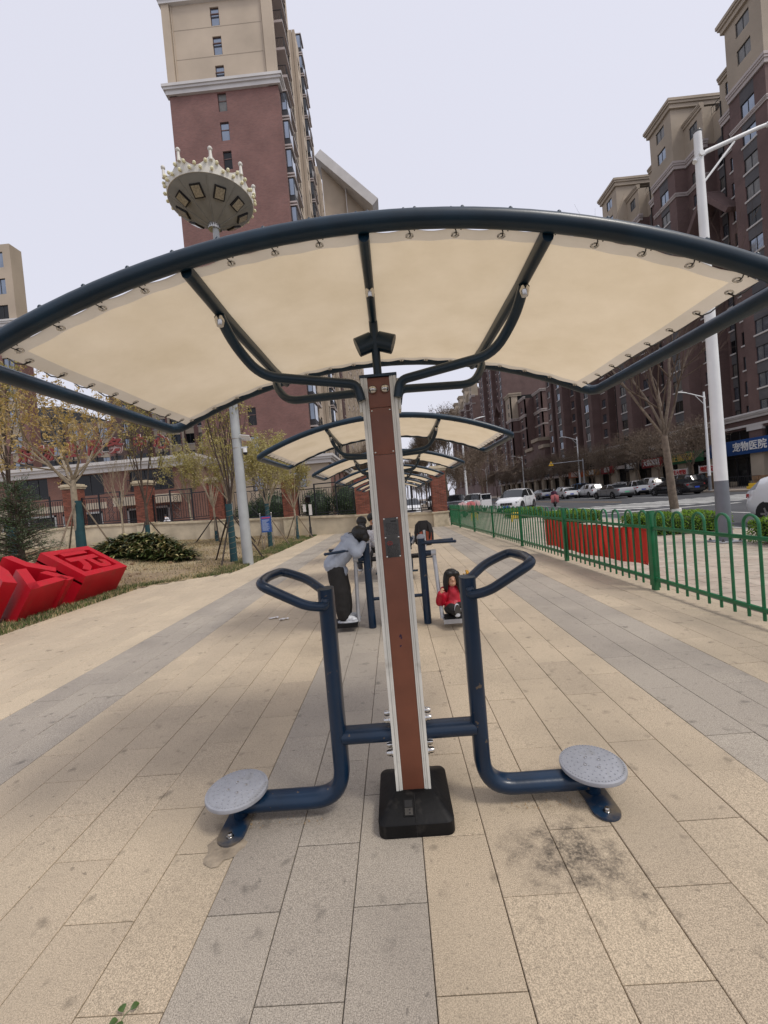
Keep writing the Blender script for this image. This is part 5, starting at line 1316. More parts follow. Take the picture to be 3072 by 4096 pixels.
for i, (a, b) in enumerate(zip(PXs, PXs[1:])):
    if i > 6: break
    xa, xb = a - .42, b + .42; xc = (xa + xb) / 2; zc_ = cap_z(xc) + .03; yc = wy(xc)
    rp_ = thing('railing_panel', pan_lab[i], 'railing', (xc, yc, zc_), math.atan2(wy(xa) - wy(xb), xa - xb), group='iron railing panels on the boundary wall')
    L_ = xa - xb
    for sx in (-1, 1):
        MB().b2(sx * (L_ / 2 - .03) - .03, sx * (L_ / 2 - .03) + .03, -.03, .03, .0, 1.62).build('end_post', 'iron', rp_)
        MB().b2(sx * .62 - .035, sx * .62 + .035, -.035, .035, .0, 1.80).build('mid_post', 'iron', rp_)
    MB().b2(-L_ / 2, L_ / 2, -.02, .02, .13, .17).build('bottom_rail', 'iron', rp_); MB().b2(-L_ / 2, L_ / 2, -.02, .02, .0, .05).build('bottom_rail', 'iron', rp_)
    for s0, s1 in ((-L_ / 2, -.655), (.655, L_ / 2)): MB().b2(s0, s1, -.025, .025, 1.50, 1.56).build('top_rail', 'iron', rp_)
    MB().b2(-.655, .655, -.025, .025, 1.74, 1.80).b2(-.585, .585, -.018, .018, 1.5, 1.54).build('top_rail', 'iron', rp_)
    if i != 1: obj('lattice', lat, rp_, (-.32 if i % 2 else .0, 0, .16))
    nb = int(L_ / .14)
    for q in range(1, nb):
        x = -L_ / 2 + L_ * q / nb
        if abs(abs(x) - .62) < .06 or (i != 1 and abs(x - (-.32 if i % 2 else 0)) < .22): continue
        obj('bar', barl, rp_, (x, 0, .16))

# ------------------------------------------------------------ trees on the lawn
mat('wrap_green', (.012, .055, .066), .75, 0, .2, 6, .3, 25); mat('bark_pale', (.33, .275, .20), .9, 0, .25, 9, .5, 30); mat('bark_dark', (.075, .055, .042), .9, 0, .3, 9, .5, 30); mat('stake_pale', (.22, .17, .12), .9, 0, .2, 8, .4, 30); mat('stake_dark', (.05, .038, .03), .9)
leaf_mat('bud_gold', (.42, .30, .12), .3, .25); leaf_mat('bud_lime', (.36, .31, .12), .3, .25); mat('twig_pale', (.24, .19, .125), .9); mat('twine', (.30, .24, .15), .9)
w_, t_, nd = grow(101, 2.35, .125, 5, 4, 2.0, .80, .16, kids=(7, 4, 4, 3), shrink=.62, wob=.22, lean=(-.015, 0)); TA = tree_meshes('budding_a', w_, t_, 'bark_pale', 'twig_pale', bud_mesh(nd[::3], 1, 9, .040, .045, .04, 2.6), 'bud_gold')
w_, t_, nd = grow(104, 2.0, .085, 4, 4, 2.3, .30, .22, kids=(5, 4, 4, 3), shrink=.64, wob=.14, lean=(-.02, 0)); TB = tree_meshes('budding_b', w_, t_, 'bark_dark', 'bark_dark', bud_mesh(nd[::4], 2, 8, .036, .045, .03, 2.6), 'bud_lime')
w_, t_, nd = grow(107, 1.75, .075, 6, 4, 1.55, .52, .16, kids=(9, 4, 4, 3), shrink=.6, wob=.16); TC = tree_meshes('budding_c', w_, t_, 'bark_pale', 'twig_pale', bud_mesh(nd[::4], 3, 8, .038, .05, .03, 2.6), 'bud_lime')
w_, t_, nd = grow(109, 1.6, .055, 6, 4, 1.3, .42, .22, kids=(9, 3, 3, 2), shrink=.62, wob=.12); TD = tree_meshes('sapling', w_, t_, 'bark_pale', 'twig_pale')
def staked(tm, name, label, x, y, rz, sc, wrap_h, wr, stakes, spread=.9, sh=1.5, dark=False, twine=True):
    z = lawn_z(x, y); t = place_tree(tm, name, label, (x, y, z), rz, sc, 'staked young trees on the lawn')
    if wrap_h:
        w_ = MB().tube([(0, 0, -.03), (.004, 0, wrap_h * .5), (-.006, 0, wrap_h)], [wr * 1.1, wr, wr * .97], 14).build('trunk_wrap', 'wrap_green', t)
        if twine:
            tw_ = MB(); k = int(wrap_h / .17)
            for q in range(k): tw_.tube([(wr * 1.05 * a, wr * 1.05 * c_, .12 + q * .17 + .03 * a) for a, c_ in circ(12)], .004, 4, closed=True)
            tw_.build('twine', 'twine', t)
    for q in range(stakes):
        a = 2 * math.pi * q / stakes + rz * 0 + .5; fx, fy = math.cos(a) * spread, math.sin(a) * spread
        dz = (lawn_z(x + fx * sc, y + fy * sc) - z) / sc
        MB().tube([(fx, fy, dz - .05), (wr * .9 * math.cos(a + .3), wr * .9 * math.sin(a + .3), sh)], [.028, .022], 7).build('stake', 'stake_dark' if dark else 'stake_pale', t).rotation_euler = (0, 0, -rz)
    return t
staked(TA, 'budding_tree', 'big budding tree with golden catkins, green-wrapped trunk, behind the red letters', -10.15, 13.0, .4, 1.0, 1.62, .135, 3, 1.0, 1.55, twine=False)
staked(TB, 'budding_tree', 'slim budding tree with twine-bound green wrap left of the tall grey mast', -5.22, 12.95, 1.0, 1.0, 1.85, .105, 3, .95, 1.45, dark=True)
staked(TC, 'budding_tree', 'yellow-green budding tree with wrapped trunk behind the blue notice board', -5.35, 17.3, .2, 1.05, 1.75, .085, 3, .8, 1.2)
staked(TC, 'budding_tree', 'yellow-green budding tree nearest to the paving, beside the garden lamp', -4.95, 20.6, 2.6, .98, 1.2, .075, 3, .8, 1.25)
staked(TD, 'sapling', 'pale bare sapling with stakes in front of a brick pillar', -9.15, 20.8, .3, 1.25, .45, .07, 4, .85, 1.0, dark=True)
staked(TB, 'budding_tree', 'dark two-stemmed tree behind the strap-leaved shrub', -10.75, 17.6, 2.2, 1.05, 1.05, .095, 3, .9, 1.2, dark=True, twine=False)
staked(TD, 'sapling', 'thin bare sapling between the big tree and the shrub', -14.05, 20.9, 1.4, 1.2, 0, .06, 0)
staked(TB, 'budding_tree', 'budding tree with wrapped trunk at the left edge behind the conifer', -12.6, 13.2, .9, 1.05, 1.1, .12, 3, .9, 1.3)
staked(TC, 'budding_tree', 'leafing tree partly hidden behind the grey mast', -7.6, 19.0, 4.0, 1.15, 0, .07, 3, .9, 1.2, dark=True)
place_tree(TC, 'budding_tree', 'budding tree inside the railings left of the annex door', (-13.2, 26.5, .45), 1.9, 1.3, 'trees inside the railings')
place_tree(TC, 'budding_tree', 'budding tree inside the railings right of the drain pipe', (-8.4, 27.5, .45), .9, 1.45, 'trees inside the railings')

# conifer
def conifer():
    x, y = -9.55, 10.2; t = thing('conifer', 'dark green shaggy conifer at the left edge of the lawn', 'tree', (x, y, lawn_z(x, y)))
    t.scale = (1.15, 1.15, 1.12)
    MB().tube([(.1, 0, -.05), (.02, 0, .5), (0, 0, 2.2)], [.075, .06, .03], 8).build('trunk', 'bark_dark', t)
    rn = random.Random(8); vs, fs, ms = [], [], []; br = MB()
    for q in range(210):
        h = .42 + 1.75 * rn.random() ** 1.15; rad = (1.0 - (h - .3) / 2.25) * .80 + .1; a = rn.uniform(0, 6.28)
        p0 = Vector((0, 0, h - .12)); p1 = Vector((math.cos(a) * rad, math.sin(a) * rad, h + rn.uniform(-.08, .16)))
        br.tube([p0, p0.lerp(p1, .6) + Vector((0, 0, .03)), p1], [.011, .007, .003], 4)
        for s_ in range(48):
            f = rn.uniform(.2, 1.06); c = p0.lerp(p1, f) + Vector((rn.gauss(0, .05), rn.gauss(0, .05), rn.gauss(0, .045)))
            d = ((p1 - p0).normalized() + Vector((rn.gauss(0, .7), rn.gauss(0, .7), rn.gauss(0, .6)))).normalized(); o_ = d.orthogonal().normalized(); l_ = rn.uniform(.03, .08); o = len(vs)
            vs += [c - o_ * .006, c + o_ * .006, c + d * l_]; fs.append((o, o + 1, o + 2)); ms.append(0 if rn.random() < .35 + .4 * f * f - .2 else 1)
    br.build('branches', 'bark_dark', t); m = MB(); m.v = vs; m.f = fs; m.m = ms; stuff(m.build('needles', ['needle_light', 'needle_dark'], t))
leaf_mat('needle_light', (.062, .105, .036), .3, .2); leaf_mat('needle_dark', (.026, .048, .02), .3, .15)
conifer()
# strap-leaved shrub: arching leaves from many crowns
mat('strap_green', (.085, .115, .032), .45, 0, .35, 4); mat('strap_dark', (.032, .048, .016), .5, 0, .3, 4); mat('strap_pale', (.42, .36, .16), .6, 0, .3, 4)
def straps():
    t = thing('strap_leaf_shrub', 'low spreading shrub of dark strap-shaped leaves with pale tips on the lawn', 'shrub', (-8.3, 13.4, lawn_z(-8.3, 13.4))); rn = random.Random(12); m = MB(); zb = t.location.z
    for q in range(230):
        a = rn.uniform(0, 6.28); rr_ = math.sqrt(rn.random()); cx, cy = 1.52 * rr_ * math.cos(a), .75 * rr_ * math.sin(a)
        base = Vector((cx, cy, lawn_z(-8.3 + cx, 13.4 + cy) - zb + .05 + .58 * (1 - rr_ ** 2)))
        for l in range(13):
            b = rn.uniform(0, 6.28); Ln = rn.uniform(.30, .62); w_ = rn.uniform(.022, .038); up = rn.uniform(.25, 1.1); d = Vector((math.cos(b), math.sin(b), up)).normalized(); s_ = Vector((-math.sin(b), math.cos(b), 0)); p_ = base.copy(); pts = []
            for k in range(4):
                pts.append((p_.copy(), w_ * (1, 1.15, .85, .1)[k])); p_ = p_ + d * Ln / 3; d = (d + Vector((0, 0, -.42))).normalized()
            o = len(m.v); mi = 2 if rn.random() < .22 + .30 * (up > .85) else (0 if rn.random() < .6 else 1)
            for pt_, ww in pts: m.v += [tuple(pt_ - s_ * ww), tuple(pt_ + s_ * ww)]
            for k in range(3): m.f.append((o + 2 * k, o + 2 * k + 1, o + 2 * k + 3, o + 2 * k + 2)); m.m.append(mi)
    m.build('leaves', ['strap_green', 'strap_dark', 'strap_pale'], t)
    MB().grid(lambda u, v: (1.4 * (2 * u - 1), .65 * (2 * v - 1), lawn_z(-8.3 + 1.4 * (2 * u - 1), 13.4 + .65 * (2 * v - 1)) - zb + .28 * max(0, 1 - (2 * u - 1) ** 2 - (2 * v - 1) ** 2)), 14, 8).build('root_mass', 'strap_dark', t)
straps()
# evergreen shrubs behind the railings
def mass(label, x, y, rx, ry, h, seed, n=5200):
    t = thing('evergreen_shrub', label, 'shrub', (x, y, .42), group='dark evergreen shrubs behind the railings'); rn = random.Random(seed); vs, fs, ms = [], [], []
    for q in range(n):
        d = Vector((rn.gauss(0, 1), rn.gauss(0, 1), rn.gauss(0, 1))).normalized(); r_ = rn.uniform(.72, 1.04) + .12 * mnoise.noise(d * 3 + Vector((seed, 0, 0)))
        p_ = Vector((d.x * rx * r_, d.y * ry * r_, h * .5 + d.z * h * .5 * r_)); e = (d + Vector((rn.gauss(0, .6), rn.gauss(0, .6), rn.gauss(0, .6)))).normalized(); o_ = e.orthogonal().normalized(); u_ = e.cross(o_); s_ = rn.uniform(.03, .06); k = len(vs)
        vs += [p_, p_ + o_ * s_ + u_ * s_ * .5, p_ + o_ * s_ * 2, p_ + o_ * s_ - u_ * s_ * .5]; fs.append((k, k + 1, k + 2, k + 3)); ms.append(0 if rn.random() < .3 else 1)
    m = MB(); m.v = vs; m.f = fs; m.m = ms; m.build('foliage', ['needle_light', 'needle_dark'], t); MB().ball((0, 0, h * .5), 1, 12, sc=(rx * .75, ry * .75, h * .38)).build('core', 'needle_dark', t); MB().cyl((0, 0, -.1), (0, 0, h * .4), .05, 8).build('stem', 'bark_dark', t)
mass('dark evergreen shrub behind the railing nearest the exercise stations', -2.7, 25.2, 1.3, .8, 2.6, 1); mass('dark evergreen shrub behind the railing next to the brick pillar', -4.7, 25.4, 1.1, .8, 2.3, 2); mass('dark evergreen shrub behind the notice board railing', -7.4, 25.0, 1.5, .8, 2.4, 3); mass('low dark evergreen shrub behind the railing right of the pale sapling', -9.0, 25.2, .9, .7, 1.9, 4, 3000)

# ------------------------------------------------------------ crown-topped mast, camera, notice board, garden lamp
mat('mast_grey', (.36, .38, .38), .45, .1, .1, 3); mat('crown_white', (.62, .60, .54), .5, 0, .1, 3); mat('crown_under', (.22, .22, .20), .7, 0, .15, 3); mat('bulb_yellow', (.70, .66, .42), .4); mat('lamp_glass', (.30, .27, .20), .15, 0, .3, 20)
def mast():
    x, y = -4.46, 12.1; t = thing('crown_mast', 'tall grey mast topped by a white crown-shaped floodlight ring', 'light mast', (x, y, lawn_z(x, y) - .01)); H = 10.18
    MB().tube([(0, 0, -.05), (0, 0, 5), (-.02, 0, H)], [.155, .122, .085], 18).build('pole', 'mast_grey', t)
    c = thing_part('crown', t, (-.06, 0, H)); RR = 1.17
    n = 48; m = MB(); m.lathe([(.09, -.2), (.14, -.19), (RR - .03, .42), (RR, .46)], n=n); m.build('underside', 'crown_under', c)
    MB().tube([(0, 0, -.30), (0, 0, -.17)], [.17, .17], 16).build('collar', 'steel', c)
    nsp = 9; N_ = nsp * 12; b = MB(); vs = []
    def top(k):
        f = (k % 12) / 12; q = abs(2 * f - 1); return .17 + .30 * q ** 1.7
    for k in range(N_):
        a = 2 * math.pi * k / N_; ca, sa = math.cos(a), math.sin(a); h = top(k); fl = 1 + .05 * h
        vs += [(RR * ca, RR * sa, .44), (RR * fl * ca, RR * fl * sa, .44 + h), ((RR * fl - .03) * ca, (RR * fl - .03) * sa, .44 + h), ((RR - .03) * ca, (RR - .03) * sa, .44)]
    fs = []
    for k in range(N_):
        j = (k + 1) % N_
        for e in range(4): fs.append((4 * k + e, 4 * k + (e + 1) % 4, 4 * j + (e + 1) % 4, 4 * j + e)) if False else fs.append((4 * k + e, 4 * j + e, 4 * j + (e + 1) % 4, 4 * k + (e + 1) % 4))
    b.add(vs, fs); b.build('crown_band', 'crown_white', c, fixn=True)
    spk = MB().tube([(0, 0, -.12), (0, 0, .13)], [.05, .034], 8).ball((0, 0, .17), .062, 10).mesh('spike', ['crown_white'])
    for k in range(nsp):
        a = 2 * math.pi * k / nsp; obj('spike', spk, c, (RR * 1.04 * math.cos(a), RR * 1.04 * math.sin(a), .87))
    bm_ = MB().ball((0, 0, 0), .048, 8).mesh('bulb', ['bulb_yellow']); cup = MB().lathe([(.07, -.03), (.05, .02)], n=8).mesh('cup', ['black'])
    for row, cnt, zz in ((0, 27, .53), (1, 27, None)):
        for k in range(cnt):
            a = 2 * math.pi * (k + .5 * row) / cnt; z = zz if zz else .44 + top(int((k + .5) / cnt * N_)) * .55 + .1
            o = obj('bulb', bm_, c, ((RR + .055) * math.cos(a), (RR + .055) * math.sin(a), z))
    for k in range(9):
        a = 2 * math.pi * (k + .3) / 9; sl = math.atan2(.63, RR - .17); rad = .82; d = Vector((math.cos(a), math.sin(a), 0)); z = -.19 + (rad - .14) * .63 / (RR - .17)
        fl = MB(); fl.box((0, 0, -.02), (.34, .30, .05), 0); fl.box((0, 0, -.05), (.27, .23, .02), 1)
        o = fl.build('floodlight', ['black', 'lamp_glass'], c); o.location = d * rad + Vector((0, 0, z - .01)); o.rotation_euler = (0, -sl, a)
        o.rotation_mode = 'QUATERNION'; o.rotation_quaternion = Quaternion((0, 0, 1), a) @ Quaternion((0, 1, 0), -sl)
    rb = MB()
    for k in range(9):
        a = 2 * math.pi * (k + .8) / 9; rb.tube([(.16 * math.cos(a), .16 * math.sin(a), -.19), ((RR - .04) * math.cos(a), (RR - .04) * math.sin(a), .415)], .012, 5)
    rb.build('seams', 'crown_under', c)
    c.rotation_euler = (0, 0, .25)
mast()
cm = thing('security_camera', 'white dome camera with small solar panel clamped to the grey mast', 'camera', (-4.47, 12.1, 3.45))
MB().b2(.10, .32, -.03, .03, .0, .05).build('bracket', 'steel', cm); MB().tube([(.24, -.02, .0), (.24, -.02, -.12)], .06, 12).build('housing', 'white_paint', cm); MB().ball((.24, -.02, -.14), .065, 12).build('dome', 'lens_black', cm)
for z in (.02, .30): MB().tube([(.132 * a, .132 * c_, z) for a, c_ in circ(20)], .008, 5, closed=True).build('clamp_band', 'steel', cm)
mat('solar', (.02, .025, .04), .15); 
sp_ = MB(); rm = Matrix.Rotation(R(-38), 3, 'X') @ Matrix.Rotation(R(12), 3, 'Y'); sp_.box((.30, -.05, .30), (.30, .22, .015), 0, rm); sp_.box((.30, -.053, .309), (.27, .19, .006), 1, rm); sp_.build('solar_panel', ['white_paint', 'solar'], cm); MB().tube([(.11, 0, .30), (.28, -.03, .28)], .01, 6).build('panel_arm', 'steel', cm)
mat('board_blue', (.02, .085, .32), .4); mat('board_text', (.62, .68, .78), .5); mat('board_red', (.45, .05, .12), .5)
nb_ = thing('notice_board', 'blue notice board with white lines between two steel posts on the lawn', 'notice board', (-5.1, 16.2, lawn_z(-5.1, 16.2)))
for sx in (-1, 1):
    MB().cyl((sx * .225, 0, -.05), (sx * .225, 0, 1.42), .018, 10).build('post', 'steel', nb_); MB().ball((sx * .225, 0, 1.45), .032, 10).build('finial', 'steel', nb_)
bd = MB().b2(-.20, .20, -.012, .012, .70, 1.34).build('board', 'board_blue', nb_)
ln = MB(); rn = random.Random(6)
for k in range(15): ln.b2(-.165, -.165 + rn.uniform(.16, .33), -.016, -.0125, 1.19 - k * .030, 1.199 - k * .030)
ln.build('print', 'board_text', bd); MB().b2(-.17, .17, -.016, -.0125, 1.25, 1.30).build('heading', 'board_red', bd)
gl = thing('garden_lamp', 'black garden lamp post with two white notices, at the end of the paving', 'lamp', (-4.5, 21.7, lawn_z(-4.5, 21.7)))
MB().lathe([(.11, 0), (.11, .06), (.075, .1), (.065, .5), (.045, .54), (.04, 1.7), (.06, 1.75), (.03, 1.78)], n=12).build('post', 'black', gl)
MB().lathe([(.05, 1.78), (.12, 1.84), (.14, 2.08), (.06, 2.13)], n=6).build('lantern', ['glass_dim'], gl); MB().lathe([(.17, 2.10), (.10, 2.19), (.02, 2.24), (.01, 2.32), (0, 2.33)], n=6).build('lantern_roof', 'black', gl)
MB().b2(-.30, -.14, -.02, -.01, 1.35, 1.75).build('notice', 'banner_white', gl); MB().b2(.02, .18, -.07, -.06, 1.15, 1.72).build('notice', 'banner_white', gl); MB().tube([(-.22, -.01, 1.75), (.2, -.04, 1.78)], .012, 6).build('notice_bar', 'black', gl)

# ------------------------------------------------------------ red letter blocks
def lean_frame(x, z):
    up = Vector((-.85, 0, .53)).normalized(); dep = Vector((-.53, 0, -.85)).normalized(); o = Vector((x, 0, z))
    return lambda u, v, d: o + Vector((0, u, 0)) + up * v + dep * d
def letter_yuan():
    t = thing('letter_block', 'red leaning letter block, framed square with the character 元 inside, nearest the shrub', 'letter sculpture', (-6.5, 7.97, 0), group='red letter blocks'); F = lean_frame(.30, .555); W, H_, D_ = 1.27, 1.02, .98
    b = MB(); fr = .15
    for (u0, u1, v0, v1) in ((0, W, 0, fr), (0, W, H_ - fr, H_), (0, fr, fr, H_ - fr), (W - fr, W, fr, H_ - fr)):
        b.prism([(u0, v0), (u1, v0), (u1, v1), (u0, v1)], F, 0, .2)
    b.prism([(0, 0), (W, 0), (W, H_), (0, H_)], F, .16, D_)
    b.build('frame', 'red_paint', t, fixn=True)
    me = txt('元', .80, .14, ('red_paint',), bold=.042)
    o = obj('character', me, t); A = F(W / 2, H_ / 2 - .01, .07); ex = Vector((0, 1, 0)); ey = (F(0, 1, 0) - F(0, 0, 0)); ez = ex.cross(ey)
    o.matrix_local = Matrix(((ex.x, ey.x, ez.x, A.x), (ex.y, ey.y, ez.y, A.y), (ex.z, ey.z, ez.z, A.z), (0, 0, 0, 1)))
letter_yuan()
def poly_letter(label, y0, polys, xo=.30, zo=.555, D_=.98, xb=-6.5):
    t = thing('letter_block', label, 'letter sculpture', (xb, y0, 0), group='red letter blocks'); F = lean_frame(xo, zo)
    for q in polys: MB().prism(q, F, 0, D_).build('stroke', 'red_paint', t, fixn=True)
def ring(pts_out, pts_in): return pts_out + pts_in
# 公: two splayed strokes above, a triangular hook below
poly_letter('red leaning letter block with a triangular opening, the character 公, in the middle', 6.62, [
    [(-.05, .36), (.10, .24), (.30, .62), (.36, 1.04), (.17, 1.06), (.12, .74)],
    [(.60, 1.06), (.78, 1.06), (.82, .80), (1.12, .46), (1.00, .34), (.68, .66)],
    [(.12, .0), (.30, .0), (.62, .60), (.44, .62)],
    [(.12, .0), (.98, .05), (.96, .19), (.20, .17)],
    [(.70, .40), (.86, .42), (1.10, .04), (.93, .0)]])
poly_letter('red leaning letter block with a curved stroke, cut by the left edge of the picture', 5.1, [
    [(.95 + .0 * a, .0 * a) for a in ()] or [(1.10 * math.cos(t), .05 + 1.05 * math.sin(t)) for t in [math.pi / 2 * i / 8 for i in range(9)]] + [(.78 * math.cos(t), .05 + .78 * math.sin(t)) for t in [math.pi / 2 * (8 - i) / 8 for i in range(9)]],
    [(-.25, -.02), (.62, -.02), (.62, .16), (-.25, .16)]])
# litter on the paving
pa = thing('paper_scrap', 'crumpled white paper scrap on the paving, left one', 'litter', (-1.82, 5.70, .002), group='white paper scraps'); pb_ = thing('paper_scrap', 'crumpled white paper scrap on the paving, right one', 'litter', (-1.645, 5.60, .002), group='white paper scraps')
for t, s_ in ((pa, 1), (pb_, 2)):
    rn = random.Random(s_); MB().grid(lambda u, v: ((u - .5) * .13 + .01 * rn.random(), (v - .5) * .05 + .01 * rn.random(), .006 + .018 * rn.random()), 7, 3).build('sheet', 'banner_white', t).rotation_euler = (0, 0, .4)
sg = thing('leaf_sprig', 'small fallen green sprig on the near left paving', 'sprig', (-.955, 1.195, .003)); sg.scale = (.72, .72, .72); mat('sprig_green', (.055, .105, .02), .45, 0, .2, 30)
MB().tube([(0, -.03, .006), (.005, .0, .01), (.03, .03, .012)], .0015, 5).build('stalk', 'sprig_green', sg)
for k, (dx, dy, a, L_) in enumerate(((-.018, .018, 2.3, .034), (.030, .028, .7, .034), (-.022, -.028, 3.7, .034), (.004, -.035, 4.9, .036))):
    MB().grid(lambda u, v: ((u - .0) * L_, (v - .5) * L_ * .95 * math.sin(math.pi * (u * .92 + .04)), .006 + .006 * u * (1 - u) * 4 + .004 * abs(v - .5)), 6, 4).build('leaf', 'sprig_green', sg).matrix_local = Matrix.Translation((dx * .6, dy * .6, .002)) @ Matrix.Rotation(a, 4, 'Z')
# ------------------------------------------------------------ people
def blob(prims, vox, smooth=6, mats=('skin',), disp=0., fr=(16, 16, 16)):
    """one continuous surface from tapered capsules ('c',p0,r0,p1,r1) and ellipsoids ('e',c,(rx,ry,rz),eulers)"""
    m = MB()
    for q in prims:
        if q[0] == 'c':
            p0, r0, p1, r1 = Vector(q[1]), q[2], Vector(q[3]), q[4]
            m.ball(p0, r0, 12); m.ball(p1, r1, 12); m.cyl(p0, p1, r0, 12, 0, r1)
        else:
            mb = MB().ball((0, 0, 0), 1, 16); rm = Matrix.Identity(3)
            if len(q) > 3:
                from mathutils import Euler
                rm = Euler(q[3]).to_matrix()
            m.add([rm @ Vector((v[0] * q[2][0], v[1] * q[2][1], v[2] * q[2][2])) + Vector(q[1]) for v in mb.v], mb.f)
    me = m.mesh('b', list(mats), fixn=False)
    o = bpy.data.objects.new('b', me)
    rmod = o.modifiers.new('r', 'REMESH'); rmod.mode = 'VOXEL'; rmod.voxel_size = vox
    s = o.modifiers.new('s', 'SMOOTH'); s.iterations = smooth; s.factor = .5
    out = evaluated(o); out.shade_smooth()
    if disp:
        for v in out.vertices:
            c = v.co; n1 = mnoise.noise(Vector((c.x * fr[0], c.y * fr[1], c.z * fr[2]))); n2 = mnoise.noise(Vector((c.x * fr[0] * 2.3 + 9, c.y * fr[1] * 2.3, c.z * fr[2] * 2.3)))
            v.co = c + v.normal * disp * ((1 - 2 * abs(n1)) * .8 + n2 * .5)
    return out
def chain(pts): return [('c', a[0], a[1], b[0], b[1]) for a, b in zip(pts, pts[1:])]
def shift(prims, o):
    o = Vector(o); r = []
    for q in prims:
        if q[0] == 'c': r.append(('c', Vector(q[1]) - o, q[2], Vector(q[3]) - o, q[4]))
        else: r.append((q[0], Vector(q[1]) - o) + tuple(q[2:]))
    return r
def hand(c, d, up, s=1., curl=.8):
    """palm and five bent fingers; d = pointing direction, up = back of the hand"""
    c, d, up = Vector(c), Vector(d).normalized(), Vector(up).normalized(); sd = d.cross(up).normalized()
    pr = [('e', c + d * .022 * s, (.020 * s,) * 3)] + [('c', c, .014 * s, c + d * .04 * s + sd * k * .011 * s, .012 * s) for k in (-1, 0, 1)]
    for k, L in ((-1.5, .8), (-.5, 1.), (.5, .95), (1.5, .75)):
        b = c + d * .045 * s + sd * k * .0105 * s; e = b + (d * (1 - curl * .5) - up * curl * .6) * .024 * s * L; f = e + (d * (.5 - curl) - up * .8) * .02 * s * L
        pr += chain([(b, .0068 * s), (e, .0062 * s), (f, .0055 * s)])
    b = c + d * .012 * s + sd * .018 * s; e = b + (d * .5 + sd * .7 - up * .4) * .024 * s; pr += chain([(b, .0085 * s), (e, .0075 * s), (e + (d * .7 - up * .4) * .018 * s, .0065 * s)])
    return pr
def person(label, loc, body, parts, group=None, vox=.009):
    t = thing('person', label, 'person', loc, group=group)
    obj('body', blob(shift(body, loc), vox, 4, ('skin',)), t)
    for nm, pr, mt, vx, sm in parts:
        dsp, fr = {'jacket': (.007, (13, 13, 9)), 'trousers': (.006, (12, 12, 7)), 'hair': (.004, (60, 60, 7))}.get(nm, (0, (1, 1, 1)))
        obj(nm, blob(shift(pr, loc), vx, sm, (mt,), dsp, fr), t)
    return t
def face(t, loc, c, r, fwd, up=(0, 0, 1)):
    """eyes, brows, nose and lips set on the head as small features of the face"""
    c, f, u = Vector(c) - Vector(loc), Vector(fwd).normalized(), Vector(up).normalized(); s = f.cross(u).normalized(); m = MB()
    for k in (-1, 1):
        m.ball(c + f * r * .90 + s * k * r * .36 + u * r * .02, r * .075, 8, 0, (1.4, 1.2, .5)); m.box(c + f * r * .93 + s * k * r * .36 + u * r * .2, (r * .28, r * .05, r * .035), 0)
    m.ball(c + f * r * .84 - u * r * .52, r * .12, 8, 1, (1.3, 1., .38))
    m.build('face_features', ['hair', 'lip'], t)
mat('lip', (.36, .10, .09), .5); mat('gold_foil', (.70, .42, .08), .25, .7, .3, 40); mat('black_coat', (.012, .011, .011), .8, 0, .3, 8, .4, 14); mat('purple_coat', (.055, .012, .035), .8, 0, .3, 6, .4, 10); mat('grey_trouser', (.06, .06, .065), .85)

# child bending over the post, side on, facing right
y = 4.935; P0 = (-.74, y, .107)
legs = []; shoes = []
for dy, dx in ((-.065, 0), (.07, .014)):
    legs += chain([((-.755, y + dy * .8, .745), .108), ((-.725 + dx, y + dy, .48), .102), ((-.71 + dx, y + dy, .27), .088), ((-.712 + dx, y + dy, .195), .074)])
    shoes += [('e', (-.655 + dx * 2, y + dy, .150), (.095, .040, .036)), ('e', (-.715 + dx, y + dy, .168), (.050, .038, .048)), ('e', (-.59 + dx * 2, y + dy, .138), (.045, .037, .024))]
legs += [('e', (-.755, y, .76), (.115, .135, .10))]
jk = [('c', (-.785, y, .80), .118, (-.55, y, 1.03), .112), ('c', (-.78, y - .05, .80), .105, (-.545, y - .06, 1.02), .098), ('c', (-.78, y + .05, .80), .105, (-.545, y + .06, 1.02), .098),
      ('c', (-.80, y - .03, .80), .10, (-.685, y - .03, .715), .070), ('c', (-.80, y + .03, .80), .10, (-.685, y + .03, .715), .070), ('e', (-.545, y, 1.125), (.085, .088, .042), (0, .35, 0)), ('e', (-.60, y, 1.075), (.085, .10, .05), (0, .8, 0)), ('e', (-.50, y, 1.115), (.045, .075, .05), (0, .3, 0))]
for k in (-1, 1):
    jk += chain([((-.525, y + k * .115, 1.02), .064), ((-.475, y + k * .155, .925), .058), ((-.43, y + k * .105, .975), .050), ((-.405, y + k * .065, 1.025), .043)])
hd = (-.432, y, 1.142)
bodyp = chain([((-.755, y, .74), .07), ((-.56, y, 1.0), .08), ((-.49, y, 1.08), .045), (hd, .075)]) + [('e', hd, (.082, .076, .095), (0, 2.2, 0))]
for dy in (-.065, .07): bodyp += chain([((-.755, y + dy, .74), .06), ((-.725, y + dy, .45), .045), ((-.70, y + dy, .16), .035), ((-.63, y + dy, .14), .026)])
for k in (-1, 1): bodyp += chain([((-.52, y + k * .11, 1.02), .04), ((-.47, y + k * .15, .925), .034), ((-.405, y + k * .068, 1.02), .028)]) + hand((-.402, y + k * .066, 1.035), (.35, -k * .35, .55), (.2, -.9 if k < 0 else .9, .3), 1.05, .8)
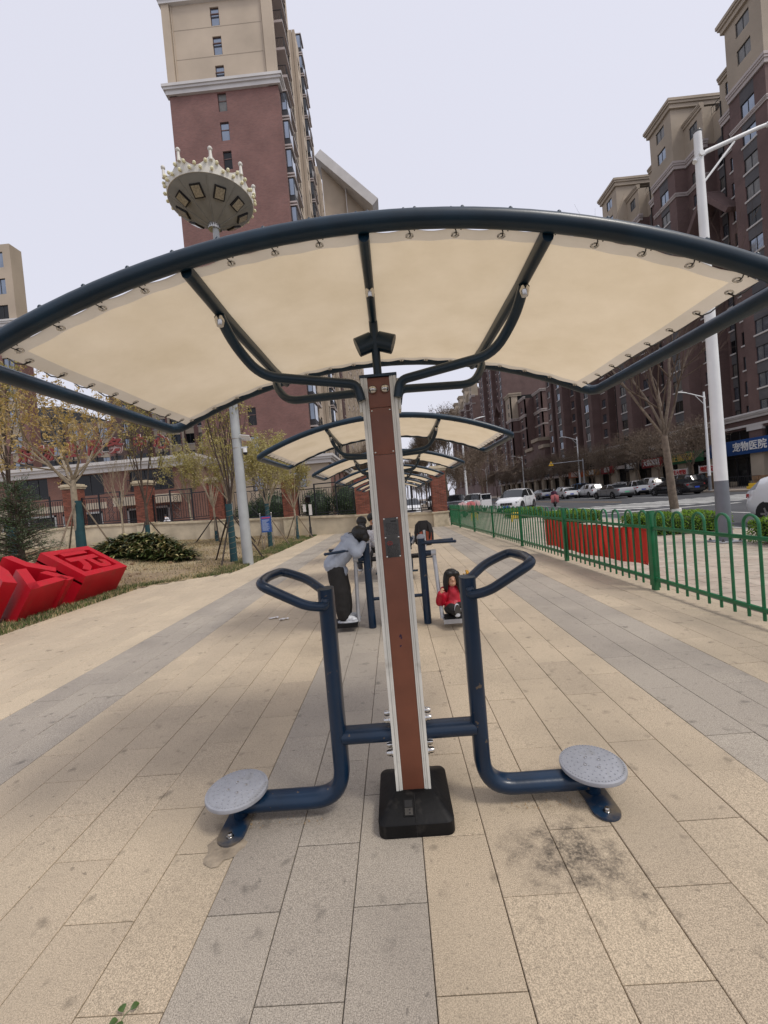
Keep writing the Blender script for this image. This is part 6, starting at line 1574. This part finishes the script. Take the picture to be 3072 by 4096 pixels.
pb = person('child in grey hooded jacket and black trousers bending over the blue post', P0, bodyp, [('jacket', jk, 'jacket_grey', .0095, 5), ('trousers', legs, 'trouser_black', .0095, 5), ('shoes', shoes, 'shoe_white', .006, 2),
    ('hair', [('e', (hd[0] - .006, y, hd[2] + .010), (.100, .096, .100)), ('e', (hd[0] + .050, y, hd[2] - .045), (.062, .080, .075)), ('e', (hd[0] - .04, y, hd[2] - .015), (.065, .088, .055))], 'hair', .007, 5)])
MB().tube([(-.60 + .74, -.02, 1.035), (-.555 + .74, -.06, 1.065), (-.52 + .74, -.075, 1.07)], .006, 6).build('jacket_cord', 'black_coat', pb)
for dy, dx in ((-.065, 0), (.07, .014)):
    MB().prism([(u * .122 + .02, v * .042) for u, v in circ(16)], lambda u, v, d: V(.058 + u + dx * 2, dy + v, d), .0, .020).build('sole', 'shoe_white', pb)

# girl sitting on the right board, facing the camera
gx, gy = .605, 4.80; P1 = (gx, gy, .107)
HD = (gx + .005, gy + .03, .545)
body2 = chain([((gx, gy + .06, .19), .075), ((gx, gy + .06, .38), .072), ((gx, gy + .045, .455), .032), (HD, .06)]) + [('e', HD, (.071, .078, .092)), ('e', (HD[0] + .006, HD[1] - .078, HD[2] - .012), (.012, .016, .016)), ('e', (HD[0], HD[1] - .03, HD[2] - .055), (.048, .05, .04))]
for k in (-1, 1): body2 += [('e', (HD[0] + k * .07, HD[1] + .005, HD[2] - .005), (.012, .018, .024))]
body2 += chain([((gx - .09, gy + .05, .37), .034), ((gx - .145, gy, .27), .03), ((gx - .15, gy - .085, .40), .023)]) + hand((gx - .15, gy - .085, .405), (.35, -.1, .9), (-.8, -.5, .2), .9, .9)
body2 += chain([((gx + .09, gy + .05, .37), .034), ((gx + .15, gy + .02, .40), .03), ((gx + .19, gy, .52), .023)]) + hand((gx + .19, gy, .525), (0, -.1, 1), (.5, -.8, .1), .9, .7)
for k, dz in ((-1, 0), (1, .015)):
    body2 += chain([((gx + k * .05, gy + .03, .165), .05), ((gx + k * .055 + .012, gy - .14, .215 + dz), .042), ((gx + k * .045 + .03, gy - .24, .195), .03)])
red = [('c', (gx, gy + .06, .20), .105, (gx, gy + .06, .385), .088), ('e', (gx, gy + .055, .405), (.118, .07, .05)), ('e', (gx, gy + .02, .22), (.115, .10, .07)), ('e', (gx, gy + .045, .45), (.055, .055, .03))]
red += chain([((gx - .095, gy + .05, .395), .054), ((gx - .16, gy, .275), .056), ((gx - .155, gy - .075, .385), .038)]) + chain([((gx + .095, gy + .05, .395), .052), ((gx + .155, gy + .02, .41), .045), ((gx + .188, gy, .495), .034)])
tro = []; sho = []
for k, dz in ((-1, 0), (1, .015)):
    tro += chain([((gx + k * .05, gy + .04, .17), .068), ((gx + k * .055 + .012, gy - .13, .215 + dz), .056), ((gx + k * .045 + .03, gy - .225, .20), .044)])
    sx = gx + k * .04 + .045
    sho += [('e', (sx, gy - .255, .225), (.036, .028, .078), (-.25, 0, 0)), ('e', (sx, gy - .235, .17), (.034, .04, .036))]
hair2 = [('e', (HD[0], HD[1] + .022, HD[2] + .028), (.092, .092, .088)), ('e', (HD[0], HD[1] + .055, HD[2] - .06), (.088, .055, .12))]
for k in (-1, 1): hair2 += chain([((HD[0] + k * .062, HD[1] - .02, HD[2] + .055), .035), ((HD[0] + k * .082, HD[1] - .02, HD[2] - .03), .030), ((HD[0] + k * .088, HD[1] - .025, HD[2] - .125), .024), ((HD[0] + k * .08, HD[1] - .02, HD[2] - .165), .012)])
hair2 += [('e', (HD[0] - .03, HD[1] - .058, HD[2] + .062), (.04, .025, .036), (0, .5, 0)), ('e', (HD[0] + .036, HD[1] - .056, HD[2] + .062), (.034, .024, .034), (0, -.5, 0))]
for k in (-1, 1): hair2 += chain([((HD[0] + k * .052, HD[1] - .058, HD[2] + .03), .016), ((HD[0] + k * .066, HD[1] - .055, HD[2] - .05), .015), ((HD[0] + k * .07, HD[1] - .05, HD[2] - .13), .010)])
pg = person('long-haired girl in red jacket sitting on the swing board, facing the camera', P1, body2, [('jacket', red, 'red_coat', .009, 5), ('trousers', tro, 'trouser_black', .009, 5), ('shoes', sho, 'shoe_white', .006, 3), ('hair', hair2, 'hair', .007, 5)], vox=.006)
face(pg, P1, HD, .080, (.08, -1, -.05)); pg.scale = (.96, .96, .96); pg.location.z += .012
for k in (-1, 1):
    sx = k * .04 + .045
    MB().prism([(u * .034, v * .075) for u, v in circ(16)], lambda u, v, d: V(sx + u, -.285 + d - v * .25 * 0, .115 + v), -.004, .006).build('sole', 'sole_dark', pg)
    MB().prism([(u * .024, v * .02 - .045) for u, v in circ(12)], lambda u, v, d: V(sx + u, -.2895 + d, .115 + v), -.003, .003).build('heel_patch', 'shoe_white', pg)
ft = thing('foil_pinwheel', 'crumpled golden foil toy held up by the girl', 'toy', (gx + .195, gy - .01, .56)); rn = random.Random(3); m = MB()
for q in range(26): m.ball((rn.gauss(0, .022), rn.gauss(0, .018), .02 + rn.gauss(0, .02)), rn.uniform(.008, .018), 6)
m.build('foil', 'gold_foil', ft); MB().tube([(0, 0, -.06), (0, 0, .02)], .004, 6).build('stick', 'stake_pale', ft)

# seated pair at the third station
def seated(label, x, y, z, fw_, jacket, tr, hairlong, mask=False, shoe='shoe_white'):
    f = Vector(fw_).normalized(); s = Vector((f.y, -f.x, 0)); B = Vector((x, y, z)); U = Vector((0, 0, 1))
    H = B + U * .66 + f * .02
    bd = chain([(B + U * .06, .10), (B + U * .42, .10), (B + U * .53, .045), (H, .08)]) + [('e', H, (.085, .085, .11)), ('e', H + f * .088 - U * .01, (.018, .018, .02))]
    jk = [('c', B + U * .05, .145, B + U * .40, .135), ('c', B + U * .44 - s * .12, .07, B + U * .44 + s * .12, .07)]; tp = []; shp = []
    for k in (-1, 1):
        a, b, c = B + U * .43 + s * k * .17, B + U * .20 + s * k * .23 + f * .06, B + U * .17 + s * k * .10 + f * .26
        jk += chain([(a, .065), (b, .055), (c, .045)]); bd += chain([(a, .04), (b, .035), (c, .028)]) + hand(c, f - s * k * .4, U, 1., .8)
        h, kn, an = B + s * k * .09 + U * .03, B + s * k * .10 + f * .38 + U * .05, B + s * k * .10 + f * .40 - U * .28
        tp += chain([(h, .095), (kn, .075), (an, .055)]); bd += chain([(h, .07), (kn, .055), (an, .04), (an + f * .1 - U * .05, .03)]); shp += [('e', an + f * .06 - U * .06, (.055 + abs(f.x) * .05, .055 + abs(f.y) * .05, .04))]
    hr = [('e', H - f * .02 + U * .03, (.105, .105, .105))]
    if hairlong: hr += [('e', H - f * .06 - U * .12, (.085, .085, .17))]
    else: hr += [('e', H - f * .09 + U * .05, (.05, .05, .05))]
    t = person(label, tuple(B), bd, [('jacket', jk, jacket, .014, 5), ('trousers', tp, tr, .014, 5), ('shoes', shp, shoe, .011, 3), ('hair', hr, 'hair', .011, 4)], vox=.012)
    if mask: obj('face_mask', blob(shift([('e', H + f * .055 - U * .05, (.062, .062, .045))], tuple(B)), .01, 3, ('mask_blue',)), t)
    else: face(t, tuple(B), H, .095, f)
    return t
seated('seated person with long dark hair in white jacket, seen from behind', -.66, 8.15, .47, (-.1, 1, 0), 'white_cloth', 'grey_trouser', True)
seated('seated person in black coat with pale blue face mask, looking right', -.50, 9.0, .50, (.75, -.65, 0), 'black_coat', 'black_coat', False, True)
bg_ = thing('carrier_bag', 'white plastic carrier bag with red print beside the masked person', 'bag', (-.43, 8.62, .66)); bm = MB()
loft(bm, [[(x, y, z) for x, y in rrect(a, b, min(a, b) * .5, 3)] for z, a, b in ((0, .08, .05), (.06, .115, .07), (.18, .11, .065), (.28, .075, .04))]); bm.build('bag', 'banner_white', bg_)
for k in (-1, 1): MB().tube(fillet([(k * .05, 0, .27), (k * .04, 0, .40), (k * .01, 0, .42)], .03, 3), .006, 5).build('handle', 'banner_white', bg_)
MB().b2(-.085, .085, -.074, -.068, .06, .14).build('red_print', 'red_cloth', bg_)
bp = thing('backpack', 'black backpack with orange panels hung on the third station seat', 'backpack', (.53, 7.78, .62)); bm = MB()
loft(bm, [[(x, y, z) for x, y in rrect(a, b, min(a, b) * .6, 4)] for z, a, b in ((0, .12, .08), (.05, .175, .11), (.25, .18, .115), (.40, .15, .095), (.47, .08, .05))]); bm.build('bag', 'black_coat', bp)
mat('orange_panel', (.30, .06, .025), .6); 
for k in (-1, 1):
    MB().prism([(k * .035 + k * u, v) for u, v in ((0, 0), (.09, .02), (.10, .17), (.0, .21))], lambda u, v, d: V(u, -.120 + d, .07 + v), -.008, .008).build('pocket_panel', 'orange_panel', bp)
    MB().tube(fillet([(k * .08, -.10, .08), (k * .11, -.16, .25), (k * .08, -.07, .44)], .05, 4), .018, 6).build('strap', 'black_coat', bp)
MB().b2(-.022, .022, -.128, -.118, .03, .30).build('zip', 'galv', bp)

# worker at the annex entrance and rider on the road
def standing(label, B, fw_, coat, tr, bend=0., hgt=1.):
    f = Vector(fw_).normalized(); s = Vector((f.y, -f.x, 0)); B = Vector(B); U = Vector((0, 0, 1)); q = hgt
    hp = B + U * .85 * q; shd = hp + (U * math.cos(bend) + f * math.sin(bend)) * .48 * q; H = shd + (U * math.cos(bend * .7) + f * math.sin(bend * .7)) * .22 * q
    bd = chain([(hp, .11), (shd, .1), (H, .08)]) + [('e', H, (.09, .09, .11))]; jk = [('c', hp, .15, shd, .15)]; tp = []; shp = []
    for k in (-1, 1):
        a = shd + s * k * .17; b = a + f * .12 - U * .22; c = b + f * .2 - U * .1; jk += chain([(a, .07), (b, .06), (c, .05)]); bd += chain([(a, .04), (b, .04), (c, .03)]) + hand(c, f, U, 1.)
        kn, an = B + s * k * .1 + U * .45 * q + f * .03, B + s * k * .1 + U * .08; tp += chain([(hp + s * k * .08, .1), (kn, .08), (an, .06)]); bd += chain([(hp + s * k * .08, .07), (kn, .06), (an, .04)]); shp += [('e', an + f * .06 - U * .03, (.09, .09, .05))]
    return person(label, tuple(B), bd, [('jacket', jk, coat, .02, 4), ('trousers', tp, tr, .02, 4), ('shoes', shp, 'shoe_white', .015, 2), ('hair', [('e', H + U * .03 - f * .02, (.105, .105, .1))], 'hair', .015, 3)], vox=.016)
standing('distant person in white and blue top at the annex entrance', (-16.9, 30.6, .42), (-1, -.2, 0), 'white_cloth', 'grey_trouser', .5)
for k, (x, lb) in enumerate(((-17.9, 'red-topped table at the annex entrance, right one'), (-19.6, 'red-topped table at the annex entrance, middle one'), (-22.3, 'red-topped table at the annex entrance, left one'))):
    t = thing('table', lb, 'table', (x, 30.7, .42), group='red tables at the annex entrance'); MB().b2(-.6, .6, -.3, .3, .72, .78).build('table_top', 'red_cloth', t)
    for a in (-1, 1):
        for b_ in (-1, 1): MB().b2(a * .55 - .025, a * .55 + .025, b_ * .26 - .025, b_ * .26 + .025, 0, .72).build('leg', 'iron', t)

# ------------------------------------------------------------ vehicles
mat('car_white', (.70, .71, .72), .25, 0, coat=.8); mat('car_black', (.008, .008, .010), .2, 0, coat=.8); mat('car_silver', (.30, .31, .32), .3, .5, coat=.6); mat('car_blue', (.05, .17, .36), .3, 0, coat=.6); mat('car_dark', (.03, .03, .035), .28, 0, coat=.7); mat('car_red', (.20, .03, .03), .3, 0, coat=.6); mat('car_grey', (.12, .125, .13), .3, .3, coat=.6)
mat('car_glass', (.010, .013, .016), .06, 0, spec=.8); mat('tyre', (.012, .012, .012), .85); mat('rim', (.28, .28, .29), .35, .7); mat('tail_red', (.32, .008, .01), .25); mat('head_glass', (.35, .36, .38), .1, .3); mat('plate_blue', (.015, .06, .38), .4); mat('plate_green', (.12, .42, .24), .4)
SHAPES = dict(
    suv=dict(W=1.86, st=[(2.24, .35, .62, .66, .70), (2.12, .28, .80, .84, .90), (1.25, .25, .98, 1.03, .97), (.42, .24, 1.04, 1.56, 1.), (-.33, .24, 1.06, 1.64, 1.), (-.43, .24, 1.06, 1.64, 1.), (-1.30, .24, 1.08, 1.60, 1.), (-1.42, .24, 1.08, 1.59, 1.), (-1.85, .26, 1.10, 1.50, .97), (-2.15, .32, 1.02, 1.08, .92), (-2.26, .42, .72, .76, .86)], wind=(2, 8), pil=(4, 6, 7), wb=(1.36, -1.36), wr=.35),
    sedan=dict(W=1.84, st=[(2.40, .32, .58, .61, .68), (2.26, .24, .74, .77, .88), (1.20, .22, .90, .94, .97), (.30, .22, .95, 1.37, 1.), (-.42, .22, .97, 1.43, 1.), (-.52, .22, .97, 1.43, 1.), (-1.05, .22, .98, 1.36, 1.), (-1.75, .24, 1.0, 1.04, .98), (-2.30, .30, .98, 1.01, .90), (-2.42, .42, .74, .76, .82)], wind=(2, 6), pil=(4,), wb=(1.45, -1.43), wr=.335),
    hatch=dict(W=1.78, st=[(2.06, .35, .60, .64, .70), (1.95, .26, .78, .82, .90), (1.15, .24, .93, .97, .97), (.35, .23, .97, 1.42, 1.), (-.35, .23, .99, 1.49, 1.), (-.45, .23, .99, 1.49, 1.), (-1.20, .23, 1.02, 1.46, 1.), (-1.32, .23, 1.02, 1.45, 1.), (-1.68, .26, 1.04, 1.38, .98), (-2.0, .32, .98, 1.03, .93), (-2.10, .42, .66, .70, .88)], wind=(2, 8), pil=(4, 6, 7), wb=(1.28, -1.28), wr=.31),
    van=dict(W=1.62, st=[(1.92, .38, .74, .78, .82), (1.84, .28, .92, .96, .94), (1.55, .26, 1.05, 1.10, .97), (1.0, .26, 1.08, 1.78, 1.), (.1, .26, 1.08, 1.86, 1.), (0., .26, 1.08, 1.86, 1.), (-.85, .26, 1.08, 1.86, 1.), (-.95, .26, 1.08, 1.86, 1.), (-1.75, .28, 1.08, 1.82, .98), (-1.90, .34, 1.0, 1.06, .95), (-1.95, .42, .7, .74, .92)], wind=(2, 8), pil=(4, 6), wb=(1.15, -1.2), wr=.28),
    micro=dict(W=1.42, st=[(1.30, .36, .72, .76, .78), (1.22, .28, .86, .90, .92), (1.0, .26, .98, 1.02, .97), (.5, .25, 1.0, 1.50, 1.), (-.2, .25, 1.0, 1.58, 1.), (-.3, .25, 1.0, 1.58, 1.), (-.9, .26, 1.02, 1.54, 1.), (-1.18, .30, .98, 1.04, .96), (-1.26, .40, .7, .74, .9)], wind=(2, 6), pil=(4,), wb=(.85, -.85), wr=.27))
CARM = {}
def car_mesh(kind, paint):
    k = (kind, paint)
    if k in CARM: return CARM[k]
    S_ = SHAPES[kind]; W = S_['W'] / 2; st = S_['st']; rings = []
    for x, zl, zb, zr, wf in st:
        gh = zr - zb > .2; w_ = W * wf; zm = zl + (zb - zl) * .55
        wr_ = w_ * (.76 if gh else .90)
        rings.append([(x, w_ * .90, zl), (x, w_ * .985, zl + .10), (x, w_, zm), (x, w_ * .955, zb), (x, wr_, zr - (.05 if gh else .01)), (x, wr_ * .82, zr), (x, 0, zr + .025)])
    body, glass = MB(), MB()
    for i in range(len(st) - 1):
        a, b = rings[i], rings[i + 1]; g0, g1 = st[i][3] - st[i][2] > .2, st[i + 1][3] - st[i + 1][2] > .2
        for e in range(6):
            isg = False
            if e == 3 and (g0 or g1) and i not in S_['pil']: isg = True
            if e in (4, 5) and (g0 != g1): isg = True
            for sg in (1, -1):
                q = [(p_[0], p_[1] * sg, p_[2]) for p_ in (a[e], a[e + 1], b[e + 1], b[e])]
                f = (0, 1, 2, 3) if sg < 0 else (3, 2, 1, 0)
                (glass if isg else body).add(q, [f])
    for r_, sgn in ((rings[0], 1), (rings[-1], -1)):
        pts = r_ + [(p_[0], -p_[1], p_[2]) for p_ in r_[::-1][1:]]; body.add(pts, [tuple(range(len(pts)))])
    body.b2(st[-1][0] + .25, st[0][0] - .25, -W * .85, W * .85, .17, .34, 1)
    x0 = st[3][0]; xe = st[-3][0]; bz = st[4][3]
    det = []                                  # wheel arches, sills, door gaps
    wa, wb_ = S_['wb']
    for sg in (1, -1):
        for w__ in (wa, wb_): det.append(('wheel_arch', MB().lathe([(S_['wr'] + .07, -.10), (S_['wr'] + .07, .012), (S_['wr'] + .03, .016)], (w__, sg * (W - .015), S_['wr']), 20, 0, axis=(0, sg, 0)).mesh('wheel_arch', ['tyre'])))
        det.append(('sill', MB().b2(wb_ + S_['wr'] + .08, wa - S_['wr'] - .08, sg * (W * .955), sg * (W * .992), .24, .33, 0).mesh('sill', ['tyre'])))
        for x in (x0 - .05 + .32, st[S_['pil'][0]][0] - .05): det.append(('door_gap', MB().b2(x - .006, x + .006, sg * (W * .99), sg * (W * 1.004), .38, st[4][2] - .12, 0).mesh('door_gap', ['tyre'])))
    body.m = [0] * len(body.m) if False else body.m
    out = dict(body=body.mesh('body', [paint, 'black'], merge=True, fixn=True, sharp=.9), glass=glass.mesh('windows', ['car_glass'], merge=True, fixn=True), trim=det)
    CARM[k] = out; return out
TY = {}
def wheel_mesh(r):
    if r not in TY:
        t = MB().lathe([(r * .62, -.10), (r * .94, -.10), (r, -.06), (r, .06), (r * .94, .10), (r * .62, .10)], n=20, axis=(0, 1, 0)); q = MB().lathe([(0, .06), (r * .60, .085), (r * .64, .095), (r * .66, .08), (r * .66, -.08), (0, -.08)], n=20, axis=(0, 1, 0))
        for k in range(5):
            a = 2 * math.pi * k / 5; q.box((r * .34 * math.cos(a), .092, r * .34 * math.sin(a)), (r * .55, .03, .06), 0, Matrix.Rotation(-a, 3, 'Y'))
        TY[r] = (t.mesh('tyre', ['tyre']), q.mesh('rim', ['rim']))
    return TY[r]
def car(kind, paint, x, y, head, label, plate='plate_blue', group='parked and passing cars', z=-.125, door=False):
    """head: heading angle in the ground plane (radians from +X)"""
    t = thing('car', label, 'car', (x, y, z), head, group); S_ = SHAPES[kind]; W = S_['W'] / 2; cmn = car_mesh(kind, paint); st = S_['st']
    b = obj('body', cmn['body'], t); obj('windows', cmn['glass'], t); [obj(n_, m__, b) for n_, m__ in cmn['trim']]; ty, ri = wheel_mesh(S_['wr'])
    for w__ in S_['wb']:
        for sg in (1, -1):
            o = thing_part('wheel', t, (w__, sg * (W - .09), S_['wr'])); o.rotation_euler = (0, 0, 0 if sg > 0 else math.pi); obj('tyre', ty, o); obj('rim', ri, o)
    xf, xr = st[0][0], st[-1][0]; zf = st[1][2]; zr = st[-2][2]; wf = W * st[1][4]; wr_ = W * st[-2][4]
    for sg in (1, -1):
        h = MB(); h.box((st[1][0] - .06, sg * wf * .80, zf - .10), (.26, wf * .34, .10), 0, Matrix.Rotation(sg * -.35, 3, 'Z')); h.build('headlight', 'head_glass', t, bevel=.02)
        h = MB(); h.box((st[-2][0] + .03, sg * wr_ * .80, zr - .14), (.16, wr_ * .36, .14), 0, Matrix.Rotation(sg * .3, 3, 'Z')); h.build('taillight', 'tail_red', t, bevel=.02)
        h = MB(); h.box((st[2][0] - .32, sg * (W + .06), st[2][2] + .06), (.10, .17, .11)); h.build('mirror', paint, t, bevel=.02)
        h = MB(); h.b2(st[5][0] + .25, st[5][0] + .45, sg * (W * .985), sg * (W * 1.012), st[4][2] - .22, st[4][2] - .18); h.build('door_handle', paint, t)
    h = MB(); h.b2(xf - .03, xf + .012, -wf * .52, wf * .52, zf - .30, zf - .12); g = h.build('grille', 'black', t)
    for k in range(7): MB().b2(xf + .012, xf + .022, -wf * .45 + k * wf * .15 - .012, -wf * .45 + k * wf * .15 + .012, zf - .29, zf - .13).build('grille_bar', 'rim', g)
    MB().b2(xf + .004, xf + .02, -.22, .22, zf - .46, zf - .33).build('number_plate', plate, t); MB().b2(xr - .02, xr - .004, -.22, .22, zr - .42, zr - .29).build('number_plate', plate, t); MB().b2(xr - .012, xr + .05, -wr_ * .8, wr_ * .8, .33, .5).build('bumper_insert', 'black', t)
    if door:
        d = MB(); d.b2(0, .9, -.02, .02, .32, .98, 0)
        for a, b_, c, e in ((0, .06, .98, 1.48), (.84, .9, .98, 1.3), (.06, .84, 1.42, 1.48)): d.b2(a, b_, -.02, .02, c, e, 0)
        d.b2(.06, .84, -.006, .006, .98, 1.42, 1); o = d.build('open_door', [paint, 'car_glass'], t); o.location = (.62, W, 0); o.rotation_euler = (0, 0, R(118))
    return t
UP = math.pi / 2
car('suv', 'car_white', 9.3, 31.3, math.atan2(-.82, -.57), 'white off-road car with black grille parked behind the green fence', z=-.0)
car('hatch', 'car_white', 11.75, 10.95, -UP, 'white hatchback cut by the right edge of the picture', z=-.13)
car('sedan', 'car_silver', 22.4, 42.4, UP + .05, 'silver coupe-like sedan with green plate across the road', 'plate_green')
car('sedan', 'car_black', 25.7, 38.0, UP + .1, 'black sedan with blue plate partly behind the forked tree trunk')
car('suv', 'car_black', 28.3, 40.8, UP + .1, 'black off-road car with green plate behind the black sedan', 'plate_green', z=.0)
car('micro', 'car_white', 26.6, 45.4, UP, 'tiny white microcar with its door open between silver and black cars', door=True)
car('suv', 'car_white', 24.9, 52.3, UP, 'white rounded off-road car left of the silver coupe')
car('hatch', 'car_white', 22.5, 54.2, UP, 'white hatchback behind the scooter rider, with red tail lights')
car('van', 'car_blue', 25.9, 57.5, UP, 'small blue and white delivery van across the road')
car('sedan', 'car_silver', 22.0, 61.5, UP, 'distant silver sedan left of the scooter rider')
car('suv', 'car_white', 29.2, 47.4, UP, 'white off-road car parked in front of the shops behind the microcar', z=0); car('sedan', 'car_white', 28.9, 52.8, UP, 'white sedan parked in front of the shops behind the rounded white car', z=0); car('suv', 'car_dark', 26.2, 63.5, UP, 'dark off-road car across the road beyond the van'); car('sedan', 'car_white', 25.8, 70, UP, 'white sedan far across the road, near the warning sign mast'); car('suv', 'car_white', 22.3, 69.5, UP, 'white off-road car far along the road behind the silver sedan')
car('micro', 'car_white', 7.0, 35.6, -2.0, 'small white car with open door left of the white off-road car', door=True, z=0)
car('suv', 'car_dark', 6.0, 39.0, -1.8, 'dark off-road car beyond the fence, nearest of the left row', z=0); car('hatch', 'car_red', 7.6, 42.5, -1.75, 'dark red car partly hidden behind the small white car', z=0); car('suv', 'car_grey', 5.2, 46, -1.7, 'grey off-road car in the left row near the brick pillar', z=0); car('sedan', 'car_dark', 7.2, 51, -1.7, 'dark sedan in the left row behind the second lamp post', z=0); car('van', 'car_white', 5.6, 57, -1.7, 'white van far along the left row of cars', z=0); car('suv', 'car_white', 1.5, 36.5, -1.6, 'white car seen through the railing right of the near pole', z=0)
mat('scoot_cover', (.45, .30, .30), .8); mat('scoot_blanket', (.42, .12, .12), .8)
def scooter(label, x, y, head, paint='car_dark', blanket='scoot_cover', z=0, group='electric scooters'):
    t = thing('scooter', label, 'scooter', (x, y, z), head, group)
    for wx in (.62, -.58):
        o = thing_part('wheel', t, (wx, 0, .24)); q = MB().lathe([(.14, -.05), (.22, -.05), (.24, -.02), (.24, .02), (.22, .05), (.14, .05)], n=16, axis=(0, 1, 0)).build('tyre', 'tyre', o); MB().lathe([(0, .03), (.15, .04), (.15, -.04), (0, -.03)], n=12, axis=(0, 1, 0)).build('rim', 'rim', o)
    b = MB(); loft(b, [[(x_, yy * w_, zz) for yy, zz in ((-1, z0), (1, z0), (1, z1), (.5, z1 + .05), (-.5, z1 + .05), (-1, z1))] for x_, w_, z0, z1 in ((-.85, .10, .45, .62), (-.6, .17, .32, .70), (-.15, .17, .25, .68), (-.02, .15, .22, .36), (.30, .15, .22, .34))]); b.build('body', paint, t)
    MB().b2(.30, .36, -.19, .19, .28, .92).build('leg_shield', paint, t, bevel=.02); MB().tube([(.62, 0, .3), (.42, 0, .95), (.36, 0, 1.02)], .03, 8).build('fork', 'black', t); MB().tube([(.30, -.33, 1.02), (.40, -.1, 1.04), (.40, .1, 1.04), (.30, .33, 1.02)], .016, 8).build('handlebar', 'black', t)
    b = MB(); loft(b, [[(x_, y_ * w_, z_) for y_, z_ in ((-1, .70), (1, .70), (.9, h_), (-.9, h_))] for x_, w_, h_ in ((-.70, .12, .77), (-.3, .15, .79), (-.02, .13, .76))]); b.build('saddle', 'black', t)
    for k in (-1, 1): MB().tube([(.38, k * .2, 1.03), (.40, k * .26, 1.2)], .006, 5).build('mirror_stem', 'black', t); MB().ball((.40, .27 * 1, 1.22), .045, 8, sc=(.4, 1, .8)).build('mirror', 'black', t)
    if blanket: MB().grid(lambda u, v: (.42 + .06 * math.sin(v * 3.1), (u - .5) * .62, 1.04 - .62 * v - .12 * (2 * u - 1) ** 2 + .02 * math.sin(u * 14)), 14, 8).build('wind_blanket', blanket, t)
    return t
scooter('electric scooter with pale blanket behind the fence near the brick pillar', 4.6, 28.6, -1.3, blanket='scoot_cover'); scooter('electric scooter with dark red blanket behind the fence', 5.4, 29.6, -1.4, blanket='scoot_blanket'); scooter('electric scooter with pale blanket left of the small white car', 6.2, 31.5, -1.5, 'car_red', 'scoot_cover'); scooter('bare electric scooter parked closest to the gate pillar', 3.8, 27.2, -1.2, blanket=None)
rs_ = scooter('electric scooter ridden along the road towards the camera', 13.7, 35.2, -UP - .3, 'car_dark', 'scoot_blanket', -.125)
rd_ = seated('rider in purple coat with white face mask on the road scooter', 13.78, 35.45, .66, (-.3, -1, 0), 'purple_coat', 'purple_coat', True, True)

# goods and fittings in front of the shops
mat('carton', (.27, .165, .09), .85, 0, .2, 3); mat('barrier_yellow', (.72, .48, .04), .5)
rn = random.Random(14); places = ['left', 'right']
for sidx, (bx, by, nx_, nz_) in enumerate(((31.6, 40.2, 3, 5), (31.6, 34.2, 4, 3))):
    k = 0
    for iz in range(nz_):
        for ix_ in range(nx_):
            L_ = rn.uniform(.5, .62); k += 1
            t = MB().b2(-.25, .25, -L_ / 2, L_ / 2, 0, .33).b2(-.252, .252, -.03, .03, .05, .332, 1).build('carton', ['carton', 'stake_pale'], None); t.location = (bx + rn.uniform(-.06, .06), by + ix_ * .66 + rn.uniform(-.03, .03), .0 + iz * .335)
            tag(t, 'brown carton, %s tier, %s from the right in the stack %s' % (ordn[iz], ordn[ix_], 'beside the lamp post' if sidx == 0 else 'at the picture edge'), 'carton', 'stacked cartons by the shops')
rl = thing('ramp_railing', 'black metal ramp railing in front of the veterinary shop', 'railing', (31.9, 38.0, 0))
MB().tube([(0, -1.7, 1.0), (0, 1.7, 1.0)], .03, 8).build('top_rail', 'iron', rl); MB().tube([(0, -1.7, .15), (0, 1.7, .15)], .02, 6).build('bottom_rail', 'iron', rl)
bar_ = MB().cyl((0, 0, 0), (0, 0, 1.0), .016, 6).mesh('baluster', ['iron'])
for k in range(18): obj('baluster', bar_, rl, (0, -1.7 + k * .2, 0))
t = thing('road_barrier', 'yellow plastic barrier base with white bars in front of the shops', 'barrier', (29.0, 33.6, 0)); MB().b2(-.25, .25, -.45, .45, 0, .22).b2(-.12, .12, -.40, .40, .22, .45).build('foot', 'barrier_yellow', t, bevel=.03)
for z in (.3, .42): MB().b2(-.03, .03, -3.4, -.4, z - .03, z + .03).build('bar', 'banner_white', t)
for x, y, lb in ((5.9, 20.2, 'yellow parking post behind the green fence, nearer the camera'), (4.6, 23.8, 'yellow parking post behind the green fence near the gate pillar')):
    t = thing('parking_post', lb, 'bollard', (x, y, 0), group='yellow parking posts'); MB().tube(fillet([(-.17, 0, 0), (-.17, 0, .42), (.17, 0, .42), (.17, 0, 0)], .08, 4), .03, 8).build('hoop', 'barrier_yellow', t); MB().b2(-.12, .12, -.015, .015, .15, .36).build('plate', 'barrier_yellow', t)

bpy.data.scenes.remove(TMP)
